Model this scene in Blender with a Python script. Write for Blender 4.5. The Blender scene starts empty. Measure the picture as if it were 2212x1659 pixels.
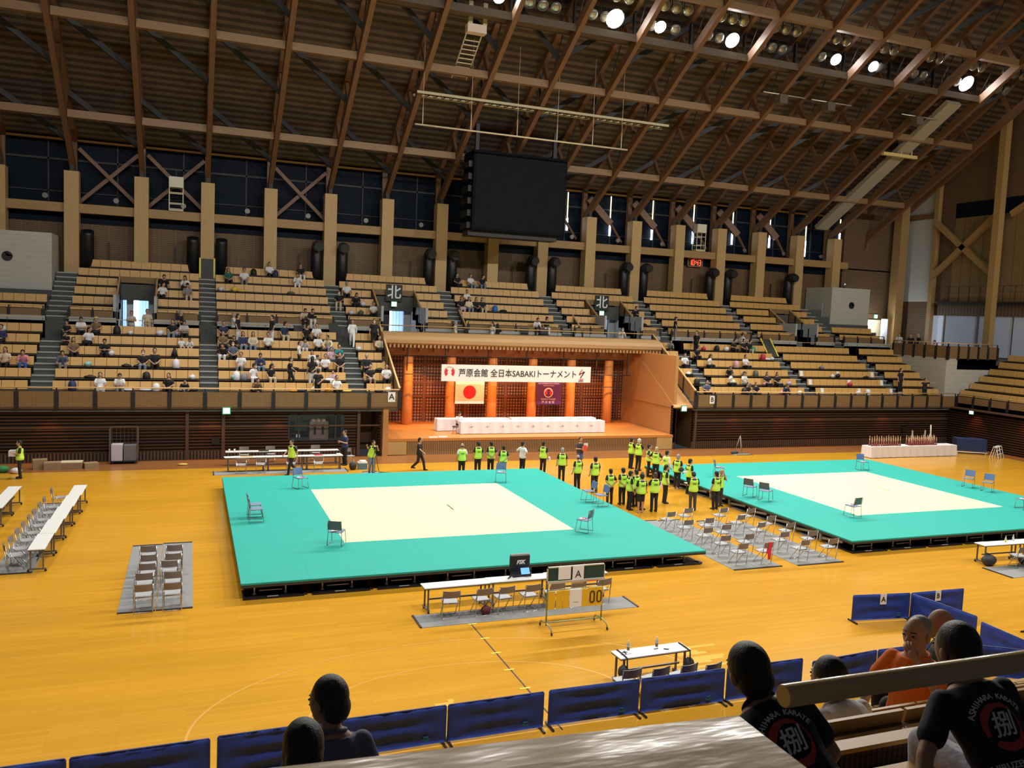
import bpy, math, random
from mathutils import Vector, Matrix
random.seed(7)
SC = bpy.context.scene
COL = SC.collection
PI = math.pi
R_ = math.radians

# ------------------------------------------------------------------ camera
F_PX = 1816.842
cam = bpy.data.cameras.new('camera')
cam_o = bpy.data.objects.new('camera', cam)
COL.objects.link(cam_o)
right = Vector((0.9338879, -0.35513011, 0.04166522))
down = Vector((0.00927954, -0.09241421, -0.99567741))
fwd = Vector((0.35744549, 0.93023772, -0.08300907))
cam_o.matrix_world = Matrix(((right.x, -down.x, -fwd.x, 0), (right.y, -down.y, -fwd.y, 0), (right.z, -down.z, -fwd.z, 8.1), (0, 0, 0, 1)))
cam.sensor_fit = 'HORIZONTAL'
cam.sensor_width = 36
cam.lens = F_PX * 36 / 2212
cam.clip_start = 0.05
cam.clip_end = 300
cam.dof.use_dof = True
cam.dof.focus_distance = 32
cam.dof.aperture_fstop = 16
SC.camera = cam_o

# ------------------------------------------------------------------ world, exposure
SC.view_settings.view_transform = 'Standard'
SC.view_settings.look = 'None'
SC.view_settings.exposure = 0.0
SC.view_settings.gamma = 1
SC.view_settings.use_curve_mapping = False
W = bpy.data.worlds.new('world')
SC.world = W
W.use_nodes = True
W.node_tree.nodes['Background'].inputs[0].default_value = (0.85, 0.9, 1.0, 1)
W.node_tree.nodes['Background'].inputs[1].default_value = 0.035

# ------------------------------------------------------------------ the hall's lamps and added unseen lights
def spot(name, loc, target, watts, angle=110, blend=.6, radius=.35, color=(1, .96, .9)):
    l = bpy.data.lights.new(name, 'SPOT')
    l.energy = watts; l.spot_size = R_(angle); l.spot_blend = blend; l.shadow_soft_size = radius; l.color = color
    o = bpy.data.objects.new(name, l); COL.objects.link(o)
    o.location = loc
    o.rotation_euler = (Vector(target) - Vector(loc)).to_track_quat('-Z', 'Y').to_euler()
    return o
LIT_X = (15.1, 22.0, 24.9, 29.8, 37.5, 40.5, 48.5)
FLOOD_W = 6400
for x in LIT_X:                                   # lit floods of the north catwalk, aimed at the arena
    spot('flood_light', (x, 43.3, 24.3), (x - (x - 20) * .5, 27, 0), FLOOD_W, 125)
for x in (-6, 2.0, 9.0):
    spot('flood_light', (x, 43.3, 24.3), (x + 3, 28, 0), FLOOD_W, 125)
for x in (-8, 2, 12, 22, 32, 42, 50):             # unseen floods on an assumed south catwalk, added to light the arena
    spot('flood_light', (x, 11.0, 24.3), (x, 32, 1), FLOOD_W, 130)
STAGE_W = 720
for x in (13.2, 16.2, 19.2, 22.2, 25.2):          # stage spots under the canopy
    spot('stage_light', (x, 48.9, 5.6), (x, 51.3, 1.5), STAGE_W, 80, .35, .05, (1, .33, .07))
for x in (15, 19.6, 24):
    spot('stage_light', (x, 49.3, 5.6), (x, 47.6, .9), STAGE_W * .55, 105, .6, .08, (1, .55, .32))
for x in (-6.31, .98, 4.24, 33.12, 36.75, 39.78, 45.5):       # downlights under the stand front
    spot('down_light', (x, 44.75, 2.6), (x, 45.3, 1.2), 60, 80, .8, .05, (1, .22, .08))
for y in (43.2, 39.4):
    spot('down_light', (51.2, y, 2.6), (51.8, y, 1.2), 60, 80, .8, .05, (1, .22, .08))

l = bpy.data.lights.new('lobby_fill', 'POINT'); l.energy = 160; l.shadow_soft_size = .2; l.color = (.9, .95, 1)  # added unseen point light that brightens the lobby wall
lo = bpy.data.objects.new('lobby_fill', l); COL.objects.link(lo); lo.location = (55.2, 56.3, 8.6)
# ------------------------------------------------------------------ materials
def lin(c):
    if isinstance(c, str):
        c = tuple(int(c[i:i + 2], 16) / 255 for i in (0, 2, 4))
        return tuple(x / 12.92 if x <= .04045 else ((x + .055) / 1.055) ** 2.4 for x in c) + (1,)
    return tuple(c) + (1,) if len(c) == 3 else c
MATS = {}
def mat(name, col, rough=.6, metal=0.0, var=.12, scale=6.0, stretch=(1, 1, 1), bump=0.0, emit=0, alpha=1, spec=.5, coat=0):
    """a procedural surface: base colour broken up by noise, optional bump"""
    if name in MATS: return MATS[name]
    m = bpy.data.materials.new(name); m.use_nodes = True
    nt = m.node_tree; b = nt.nodes['Principled BSDF']
    c = lin(col)
    b.inputs['Roughness'].default_value = rough; b.inputs['Metallic'].default_value = metal
    b.inputs['Specular IOR Level'].default_value = spec
    b.inputs['Coat Weight'].default_value = coat
    if alpha < 1: b.inputs['Alpha'].default_value = alpha
    if emit:
        b.inputs['Emission Color'].default_value = c; b.inputs['Emission Strength'].default_value = emit
    if var > 0 or bump > 0:
        tc = nt.nodes.new('ShaderNodeTexCoord'); mp = nt.nodes.new('ShaderNodeMapping'); nz = nt.nodes.new('ShaderNodeTexNoise')
        mp.inputs['Scale'].default_value = stretch
        nz.inputs['Scale'].default_value = scale; nz.inputs['Detail'].default_value = 3
        nt.links.new(tc.outputs['Object'], mp.inputs[0]); nt.links.new(mp.outputs[0], nz.inputs['Vector'])
        mx = nt.nodes.new('ShaderNodeMix'); mx.data_type = 'RGBA'
        mx.inputs[6].default_value = tuple(x * (1 - var) for x in c[:3]) + (1,)
        mx.inputs[7].default_value = tuple(min(1, x * (1 + var)) for x in c[:3]) + (1,)
        nt.links.new(nz.outputs['Fac'], mx.inputs[0]); nt.links.new(mx.outputs[2], b.inputs['Base Color'])
        if bump:
            bp = nt.nodes.new('ShaderNodeBump'); bp.inputs['Strength'].default_value = bump; bp.inputs['Distance'].default_value = .02
            nt.links.new(nz.outputs['Fac'], bp.inputs['Height']); nt.links.new(bp.outputs[0], b.inputs['Normal'])
    else:
        b.inputs['Base Color'].default_value = c
    MATS[name] = m
    return m
def ramp_mat(name, axis, period, stops, rough=.6, noise=.1, axis2=None, period2=1, stops2=None, coat=0, spec=.5, nscale=3, nstretch=(1, 1, 1)):
    """stripes along one object axis (slats, planks, seams): stops = [(pos, colour)], constant; a second axis multiplies"""
    m = bpy.data.materials.new(name); m.use_nodes = True
    nt = m.node_tree; b = nt.nodes['Principled BSDF']; L = nt.links.new
    b.inputs['Roughness'].default_value = rough; b.inputs['Coat Weight'].default_value = coat; b.inputs['Specular IOR Level'].default_value = spec
    tc = nt.nodes.new('ShaderNodeTexCoord'); sp = nt.nodes.new('ShaderNodeSeparateXYZ'); L(tc.outputs['Object'], sp.inputs[0])
    def stripe(ax, per, st):
        d = nt.nodes.new('ShaderNodeMath'); d.operation = 'DIVIDE'; d.inputs[1].default_value = per; L(sp.outputs['XYZ'.index(ax)], d.inputs[0])
        fr = nt.nodes.new('ShaderNodeMath'); fr.operation = 'FRACT'; L(d.outputs[0], fr.inputs[0])
        rp = nt.nodes.new('ShaderNodeValToRGB'); rp.color_ramp.interpolation = 'CONSTANT'
        e = rp.color_ramp.elements
        while len(e) < len(st): e.new(.5)
        for el, (p, c) in zip(e, st): el.position = p; el.color = lin(c)
        L(fr.outputs[0], rp.inputs[0]); return rp.outputs[0]
    out = stripe(axis, period, stops)
    def mul(a, bsock):
        mx = nt.nodes.new('ShaderNodeMix'); mx.data_type = 'RGBA'; mx.blend_type = 'MULTIPLY'; mx.inputs[0].default_value = 1
        L(a, mx.inputs[6]); L(bsock, mx.inputs[7]); return mx.outputs[2]
    if axis2: out = mul(out, stripe(axis2, period2, stops2))
    mp = nt.nodes.new('ShaderNodeMapping'); mp.inputs['Scale'].default_value = nstretch; L(tc.outputs['Object'], mp.inputs[0])
    nz = nt.nodes.new('ShaderNodeTexNoise'); nz.inputs['Scale'].default_value = nscale; nz.inputs['Detail'].default_value = 3; L(mp.outputs[0], nz.inputs['Vector'])
    mr = nt.nodes.new('ShaderNodeMapRange'); mr.inputs[3].default_value = 1 - noise; mr.inputs[4].default_value = 1 + noise; L(nz.outputs['Fac'], mr.inputs[0])
    out = mul(out, mr.outputs[0])
    L(out, b.inputs['Base Color'])
    MATS[name] = m
    return m

# ------------------------------------------------------------------ mesh building
class MB:
    def __init__(s): s.v = []; s.f = []; s.mi = []; s.sm = []
    def add(s, vs, fs, mi=0, sm=False):
        o = len(s.v); s.v += [tuple(p) for p in vs]
        for f in fs: s.f.append(tuple(o + i for i in f)); s.mi.append(mi); s.sm.append(sm)
        return s
    def box(s, x0, x1, y0, y1, z0, z1, mi=0):
        return s.add([(x, y, z) for z in (z0, z1) for y in (y0, y1) for x in (x0, x1)],
                     [(0, 2, 3, 1), (4, 5, 7, 6), (0, 1, 5, 4), (2, 6, 7, 3), (0, 4, 6, 2), (1, 3, 7, 5)], mi)
    def hexa(s, p, mi=0):                          # eight corners in the order box() uses
        return s.add(p, [(0, 2, 3, 1), (4, 5, 7, 6), (0, 1, 5, 4), (2, 6, 7, 3), (0, 4, 6, 2), (1, 3, 7, 5)], mi)
    def beam(s, p, q, w, h, mi=0, up=(0, 0, 1)):
        p = Vector(p); q = Vector(q); d = (q - p).normalized(); u = Vector(up)
        if abs(d.dot(u)) > .98: u = Vector((0, 1, 0))
        a = d.cross(u).normalized() * w / 2; b = a.cross(d).normalized() * h / 2
        return s.hexa([p - a - b, p + a - b, q - a - b, q + a - b, p - a + b, p + a + b, q - a + b, q + a + b], mi)
    def tube(s, pts, r, n=8, mi=0, cap=True):
        pts = [Vector(p) for p in pts]; rings = []
        rr = r if isinstance(r, (list, tuple)) else [r] * len(pts)
        ref = None
        for i, p in enumerate(pts):
            d = ((pts[min(i + 1, len(pts) - 1)] - p).normalized() + (p - pts[max(i - 1, 0)]).normalized()).normalized()
            if ref is None: ref = Vector((0, 0, 1)) if abs(d.z) < .9 else Vector((1, 0, 0))
            a = d.cross(ref).normalized(); b = a.cross(d).normalized(); ref = b
            rings.append([p + (a * math.cos(2 * PI * k / n) + b * math.sin(2 * PI * k / n)) * rr[i] for k in range(n)])
        return s.loft(rings, mi, cap)
    def loft(s, rings, mi=0, cap=True, sm=True):
        n = len(rings[0]); vs = [p for r in rings for p in r]; fs = []
        for i in range(len(rings) - 1):
            for k in range(n):
                fs.append((i * n + k, i * n + (k + 1) % n, (i + 1) * n + (k + 1) % n, (i + 1) * n + k))
        s.add(vs, fs, mi, sm)
        if cap:
            o = len(s.v) - len(vs)
            s.f.append(tuple(o + k for k in range(n - 1, -1, -1))); s.mi.append(mi); s.sm.append(False)
            o2 = o + (len(rings) - 1) * n
            s.f.append(tuple(o2 + k for k in range(n))); s.mi.append(mi); s.sm.append(False)
        return s
    def cyl(s, p, q, r0, r1=None, n=12, mi=0): return s.tube([p, q], [r0, r0 if r1 is None else r1], n, mi)
    def ball(s, c, r, n=10, m=7, mi=0, M=None):
        c = Vector(c); r = (r, r, r) if not isinstance(r, (tuple, list)) else r; vs = []; fs = []
        for j in range(m + 1):
            t = PI * j / m
            for k in range(n):
                a = 2 * PI * k / n
                p = Vector((math.sin(t) * math.cos(a) * r[0], math.sin(t) * math.sin(a) * r[1], math.cos(t) * r[2]))
                vs.append(c + (M @ p if M else p))
        for j in range(m):
            for k in range(n): fs.append((j * n + k, (j + 1) * n + k, (j + 1) * n + (k + 1) % n, j * n + (k + 1) % n))
        return s.add(vs, fs, mi, True)
    def capsule(s, p, q, r0, r1, n=10, mi=0):
        s.ball(p, r0, n, 6, mi); s.ball(q, r1, n, 6, mi); return s.cyl(p, q, r0, r1, n, mi)
    def poly(s, pts, d, mi=0):                      # a flat outline given thickness d (vector)
        n = len(pts); d = Vector(d); pts = [Vector(p) for p in pts]
        return s.add(pts + [p + d for p in pts], [tuple(range(n - 1, -1, -1)), tuple(range(n, 2 * n))] + [(k, (k + 1) % n, n + (k + 1) % n, n + k) for k in range(n)], mi)
    def xf(s, M, start=0):
        s.v[start:] = [tuple(M @ Vector(p)) for p in s.v[start:]]; return s
    def mesh(s, name):
        me = bpy.data.meshes.new(name); me.from_pydata(s.v, [], s.f)
        me.polygons.foreach_set('material_index', s.mi); me.polygons.foreach_set('use_smooth', s.sm)
        me.validate(); me.update(); return me
    def build(s, name, mats, parent=None, loc=None, rot=None):
        me = s.mesh(name)
        for m in (mats if isinstance(mats, (list, tuple)) else [mats]): me.materials.append(m)
        return link(name, me, parent, loc, rot)
def link(name, data, parent=None, loc=None, rot=None):
    o = bpy.data.objects.new(name, data); COL.objects.link(o)
    if parent: o.parent = parent
    if loc is not None: o.location = loc
    if rot is not None: o.rotation_euler = rot
    return o
def tag(o, label=None, cat=None, group=None, kind=None):
    if label: o['label'] = label
    if cat: o['category'] = cat
    if group: o['group'] = group
    if kind: o['kind'] = kind
    return o
def thing(name, label, cat, loc=(0, 0, 0), rotz=0, group=None):
    return tag(link(name, None, None, loc, (0, 0, rotz)), label, cat, group)
def struct(name, mb, m): return tag(mb.build(name, m), kind='structure')
def dup(root, loc, rotz=0, label=None, group=None, scale=None):
    r = root.copy(); COL.objects.link(r); r.location = loc; r.rotation_euler = (0, 0, rotz)
    if label: r['label'] = label
    if group: r['group'] = group
    if scale: r.scale = scale
    for ch in root.children:
        c = ch.copy(); COL.objects.link(c); c.parent = r
        for g in ch.children:
            d = g.copy(); COL.objects.link(d); d.parent = c
    return r
def text_mesh(txt, size, depth=.002, bold=0, align='CENTER', shear=0, spacing=1):
    """lettering as a mesh in the XZ plane facing -Y, centred"""
    cu = bpy.data.curves.new('lettering', 'FONT'); cu.body = txt; cu.size = size; cu.extrude = depth; cu.offset = bold
    cu.align_x = align; cu.align_y = 'CENTER'; cu.shear = shear; cu.resolution_u = 3; cu.space_character = spacing
    o = bpy.data.objects.new('lettering', cu); COL.objects.link(o)
    dg = bpy.context.evaluated_depsgraph_get()
    me = bpy.data.meshes.new_from_object(o.evaluated_get(dg))
    bpy.data.objects.remove(o); bpy.data.curves.remove(cu)
    me.transform(Matrix.Rotation(PI / 2, 4, 'X'))
    me.name = 'lettering'
    return me
def letter(txt, size, m, parent, loc, rot=(0, 0, 0), **k):
    me = text_mesh(txt, size, **k); me.materials.clear(); me.materials.append(m)
    return link('lettering', me, parent, loc, rot)

# ================================================================== palette
WOOD = mat('pillar_wood', (.50, .33, .14), .55, var=.18, scale=3, stretch=(6, 6, .5))
BEAM = mat('beam_wood', (.165, .082, .038), .5, var=.2, scale=2, stretch=(4, .4, 2))
DARKWOOD = mat('dark_wood', (.13, .07, .035), .55, var=.25, scale=3)
SEATW = mat('seat_wood', (.66, .375, .11), .42, var=.1, scale=2, stretch=(3, 3, 1))
RAILW = mat('rail_wood', (.62, .40, .16), .4, var=.12, scale=3)
BLACK = mat('black_steel', (.012, .012, .014), .5, var=.1)
CHARC = mat('charcoal', (.03, .032, .036), .6, var=.1)
CONC = mat('pale_concrete', (.45, .45, .40), .8, var=.08, scale=2)
STEPC = mat('step_concrete', (.085, .092, .088), .85, var=.1, scale=2)
STEEL = mat('steel', (.62, .62, .60), .28, 1.0, var=.05)
WHITE = mat('white_paint', (.78, .78, .76), .45, var=.04)
PAPER = mat('paper', (.86, .86, .85), .7, var=.03)
IVORY = mat('ivory_steel', (.62, .55, .38), .5, var=.06)
PAR = ramp_mat('parapet_mesh', 'X', .05, [(0, (.30, .18, .07)), (.7, (.13, .075, .03))], .6, .12, 'Z', .05, [(0, (1, 1, 1)), (.7, (.6, .6, .6))])
SLAT = ramp_mat('slat_wall', 'Z', .16, [(0, (.006, .004, .003)), (.55, (.085, .044, .022))], .55, .2, spec=.15)
SLATV = ramp_mat('slat_base', 'X', .16, [(0, (.012, .008, .005)), (.5, (.12, .068, .035))], .55, .2)
REARW = ramp_mat('rear_wall_wood', 'Z', .12, [(0, (.085, .047, .018)), (.3, (.15, .085, .035))], .6, .15, 'X', .96, [(0, (1.5, 1.4, 1.2)), (.04, (1, 1, 1))])
DECK = ramp_mat('roof_deck', 'Y', .42, [(0, (.05, .034, .023)), (.5, (.125, .084, .054))], .7, .22, nscale=1.2)
NAVY = mat('blackout_glass', (.004, .009, .02), .5, var=.3, scale=.6, spec=.08)
DAY = mat('daylight', (.75, .85, 1.0), .5, var=0, emit=2.2)
DAYHOT = mat('daylight_gap', (.85, .9, 1.0), .5, var=0, emit=9)
GLOW = mat('warm_gap', (1, .8, .5), .5, var=0, emit=2.5)

# floor: glossy maple strips, darker timber margin by the walls
def floor_mat(name, a, b, rough):
    m = bpy.data.materials.new(name); m.use_nodes = True; nt = m.node_tree; L = nt.links.new; bs = nt.nodes['Principled BSDF']
    tc = nt.nodes.new('ShaderNodeTexCoord'); br = nt.nodes.new('ShaderNodeTexBrick')
    br.inputs['Color1'].default_value = lin(a); br.inputs['Color2'].default_value = lin(b)
    br.inputs['Mortar'].default_value = tuple(x * .86 for x in a) + (1,)
    br.inputs['Scale'].default_value = 1; br.inputs['Mortar Size'].default_value = .004; br.inputs['Brick Width'].default_value = 2.4; br.inputs['Row Height'].default_value = .12
    br.inputs['Bias'].default_value = -.2
    L(tc.outputs['Object'], br.inputs['Vector'])
    mp = nt.nodes.new('ShaderNodeMapping'); mp.inputs['Scale'].default_value = (.12, .6, 1); L(tc.outputs['Object'], mp.inputs[0])
    nz = nt.nodes.new('ShaderNodeTexNoise'); nz.inputs['Scale'].default_value = 1.4; nz.inputs['Detail'].default_value = 4; L(mp.outputs[0], nz.inputs['Vector'])
    mr = nt.nodes.new('ShaderNodeMapRange'); mr.inputs[1].default_value = .3; mr.inputs[2].default_value = .7; mr.inputs[3].default_value = .92; mr.inputs[4].default_value = 1.08; L(nz.outputs['Fac'], mr.inputs[0])
    mx = nt.nodes.new('ShaderNodeMix'); mx.data_type = 'RGBA'; mx.blend_type = 'MULTIPLY'; mx.inputs[0].default_value = 1
    L(br.outputs['Color'], mx.inputs[6]); L(mr.outputs[0], mx.inputs[7]); L(mx.outputs[2], bs.inputs['Base Color'])
    bs.inputs['Roughness'].default_value = rough; bs.inputs['Specular IOR Level'].default_value = .28
    MATS[name] = m; return m
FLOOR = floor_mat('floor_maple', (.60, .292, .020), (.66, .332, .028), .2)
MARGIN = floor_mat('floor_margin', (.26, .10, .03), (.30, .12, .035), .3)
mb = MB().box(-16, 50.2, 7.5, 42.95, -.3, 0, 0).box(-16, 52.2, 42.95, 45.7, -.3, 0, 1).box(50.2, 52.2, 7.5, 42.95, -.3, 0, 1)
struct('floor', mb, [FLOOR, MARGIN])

# ------------------------------------------------------------------ measured layout
LY = lambda i: 46.3 + .91 * i          # lower stand: backrest line of row i
LZ = lambda i: 3.05 + .527 * i         # its tread
UY = lambda i: 52.4 + .93 * i          # upper stand
UZ = lambda i: 6.69 + .555 * i
CX = lambda i: .94 + 3.832 * (i - 3)   # pillar i of the north line
CY = 57.5
CH = lambda y: 16.09 + .61 * (CY - y)  # lower chord height over y
DK = lambda y: 17.7 + .61 * (58.95 - y)
LOWER = [(-14, -7.36), (-6.3, .45), (1.4, 8.15), (9.15, 10.7), (29.85, 31.35), (32.3, 39.2), (40.15, 47.0), (47.95, 51.4)]
LSTAIR = [(-7.36, -6.3), (.45, 1.4), (8.15, 9.15), (31.35, 32.3), (39.2, 40.15), (47.0, 47.95)]
UPPER = [(-14, -7.5), (-6.25, .46), (1.42, 8.13), (9.1, 15.75), (16.76, 23.35), (24.35, 31.0), (31.95, 38.7), (39.67, 46.44), (47.4, 51.4)]
USTAIR = [(-7.4, -6.25), (.46, 1.42), (8.13, 9.1), (15.75, 16.76), (23.35, 24.35), (31.0, 31.95), (38.7, 39.67), (46.44, 47.4)]
VOM = [(-3.9, -1.95), (11.2, 13.9), (26.72, 29.45), (42.85, 44.7)]     # stair openings cut into the upper stand

# lower stand: treads; stairs with half steps
mb = MB()
for (a, b) in ((-16, 10.75), (29.8, 51.45)):
    for i in range(6):
        y0 = 45.25 if i == 0 else LY(i - 1) + .1
        mb.box(a, b, y0, LY(i) + .1, LZ(i) - .56, LZ(i))
for (a, b) in LSTAIR:
    for i in range(1, 6):
        mb.box(a + .02, b - .02, LY(i - 1) - .25, LY(i - 1) + .1, LZ(i - 1), LZ(i - 1) + .26)
    mb.box(a + .02, b - .02, LY(5) - .2, LY(5) + .1, LZ(5), LZ(5) + .03)
n0 = MB()
for (a, b) in LSTAIR:
    for i in range(1, 6):
        n0.box(a + .02, b - .02, LY(i - 1) - .27, LY(i - 1) - .22, LZ(i - 1) + .2, LZ(i - 1) + .265).box(a + .02, b - .02, LY(i - 1) + .08, LY(i - 1) + .13, LZ(i) - .06, LZ(i) + .005)
struct('floor_lower_stand', mb, STEPC)
mb = MB().box(-16, 58.5, LY(5) + .1, 51.85, 5.25, 5.75)
struct('floor_aisle', mb, STEPC)
# upper stand treads, gaps at the stair openings
mb = MB()
def spans(a, b, holes):
    out = []; x = a
    for (h0, h1) in holes:
        if h1 <= x or h0 >= b: continue
        if h0 > x: out.append((x, h0))
        x = h1
    if x < b: out.append((x, b))
    return out
for i in range(6):
    y0 = 51.85 if i == 0 else UY(i - 1) + .1
    for (a, b) in (spans(-16, 52, VOM) if i < 4 else [(-16, 52)]):
        mb.box(a, b, y0, UY(i) + .1 if i < 5 else 58.7, UZ(i) - .95 if i else 5.5, UZ(i))
for (a, b) in USTAIR:
    for i in range(1, 6):
        mb.box(a + .02, b - .02, UY(i - 1) - .25, UY(i - 1) + .1, UZ(i - 1), UZ(i - 1) + .28)
    mb.box(a + .05, b - .05, 51.5, 51.85, 5.75, 6.2)
for (a, b) in USTAIR:
    for i in range(1, 6):
        n0.box(a + .02, b - .02, UY(i - 1) - .27, UY(i - 1) - .22, UZ(i - 1) + .22, UZ(i - 1) + .285).box(a + .02, b - .02, UY(i - 1) + .08, UY(i - 1) + .13, UZ(i) - .06, UZ(i) + .005)
struct('floor_upper_stand', mb, STEPC)
struct('trim_3', n0, mat('stair_nosing', (.40, .42, .39), .7))
# walls of the stair openings
OPENW = mat('opening_wall', (.42, .44, .44), .7, var=.06)
mb = MB()
for (a, b) in VOM:
    mb.box(a - .15, a, 51.9, 56.1, 5.5, UZ(3) - .1); mb.box(b, b + .15, 51.9, 56.1, 5.5, UZ(3) - .1)
    mb.box(a, b, 51.85, 56, 5.5, 5.75)
    mb.box(a, b, 56, 56.2, 8.45, 9.0)
    mb.box(b - .45, b, 55.9, 56.1, 5.75, 8.45)
struct('wall_openings', mb, OPENW)
# bright outer lobbies behind the doorways
mb = MB()
for (a, b) in VOM: mb.box(a, b, 57.3, 57.35, 5.75, 8.45)
for k, (a, b) in enumerate(VOM):
    d = thing('doorway_curtain', ['pale blue lobby screen glowing behind the doorway over the long bank of spectators', 'pale blue lobby curtain behind the doorway under the north sign nearer the black-yellow stair mat',
              'pale blue lobby curtain behind the doorway where a man leans on the rail', 'pale screen inside the stair opening below the red clock'][k], 'curtain', ((a + b) / 2, 57.1, 5.75))
    w = (b - a) / 2
    m2 = MB()
    n = 40
    pts = [(-w + 2 * w * i / n, .05 * math.sin(i * 1.9)) for i in range(n + 1)]
    for (p, q) in zip(pts, pts[1:]): m2.hexa([(p[0], p[1], 0), (q[0], q[1], 0), (p[0], p[1] + .02, 0), (q[0], q[1] + .02, 0), (p[0], p[1], 2.7), (q[0], q[1], 2.7), (p[0], p[1] + .02, 2.7), (q[0], q[1] + .02, 2.7)])
    m2.build('curtain_cloth', mat('lit_screen', (.30, .47, .72), .6, var=.3, scale=2, stretch=(3, 1, .4), emit=1.1), d)  # emission imitates daylight shining through the cloth
    # door leaves: dark leaf and brilliant gaps where daylight comes through
    m3 = MB()
    if k == 0: m3.box(-.7, -.32, -1.1, -1.0, 0, 2.7).box(.55, .95, -1.1, -1.0, 0, 2.3)
    else: m3.box(-.95, -.05, -1.1, -1.0, 0, 2.7)
    if k < 3: m3.build('door_leaf', CHARC if k else mat('pale_door', (.6, .6, .66), .5), d)
    m4 = MB()
    if k == 0: m4.box(-.3, -.02, -.85, -.83, .7, 2.6)
    elif k == 1: m4.box(-1.28, -.98, -.85, -.83, 0, 2.7).box(-.03, .14, -.85, -.83, 0, 2.65)
    elif k == 2: m4.box(-.06, .02, -.85, -.83, 0, 2.7)
    if k < 3: m4.build('daylight_gap', DAYHOT, d)

# front wall under the lower stand: slatted timber, panelled base
BANDW = mat('band_wood', (.10, .05, .025), .6, var=.2)
mb = MB()
for (a, b) in ((-16, 4.9), (7.85, 8.7), (9.75, 10.2)): mb.box(a, b, 45.6, 45.8, .42, 2.75, 0)
mb.box(4.9, 7.85, 45.6, 45.8, .42, .85, 0).box(4.9, 7.85, 45.6, 45.8, 2.3, 2.75, 0)
for (a, b) in ((28.45, 28.75), (30.0, 51.7)): mb.box(a, b, 45.6, 45.8, .42, 2.75, 0)
mb.box(8.7, 9.75, 45.6, 45.8, 2.45, 2.75, 0).box(28.75, 30.0, 45.6, 45.8, 2.45, 2.75, 0)
for (a, b) in ((-16, 8.7), (9.75, 10.2), (28.45, 28.75), (30.0, 51.7)): mb.box(a, b, 45.57, 45.8, 0, .42, 1)
mb.box(-16, 10.2, 45.55, 45.6, 1.64, 1.72, 2).box(30.0, 51.7, 45.55, 45.6, 1.78, 1.86, 2)
for x in (-.2, 1.55, 8.55, 9.85, 30.05): mb.box(x, x + .16, 45.5, 45.6, 0, 2.7, 2)
mb.box(-16, 10.75, 45.1, 45.8, 2.66, 2.76, 2).box(29.8, 51.9, 45.1, 45.8, 2.66, 2.76, 2)
struct('wall_north', mb, [SLAT, SLATV, BANDW])
mb = MB().box(8.7, 9.75, 47.6, 47.7, 0, 2.5).box(28.75, 30, 47.6, 47.7, 0, 2.5).box(8.6, 8.7, 45.8, 47.6, 0, 2.5).box(9.75, 9.85, 45.8, 47.6, 0, 2.5).box(28.65, 28.75, 45.8, 47.6, 0, 2.5).box(30, 30.1, 45.8, 47.6, 0, 2.5)
struct('door_1', mb, DARKWOOD)
# east wall under the side stand
SLATY = ramp_mat('slat_wall_east', 'Z', .16, [(0, (.006, .004, .003)), (.55, (.085, .044, .022))], .55, .2, spec=.15)
struct('wall_east', MB().box(51.75, 51.95, 24, 45.7, 0, 2.75, 0).box(51.2, 51.95, 24, 45.1, 2.66, 2.76, 1), [SLATY, BANDW])

# parapet rails
def parapet(label, p, q, z0, z1, n, group=None, cap=True, ends=True, depth=.05, postw=.2):
    """timber mesh panels between black posts, a pale cap rail on top; p, q are plan points"""
    p = Vector((p[0], p[1], 0)); q = Vector((q[0], q[1], 0)); L = (q - p).length; ang = math.atan2((q - p).y, (q - p).x)
    t = thing('parapet_rail', label, 'railing', (p.x, p.y, 0), ang, group)
    for k in range(n):
        a = L * k / n + postw / 2; b = L * (k + 1) / n - postw / 2
        MB().box(a, b, -depth, depth, z0, z1).build('panel', PAR, t)
    for k in range(n + 1):
        x = L * k / n
        if (k in (0, n)) and not ends: continue
        MB().box(x - postw / 2, x + postw / 2, -depth - .03, depth - .02, z0 - .1, z1 - .02).box(x - .03, x + .03, -.03, .03, z1 - .02, z1 + .17).build('post', BLACK, t)
    if cap: MB().cyl((0, 0, z1 + .19), (L, 0, z1 + .19), .035, n=8).build('handrail', RAILW, t)
    return t
parapet('front parapet of timber panels and black posts below the lower stand, letter A end', (-16, 45.15), (10.75, 45.15), 2.75, 3.5, 16)
parapet('front parapet of timber panels and black posts below the lower stand, letter B end', (29.85, 45.15), (51.75, 45.15), 2.75, 3.5, 16)
parapet('front parapet running along the side stand past the trophy corner', (51.8, 45.0), (51.8, 26.1), 2.75, 3.5, 14)
parapet('corner balcony parapet above the pale stepped concrete, side facing the long stand', (51.5, 51.0), (51.5, 45.9), 6.2, 7.1, 5)
parapet('corner balcony parapet above the pale stepped concrete, side facing the arena', (51.5, 45.9), (56.4, 45.9), 6.2, 7.1, 5)
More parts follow.
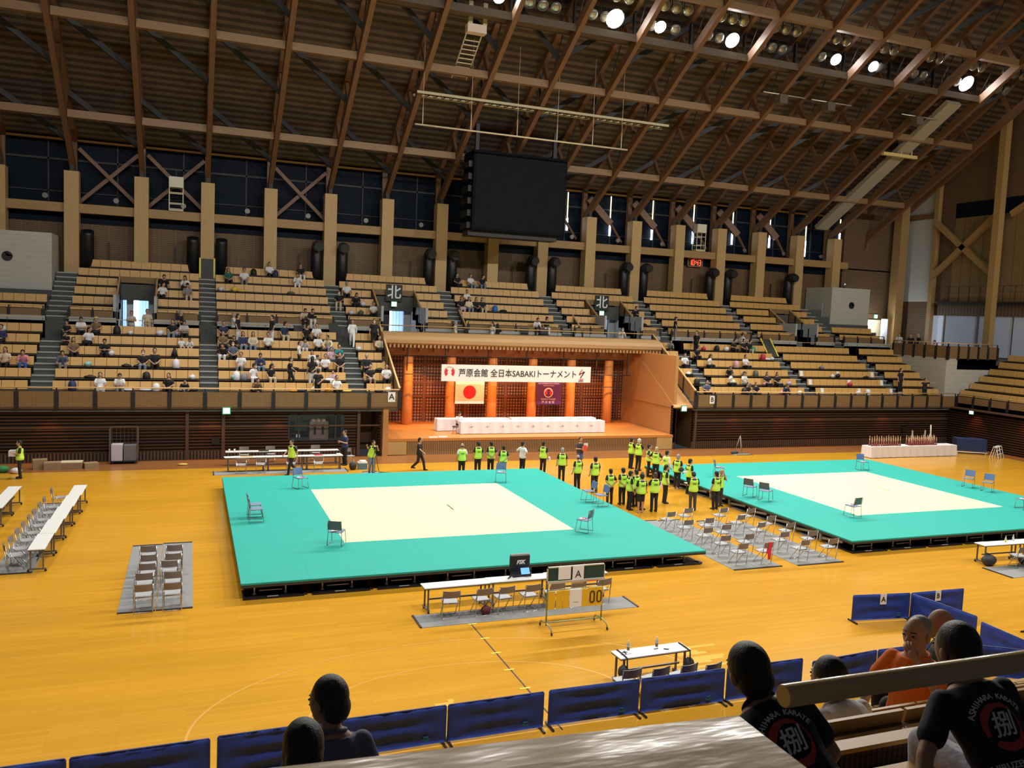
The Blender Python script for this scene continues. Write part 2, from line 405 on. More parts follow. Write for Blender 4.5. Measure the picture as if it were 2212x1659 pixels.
# upper parapets in front of row U0, in front of each block
GREYW = mat('grey_riser', (.40, .42, .41), .75, var=.06)
mb = MB()
for (a, b) in spans(-16, 52, [(h0, h1) for h0, h1 in sorted(VOM + USTAIR)]): mb.box(a, b, 51.85, 51.95, 5.7, 6.95)
struct('wall_aisle', mb, GREYW)
UPNAMES = {(-14, -7.5): 'in front of the west concrete booth', (-6.25, -3.9): 'before the bright doorway, on its far west side', (-1.95, .46): 'between the bright doorway and the yellow-edged stair mat',
           (1.42, 8.13): 'over the densest crowd', (9.1, 11.2): 'between a grey stair and the first north sign doorway', (13.9, 15.75): 'just east of the first north sign doorway',
           (16.76, 23.35): 'above the middle of the stage', (24.35, 26.72): 'just west of the second north sign doorway', (29.45, 31.0): 'just east of the second north sign doorway',
           (31.95, 38.7): 'of the block under the red clock', (39.67, 42.85): 'west of the rail-lined stair gap', (44.7, 46.44): 'east of the rail-lined stair gap', (47.4, 51.4): 'in front of the east concrete booth'}
for (a, b), nm in UPNAMES.items():
    parapet('short timber parapet with black posts ' + nm, (a, 51.95), (b, 51.95), 6.9, 7.32, max(1, round((b - a) / 1.5)), 'upper stand parapets', cap=True, postw=.16)
# rail along the aisle behind the last lower row
def pipe_rail(label, pts, h, posts, r=.022, m=None, name='aisle_rail'):
    t = thing(name, label, 'railing', pts[0])
    P = [Vector(p) - Vector(pts[0]) for p in pts]
    MB().tube([p + Vector((0, 0, h)) for p in P], r, 8).build('handrail', m or RAILW, t)
    for k in range(posts):
        s = k / (posts - 1) * (len(P) - 1); i = min(int(s), len(P) - 2); p = P[i].lerp(P[i + 1], s - i)
        MB().cyl(p, p + Vector((0, 0, h)), .014, n=6).build('post', BLACK, t)
    return t
pipe_rail('thin aisle rail behind the lower block below the bright doorway', (( -6.3, 51.1, 5.75), (.45, 51.1, 5.75)), 1.12, 6)
pipe_rail('thin aisle rail behind the crowded lower block', ((1.4, 51.1, 5.75), (8.15, 51.1, 5.75)), 1.12, 6)
pipe_rail('thin aisle rail in the far west corner under the booth', ((-14, 51.1, 5.75), (-7.4, 51.1, 5.75)), 1.12, 5)
pipe_rail('thin aisle rail behind the lower block by the letter B', ((32.3, 51.1, 5.75), (39.2, 51.1, 5.75)), 1.12, 6)
pipe_rail('thin aisle rail behind the block with papers on its seats', ((40.15, 51.1, 5.75), (47, 51.1, 5.75)), 1.12, 6)
pipe_rail('thin aisle rail next to the concrete corner', ((47.95, 51.1, 5.75), (51.3, 51.1, 5.75)), 1.12, 4)
pipe_rail('long rail on top of the stage canopy', ((10.8, 51.0, 5.95), (29.8, 51.0, 5.95)), 1.15, 9, .03)
# sloping rails of timber beside the stair openings
def slope_rail(label, x, y0, y1, z0, z1, name='sloping_rail'):
    t = thing(name, label, 'railing', (x, y0, z0))
    dy, dz = y1 - y0, z1 - z0
    MB().beam((0, 0, 1.0), (0, dy, dz + 1.0), .09, .09).build('handrail', RAILW, t)
    n = 4
    for k in range(n + 1):
        s = k / n
        MB().box(-.06, .06, dy * s - .06, dy * s + .06, dz * s - .15, dz * s + .97).build('post', BLACK, t)
    for k in range(n):
        a, b = k / n, (k + 1) / n
        MB().hexa([(-.02, dy * a + .06, dz * a + .05), (.02, dy * a + .06, dz * a + .05), (-.02, dy * b - .06, dz * b + .05), (.02, dy * b - .06, dz * b + .05),
                   (-.02, dy * a + .06, dz * a + .9), (.02, dy * a + .06, dz * a + .9), (-.02, dy * b - .06, dz * b + .9), (.02, dy * b - .06, dz * b + .9)]).build('panel', PAR, t)
    return t
for (k, (a, b)) in enumerate(VOM):
    nm = ['bright doorway over the crowd', 'first north sign doorway', 'second north sign doorway', 'stair gap without a sign'][k]
    slope_rail('sloping timber rail on the west edge of the ' + nm, a - .05, 52.0, UY(3) + .1, UZ(0) - .2, UZ(3))
    slope_rail('sloping timber rail on the east edge of the ' + nm, b + .05, 52.0, UY(3) + .1, UZ(0) - .2, UZ(3))
    MB_ = MB().box(a, b, UY(3) + .05, UY(3) + .15, 9.0, 9.35)
    tag(MB_.build('closing_parapet', PAR), 'low timber panel closing the top of the ' + nm, 'railing')
slope_rail('long sloping rail descending to the stage corner with the letter A', 10.78, 45.25, 50.95, 2.75, 6.1)
slope_rail('long sloping rail descending to the stage corner with the letter B', 29.83, 45.25, 50.95, 2.75, 6.1)
slope_rail('short sloping rail beside the person in cream near the first north sign', 16.6, 51.9, 53.6, 6.2, 7.2)
slope_rail('short sloping rail west of the second north sign', 24.9, 51.9, 53.6, 6.2, 7.2)

# concrete corner block and side stand
CONB = ramp_mat('board_marked_concrete', 'Z', .3, [(0, (.40, .38, .32)), (.06, (.52, .50, .43))], .85, .08)
mb = MB().box(51.45, 56.4, 45.9, 51.85, 2.6, 6.2).box(56.4, 58.5, 45.9, 51.85, 2.6, 5.75)
struct('wall_corner', mb, CONB)
EX = lambda i: 52.9 + .91 * i
mb = MB()
for i in range(6): mb.box(51.75 if i == 0 else EX(i - 1) + .1, EX(i) + .1, 26, 45.9, LZ(i) - .56, LZ(i))
mb.box(EX(5) + .1, 58.5, 26, 45.9, 5.2, 5.75)
mb.box(52.5, 58.5, 45.9, 57.4, 5.4, 6.2)
struct('floor_side_stand', mb, STEPC)

# north rear wall, beam, blackout glazing
mb = MB().box(-16, 58.5, 58.4, 58.6, 9.4, 12.55, 0).box(-16, 58.5, 58.3, 58.6, 12.55, 13.15, 1).box(-16, 58.5, 58.0, 58.9, 13.1, 13.2, 2)
struct('wall_rear', mb, [REARW, NAVY, DARKWOOD])
mb = MB().box(-16, 58.5, 58.9, 59.0, 13.2, 17.8, 0)
for i in range(-2, 22): mb.box(-12 + i * 3.832 - .04, -12 + i * 3.832 + .04, 58.8, 58.9, 13.2, 17.7, 1)
mb.box(-16, 58.5, 58.8, 58.9, 16.3, 16.42, 1).box(-16, 58.5, 58.8, 58.9, 14.4, 14.46, 1)
struct('window_1', mb, [NAVY, CHARC])
struct('trim_2', MB().box(-16, 52, 58.7, 58.95, 17.5, 17.62), mat('eave_timber', (.55, .33, .16), .5))
for k, (x, z0, z1) in enumerate([(22.6, 14.2, 15.9), (26.47, 14.55, 15.5), (30.1, 14.4, 15.4), (33.8, 14.35, 15.2), (37.56, 14.3, 15.3), (41.3, 14.5, 15.4), (45.0, 14.5, 15.3), (48.7, 14.0, 15.3), (52.3, 15.0, 16.2)]):
    struct('window_%d' % (k + 2), MB().box(x - .06, x + .06, 58.7, 58.78, z0, z1, 0).box(x - .025, x + .025, 58.7, 58.78, z1, 17.4, 1), [DAYHOT if k else DAY, GLOW])
BEAMC = mat('tie_beam_wood', (.36, .22, .085), .55, var=.15, scale=2, stretch=(.5, 3, 3))
struct('beam', MB().box(-16, 52.2, 57.35, 57.75, 13.08, 13.62), BEAMC)
for i in range(-1, 17):
    x = CX(i)
    struct('pillar', MB().box(x - .4, x + .4, 57.1, 57.95, 9.4, 15.5).box(x - .12, x + .12, 57.4, 57.7, 15.5, 16.2, 1), [WOOD, CHARC])

# ------------------------------------------------------------------ roof
ORD = 'first second third fourth fifth sixth seventh eighth ninth tenth eleventh twelfth thirteenth fourteenth fifteenth sixteenth seventeenth eighteenth nineteenth twentieth'.split()
mb = MB()
ya, yb = 12.0, 58.95
mb.hexa([(-18, ya, DK(ya)), (58.5, ya, DK(ya)), (-18, yb, DK(yb)), (58.5, yb, DK(yb)), (-18, ya, DK(ya) + .3), (58.5, ya, DK(ya) + .3), (-18, yb, DK(yb) + .3), (58.5, yb, DK(yb) + .3)])
struct('ceiling', mb, DECK)
BRACE = mat('dark_brace', (.035, .037, .04), .6, var=.15)
NODES = [54.1, 51.1, 48.05, 44.9, 41.6, 38.4, 35.2]
for i in range(-2, 18):
    x = CX(i)
    t = thing('roof_truss', '', 'roof truss', (x, 0, 0))
    t['label'] = 'timber roof truss, %s from the east gable' % ORD[17 - i]; t['category'] = 'roof truss'; t['group'] = 'roof trusses'
    up = (0, .52, .85)
    MB().beam((0, 58.1, CH(58.1)), (0, 24, CH(24)), .28, .52, up=up).build('lower_chord', BEAM, t)
    MB().beam((0, 58.9, DK(58.9) - .22), (0, 24, DK(24) - .22), .3, .4, up=up).build('upper_chord', BEAM, t)
    MB().beam((0, 57.9, CH(57.9)), (0, 58.5, 13.4), .3, .45).build('foot', BEAM, t)
    MB().beam((0, 58.55, 13.3), (0, 58.55, DK(58.55) - .1), .34, .3).build('post', BEAM, t)
    m3 = MB()
    for j, y in enumerate(NODES):
        MB().beam((0, y, CH(y)), (0, y + 1.1, DK(y + 1.1) - .2), .2, .3).build('web_strut', BEAM, t)
        m3.tube([(0, y, CH(y)), (0, y - 2.2, DK(y - 2.2) - .3)], .03, 6)
    m3.build('tie_rod', BLACK, t)
PURL = [54.1, 48.05, 41.6, 35.2]
for k, y in enumerate(PURL):
    t = thing('purlin', ['lowest timber purlin line across the roof trusses, nearest the dark glazing', 'second timber purlin line, at the lattice ladder foot', 'timber purlin line just above the floodlights', 'highest timber purlin line over the arena'][k], 'roof purlin', (0, y, 0))
    for i in range(-2, 17):
        MB().box(CX(i) + .17, CX(i + 1) - .17, -.17, .17, CH(y) - .12, CH(y) + .3).build('purlin_length', mat('purlin_wood', (.24, .14, .06), .5, var=.2), t)
# dark sway braces between the trusses, handed about the middle of the hall
for i in range(-2, 17):
    s = 1 if i < 8 else -1
    t = thing('sway_brace', 'dark steel sway braces in the %s roof bay from the east gable' % ORD[16 - i], 'roof brace', (0, 0, 0), 0, 'sway braces')
    x0, x1 = (CX(i), CX(i + 1)) if s > 0 else (CX(i + 1), CX(i))
    for y in (56.2, 51.1, 46.4, 41.6, 36.8):
        MB().beam((x0, y - 1.2, DK(y - 1.2) - .45), (x1, y + .4, CH(y + .4) + .5), .16, .3).build('brace_bar', BRACE, t)
# crossed timber bracing behind the glazing line of some bays
for i, lb in ((1, 'far west of the two neighbouring crosses'), (2, 'behind the ivory hoist over the west stand'), (4, 'standing alone over the crowded block')):
    t = thing('cross_brace', 'crossed timber brace against dark glazing, ' + lb, 'roof brace', (CX(i), 58.3, 13.7))
    w = CX(i + 1) - CX(i)
    MB().beam((.3, 0, .1), (w - .2, 0, 3.3), .16, .22).build('brace_bar', BEAM, t)
    MB().beam((.3, -.18, 3.3), (w - .2, -.18, .1), .16, .22).build('brace_bar', BEAM, t)
for i in range(8, 15):
    t = thing('knee_brace', 'timber knee brace under the %s roof truss from the east gable' % ORD[17 - i], 'roof brace', (CX(i), 58.2, 0), 0, 'knee braces')
    MB().beam((.2, 0, 17.0), (1.9, -.4, 15.2), .3, .5).build('brace_bar', BEAM, t)
    MB().beam((1.9, -.3, 15.3), (3.1, 0, 13.9), .12, .16).build('brace_bar', BEAM, t)

# ------------------------------------------------------------------ east gable
EASTW = ramp_mat('gable_boards', 'Y', .92, [(0, (.10, .062, .025)), (.05, (.21, .135, .055))], .6, .15, 'Z', .2, [(0, (.9, .9, .9)), (.1, (1, 1, 1))])
EASTD = ramp_mat('gable_dark', 'Z', .15, [(0, (.10, .058, .03)), (.4, (.15, .09, .045))], .65, .2)
GREYP = mat('grey_panel', (.48, .48, .46), .8, var=.04)
mb = MB().box(58.5, 58.7, 26, 52.5, 10.5, 17.4, 0).box(58.5, 58.7, 26, 52.5, 18.6, 38, 1)
mb.box(58.5, 58.7, 52.5, 58.6, 6, 38, 1)
mb.box(58.5, 58.7, 26, 52.5, 17.4, 18.6, 2)
mb.box(58.4, 58.6, 54.4, 57.2, 10.6, 17.6, 3).box(58.4, 58.6, 54.4, 57.2, 18.0, 21.8, 3)
mb.box(58.35, 58.6, 26, 53.4, 9.45, 10.45, 4)
mb.box(58.0, 58.6, 26, 53.4, 10.45, 10.6, 5)
mb.box(58.4, 58.5, 26, 58.6, 5.75, 6.3, 5)
struct('wall_gable', mb, [EASTW, EASTD, NAVY, GREYP, ramp_mat('gable_slats', 'Y', .3, [(0, (.09, .055, .03)), (.5, (.16, .1, .05))], .6), DARKWOOD])
for k, (y0, y1) in enumerate([(52.8, 53.9), (49.7, 52.6), (46.6, 49.4), (42.5, 46.4), (38.5, 42.3)]):
    struct('window_%d' % (k + 20), MB().box(58.48, 58.56, y0, y1, 6.3, 9.45, 0).box(58.46, 58.5, y0 - .05, y0 + .05, 6.3, 9.45, 1), [mat('roller_blind', (.36, .40, .50), .7, var=.1, scale=.7, emit=.12) if k else mat('lit_blind', (.55, .62, .78), .7, var=.1, emit=.3), GREYP])  # blinds glow by emission in place of daylight from behind
for k, y in enumerate([57.0, 54.0, 47.6, 38]):
    w = (.42, .2, .27, .27)[k]
    x = 57.4 if k != 1 else 58.2
    struct('pillar_gable', MB().box(x - w, x + w, y - w, y + w, 5.75, 34), BEAMC if k < 2 else mat('gable_pillar_wood', (.40, .25, .09), .55, var=.15))
for y0, y1, z0, z1, lb in ((54, 48.1, 17.2, 12.6, 'descending from the corner pillar'), (54, 48.1, 12.6, 17.4, 'climbing from the corner pillar'), (47, 39, 17.2, 21.5, 'climbing beyond the second pillar')):
    tag(MB().beam((58.0, y0, z0), (58.0, y1, z1), .3, .45).build('gable_brace', BEAMC), 'diagonal timber brace on the gable wall ' + lb, 'roof brace')
tag(MB().beam((58.2, 57.0, 17.8), (58.2, 54, 17.8), .3, .35).build('gable_tie', BEAM), 'short timber tie across the tall grey gable panel', 'roof brace')
tag(MB().beam((58.0, 57.2, 18.2), (57.8, 48, 23.8), .3, .4).build('gable_brace', BEAM), 'long timber brace rising across the grey gable panel', 'roof brace')
t = thing('gable_balcony_rail', 'black wire rail along the ledge of the gable wall', 'railing', (57.95, 40, 10.6))
MB().box(-.03, .03, 0, 13.2, -.25, -.05).build('ledge', BLACK, t)
for k in range(14): MB().cyl((0, .1 + k, 0), (0, .1 + k, 1.2), .025, n=6).build('post', BLACK, t)
MB().cyl((0, 0, 1.2), (0, 13.2, 1.2), .015, n=6).cyl((0, 0, .7), (0, 13.2, .7), .01, n=6).build('wire', BLACK, t)
# dark timber return between the north pillars and the gable, and the bright lobby beside the east booth
mb = MB().box(52.2, 58.5, 58.0, 58.4, 5.5, 30, 0).box(52.8, 56.9, 57.9, 58.0, 7.9, 9.4, 0)
struct('wall_return', mb, EASTD)
struct('wall_lobby', MB().box(54.6, 56.8, 57.5, 57.6, 5.75, 8.9), mat('lobby_wall', (.6, .5, .34), .7, var=.1))
struct('door_light_panel', MB().box(55.7, 56.3, 56.6, 56.75, 6.2, 9.0), mat('painted_door_light', (.75, .8, .9), .6, var=.05))  # pale panel: the bright door light is put into its colour

# ================================================================== stage
STW = mat('stage_wood', (.60, .24, .055), .4, var=.12, scale=2, stretch=(.4, 4, 1))
STP = mat('stage_panel', (.52, .26, .09), .5, var=.15, scale=2, stretch=(4, 4, .4))
CANW = mat('canopy_wood', (.42, .25, .10), .55, var=.15, scale=2, stretch=(.4, 3, 3))
LATT = ramp_mat('stage_lattice', 'X', .2, [(0, (.17, .055, .022)), (.66, (.50, .34, .18))], .6, .1, 'Z', .2, [(0, (.34, .22, .2)), (.66, (1, 1, 1))])
mb = MB().box(10.2, 28.45, 45.4, 52.6, .78, .93, 0)
mb.box(10.2, 28.45, 45.45, 45.6, 0, .78, 1)
mb.box(10.22, 11.3, 45.4, 45.5, .03, .76, 2).box(27.3, 28.42, 45.4, 45.5, .03, .76, 2)
struct('floor_stage', mb, [STW, SLATV2 := ramp_mat('stage_front_slats', 'X', .11, [(0, (.14, .075, .03)), (.45, (.40, .23, .09))], .55), mat('stage_hatch', (.55, .36, .13), .5, var=.1)])
mb = MB().box(10.2, 28.5, 52.5, 52.7, .93, 6.2, 0)
for x in (11.3, 14.1, 16.9, 19.7, 22.5, 25.3, 28.1): mb.box(x - .1, x + .1, 52.4, 52.55, .93, 6, 1)
for z in (2.5, 3.4, 4.6): mb.box(10.2, 28.5, 52.42, 52.55, z, z + .14, 1)
struct('wall_stage_back', mb, [LATT, mat('lattice_frame', (.16, .055, .022), .55, var=.15)])
mb = MB().box(28.5, 28.7, 45.6, 52.7, .0, 5.9, 0)
mb.hexa([(28.45, 45.4, 2.62), (29.8, 45.4, 2.62), (28.45, 50.9, 2.62), (29.8, 50.9, 2.62), (28.45, 45.4, 2.7), (29.8, 45.4, 2.7), (28.45, 50.9, 6.0), (29.8, 50.9, 6.0)], 0)
mb.box(9.9, 10.2, 45.2, 52.7, 0, 2.7, 0)
mb.hexa([(10.2, 45.2, 2.6), (10.75, 45.2, 2.6), (10.2, 50.9, 2.6), (10.75, 50.9, 2.6), (10.2, 45.2, 2.75), (10.75, 45.2, 2.75), (10.2, 50.9, 6.0), (10.75, 50.9, 6.0)], 0)
struct('wall_stage_side', mb, [STP])
# canopy: sloping fascia, rounded lip, rafter ends
mb = MB()
x0, x1 = 10.75, 29.8
def yz(y, z): return [(x0, y, z), (x1, y, z)]
prof = [(51.0, 6.75), (50.0, 6.72), (49.6, 6.5), (49.5, 6.3), (49.5, 6.1), (49.62, 6.02), (51.0, 6.02)]
mb.poly([(x0, y, z) for y, z in prof], (x1 - x0, 0, 0), 0)
mb.box(10.2, 29.8, 49.7, 52.7, 5.95, 6.15, 1)
mb.box(10.2, 29.8, 50.9, 51.9, 5.3, 5.95, 1)
for k in range(76): mb.box(x0 + .1 + k * .25, x0 + .22 + k * .25, 49.55, 50.2, 5.82, 6.02, 0)
for k in range(20): mb.box(x0 + .5 + k * .95, x0 + .95 + k * .95, 50.3, 50.7, 5.55, 5.85, 1)
mb.box(10.2, 29.8, 50.35, 50.65, 5.85, 5.97, 1)
struct('ceiling_stage_canopy', mb, [CANW, mat('canopy_under', (.30, .13, .05), .55, var=.15)])
for x in (12.7, 15.5, 18.3, 21.1, 23.9, 26.7):
    struct('pillar_stage', MB().tube([(x, 51.2, .93), (x, 51.2, 2.6), (x, 51.2, 5.1), (x, 51.2, 5.5)], [.33, .32, .29, .29], 20, 0).box(x - .45, x + .45, 51.0, 51.4, 5.3, 5.75), mat('round_pillar', (.66, .30, .09), .4, var=.1, scale=2, stretch=(5, 5, .4)))
t = thing('lighting_batten', 'thin dark lighting bars hanging across the stage above the flags', 'stage rigging', (19.5, 49.9, 0))
mb = MB()
for (a, b, z) in ((-8.5, -5.0, 4.2), (5.4, 8.2, 4.3), (6.0, 7.6, 3.5), (-7.4, 7, 5.3)): mb.cyl((a, 0, z), (b, 0, z), .03, n=6)
mb.build('bar', BLACK, t)
mb = MB()
for x in (-7.2, -4.8, -2.0, .6, 3.2, 5.6, 7.9): mb.cyl((x, 0, 4.4), (x, 0, 5.9), .035, n=6)
mb.build('hanger', BLACK, t)
# banner with lettering
BAN = mat('banner_cloth', (.90, .88, .83), .7, var=.03)
INK = mat('black_ink', (.03, .02, .02), .7, var=0)
RED = mat('emblem_red', (.72, .03, .04), .6, var=.05)
t = thing('banner', 'long white banner with black Japanese lettering and two red emblems over the stage', 'banner', (18.85, 48.0, 4.45))
MB().box(-4.92, 4.92, 0, .02, -.5, .5).build('cloth', BAN, t)
o = letter('芦原会館 全日本SABAKIトーナメント', .52, INK, t, (.02, -.012, -.02), bold=.004); sx = 7.75 / max(.1, o.dimensions.x if o.dimensions.x else 7.75)
bx = [v.co.x for v in o.data.vertices]; bw = max(bx) - min(bx); cxx = (max(bx) + min(bx)) / 2
o.data.transform(Matrix.Translation((-cxx, 0, 0))); o.data.transform(Matrix.Diagonal((7.75 / bw, 1, 1, 1)))
def ring(mb, cx, cz, r0, r1, a0, a1, y=0, d=.006, n=28, mi=0, sq=1):
    A = [R_(a0 + (a1 - a0) * k / n) for k in range(n + 1)]
    return mb.poly([(cx + r1 * math.cos(a), y, cz + r1 * sq * math.sin(a)) for a in A] + [(cx + r0 * math.cos(a), y, cz + r0 * sq * math.sin(a)) for a in reversed(A)], (0, d, 0), mi)
def emblem(parent, x, z, s, y=-.012, base=None, red=RED, rim=None):
    mb = MB()
    ring(mb, x, z, .30 * s, .34 * s, 15, 165, y, mi=1)
    ring(mb, x, z, .13 * s, .30 * s, 130, 225, y); ring(mb, x, z, .13 * s, .30 * s, -45, 50, y)
    mb.build('emblem', [red, rim or mat('emblem_pink', (.75, .45, .42), .6)], parent)
emblem(t, -4.42, .03, 1.05)
mb = MB(); y = -.012
def bar2(mb, p, q, w, y, mi): return mb.beam((p[0], y, p[1]), (q[0], y, q[1]), w, .006, mi, up=(0, 1, 0))
bar2(mb, (4.32, .34), (4.12, .06), .05, y, 0); mb.poly([(4.05, y, .0), (4.22, y, .1), (4.2, y, -.04)], (0, .006, 0), 0)
bar2(mb, (4.13, .05), (4.42, .12), .05, y, 1); bar2(mb, (4.45, .14), (4.2, -.22), .06, y, 1); mb.poly([(4.52, y, .18), (4.33, y, .2), (4.42, y, .06)], (0, .006, 0), 1)
mb.box(4.1, 4.42, y, y + .006, -.3, -.275, 0).box(4.16, 4.38, y, y + .006, -.36, -.325, 0).box(4.06, 4.42, y, y + .006, -.43, -.395, 1)
mb.build('emblem', [RED, INK], t)
mb = MB()
for x in (-4.6, -1.5, 1.5, 4.6): mb.cyl((x, .01, .5), (x, .01, 1.6), .012, n=5)
mb.build('cord', BLACK, t)
# flags
t = thing('japan_flag', 'white flag with a red disc hanging below the banner', 'flag', (16.65, 50.75, 3.0))
MB().box(-.97, .97, 0, .015, -.72, .85).build('cloth', mat('flag_white', (.82, .78, .76), .75, var=.03), t)
ring(MB(), -.02, 0.02, 0, .43, 0, 360, -.008, n=40).build('disc', mat('flag_red', (.62, .02, .05), .7, var=.05), t)
t = thing('dojo_flag', 'purple flag with a round red and white emblem below the banner', 'flag', (22.2, 50.75, 3.0))
MB().box(-.93, .85, 0, .015, -.76, .85).build('cloth', mat('flag_purple', (.085, .02, .13), .75, var=.1), t)
LIL = mat('flag_print', (.75, .55, .70), .7, var=0)
mb = MB(); ring(mb, -.1, .02, .27, .33, 0, 360, -.008, n=36); mb.build('emblem_ring', LIL, t)
emblem(t, -.1, .02, .78, -.009, rim=LIL)
letter('NEW INTERNATIONAL KARATE', .105, LIL, t, (-.1, -.008, .62)); letter('ASHIHARA KAIKAN', .09, LIL, t, (-.1, -.008, .48))
letter('新国際空手道連盟', .13, LIL, t, (-.1, -.008, -.42)); letter('芦 原 會 館', .19, LIL, t, (-.1, -.008, -.62))
# long clothed tables on the stage
CLOTH = mat('white_tablecloth', (.80, .78, .80), .8, var=.04, bump=.1)
def clothed(name, label, x0, x1, y0, y1, z0, h, seg, cat='table', wave=.03):
    t = thing(name, label, cat, ((x0 + x1) / 2, (y0 + y1) / 2, z0))
    w = (x1 - x0) / 2; d = (y1 - y0) / 2; per = []
    n = max(40, int(seg))
    for k in range(n): per.append((-w + 2 * w * k / n, -d))
    for k in range(8): per.append((w, -d + 2 * d * k / 8))
    for k in range(n): per.append((w - 2 * w * k / n, d))
    for k in range(8): per.append((-w, d - 2 * d * k / 8))
    rings = []
    for z, s in ((h, 0), (h - .04, .01), (h * .5, .04), (.03, .07)):
        r = []
        for k, (px, py) in enumerate(per):
            o = 1 + s * (1 + .5 * math.sin(k * 2.3) + .5 * math.sin(k * .9))
            r.append((px + (s * math.sin(k * 1.7) * .2 if abs(py) >= d - 1e-6 else math.copysign(s * (.6 + .4 * math.sin(k * 2.1)), px)), py + (math.copysign(s * (.6 + .4 * math.sin(k * 1.3)), py) if abs(py) >= d - 1e-6 else 0), z))
        rings.append(r)
    mb = MB().loft(rings[::-1], 0, True, False)
    mb.build('tablecloth', CLOTH, t)
    m2 = MB()
    for sx in (-1, 1):
        for sy in (-1, 1): m2.box(sx * (w - .2) - .02, sx * (w - .2) + .02, sy * (d - .1) - .02, sy * (d - .1) + .02, 0, h - .02)
    m2.build('leg', STEEL, t)
    return t
clothed('judges_table', 'longest white-clothed table at the front of the stage', 14.85, 24.3, 46.75, 47.45, .93, .74, 70)
clothed('judges_table', 'white-clothed table set behind and beyond the left end of the front stage table', 13.8, 18.4, 48.1, 48.75, .93, .74, 40)
clothed('judges_table', 'white-clothed table in the second row behind the right half of the stage', 18.6, 24.4, 48.2, 48.85, .93, .74, 40)
for k in range(9):
    x = 15.6 + k * .98
    tag(MB().box(-.2, .2, -.02, .02, 0, .09).xf(Matrix.Rotation(-.35, 4, 'X')).build('name_plate', PAPER, None, (x, 47.35, 1.675)), 'white name plate on the front stage table, %s from the seated helper' % ORD[k], 'name plate', 'name plates on the stage table')
    o = MB().box(-.14, .14, -.005, 0, -.02, .02).box(-.02, .02, -.005, 0, -.1, .1)
    tag(o.build('paper_slip', mat('faint_print', (.62, .55, .50), .8), None, (x - .1, 46.66, 1.38)), 'pale paper slip pinned to the front stage tablecloth, %s along' % ORD[k], 'paper slip', 'slips on the stage tablecloth')
for x in (12.9, 13.5):
    tag(MB().box(-.25, .25, -.1, .1, 0, .04).build('paper_sheet', PAPER, None, (x, 45.7 + (x - 12.9) * .2, .93)), 'white sheet lying on the stage edge ' + ('near the stool' if x > 13 else 'at the far end'), 'paper')
t = thing('round_stool', 'small black stool at the end of the front stage table', 'stool', (14.55, 46.9, .93))
MB().cyl((0, 0, .42), (0, 0, .46), .16, n=14).build('seat', BLACK, t)
mb = MB()
for k in range(4): mb.cyl((.1 * math.cos(k * PI / 2 + .7), .1 * math.sin(k * PI / 2 + .7), .42), (.18 * math.cos(k * PI / 2 + .7), .18 * math.sin(k * PI / 2 + .7), 0), .014, n=6)
mb.build('leg', STEEL, t)

# ================================================================== fixtures of the north side
t = thing('video_board', 'big dark switched-off video board hanging before the north glazing', 'screen', (19.8, 51.5, 13.25)); t.scale = (.97, .9, .96)
MB().box(-3.3, 3.35, 0, 2.3, .1, 5.3).build('cabinet', mat('board_black', (.004, .006, .010), .7, var=.2, spec=.1), t)
MB().box(-3.15, 3.2, -.03, 0, .25, 5.15).build('screen_face', mat('board_screen', (.006, .008, .013), .6, var=.3, scale=2, spec=.1), t)
mb = MB()
for k in range(6): mb.box(-3.55, -3.3, .3, 1.9, .2 + k * .8, .6 + k * .8)
mb.box(-3.4, 3.0, .5, 1.8, -.25, .1)
mb.build('side_bracket', BLACK, t)
mb = MB()
for x in (-2.8, 2.8): mb.box(x - .12, x + .12, 1.0, 1.24, 5.3, 7.2)
mb.build('hanger', BLACK, t)
SIGN = mat('sign_face', (.008, .018, .02), .4, var=.1); SIGNW = mat('sign_print', (.80, .83, .82), .5, var=0)
EXG = mat('exit_lamp', (.55, 1.0, .75), .4, var=0, emit=3.2)
for x, nm in ((12.55, 'over the doorway beside the crowded stand'), (27.88, 'over the doorway where a man leans on the rail')):
    t = thing('north_sign', 'dark square sign with white character ' + nm, 'sign', (x, 55.05, 9.15))
    MB().box(-.55, .55, 0, .08, -.55, .55).build('board', SIGN, t)
    letter('北', .95, SIGNW, t, (0, -.006, 0), bold=.012)
def exit_sign(label, x, y, z, rz=0, w=.36):
    t = thing('exit_sign', label, 'exit sign', (x, y, z), rz)
    MB().box(-w / 2 - .03, w / 2 + .03, 0, .07, -.19, .19).build('case', mat('exit_case', (.05, .35, .16), .5), t)
    MB().box(-w / 2 + .02, w / 2 - .02, -.01, 0, -.14, .14).build('lamp_panel', EXG, t)
exit_sign('green exit lamp in the bright doorway above the crowd', -3.33, 55.8, 8.72)
exit_sign('green exit lamp below the first north sign', 12.55, 55.0, 8.42)
exit_sign('green exit lamp below the second north sign', 27.88, 55.0, 8.42)
exit_sign('green exit lamp under the stand front near the back office tables', 1.75, 45.05, 2.56)
exit_sign('green exit lamp at the stage corner with the letter B', 29.03, 45.2, 2.62)
exit_sign('green exit lamp on the side stand front past the trophy corner', 51.65, 43.64, 2.54, -PI / 2)
exit_sign('green exit lamp in the lobby beside the east booth', 56.1, 57.82, 9.2)
exit_sign('green exit lamp in the stair gap below the red clock', 43.2, 55.7, 8.6)
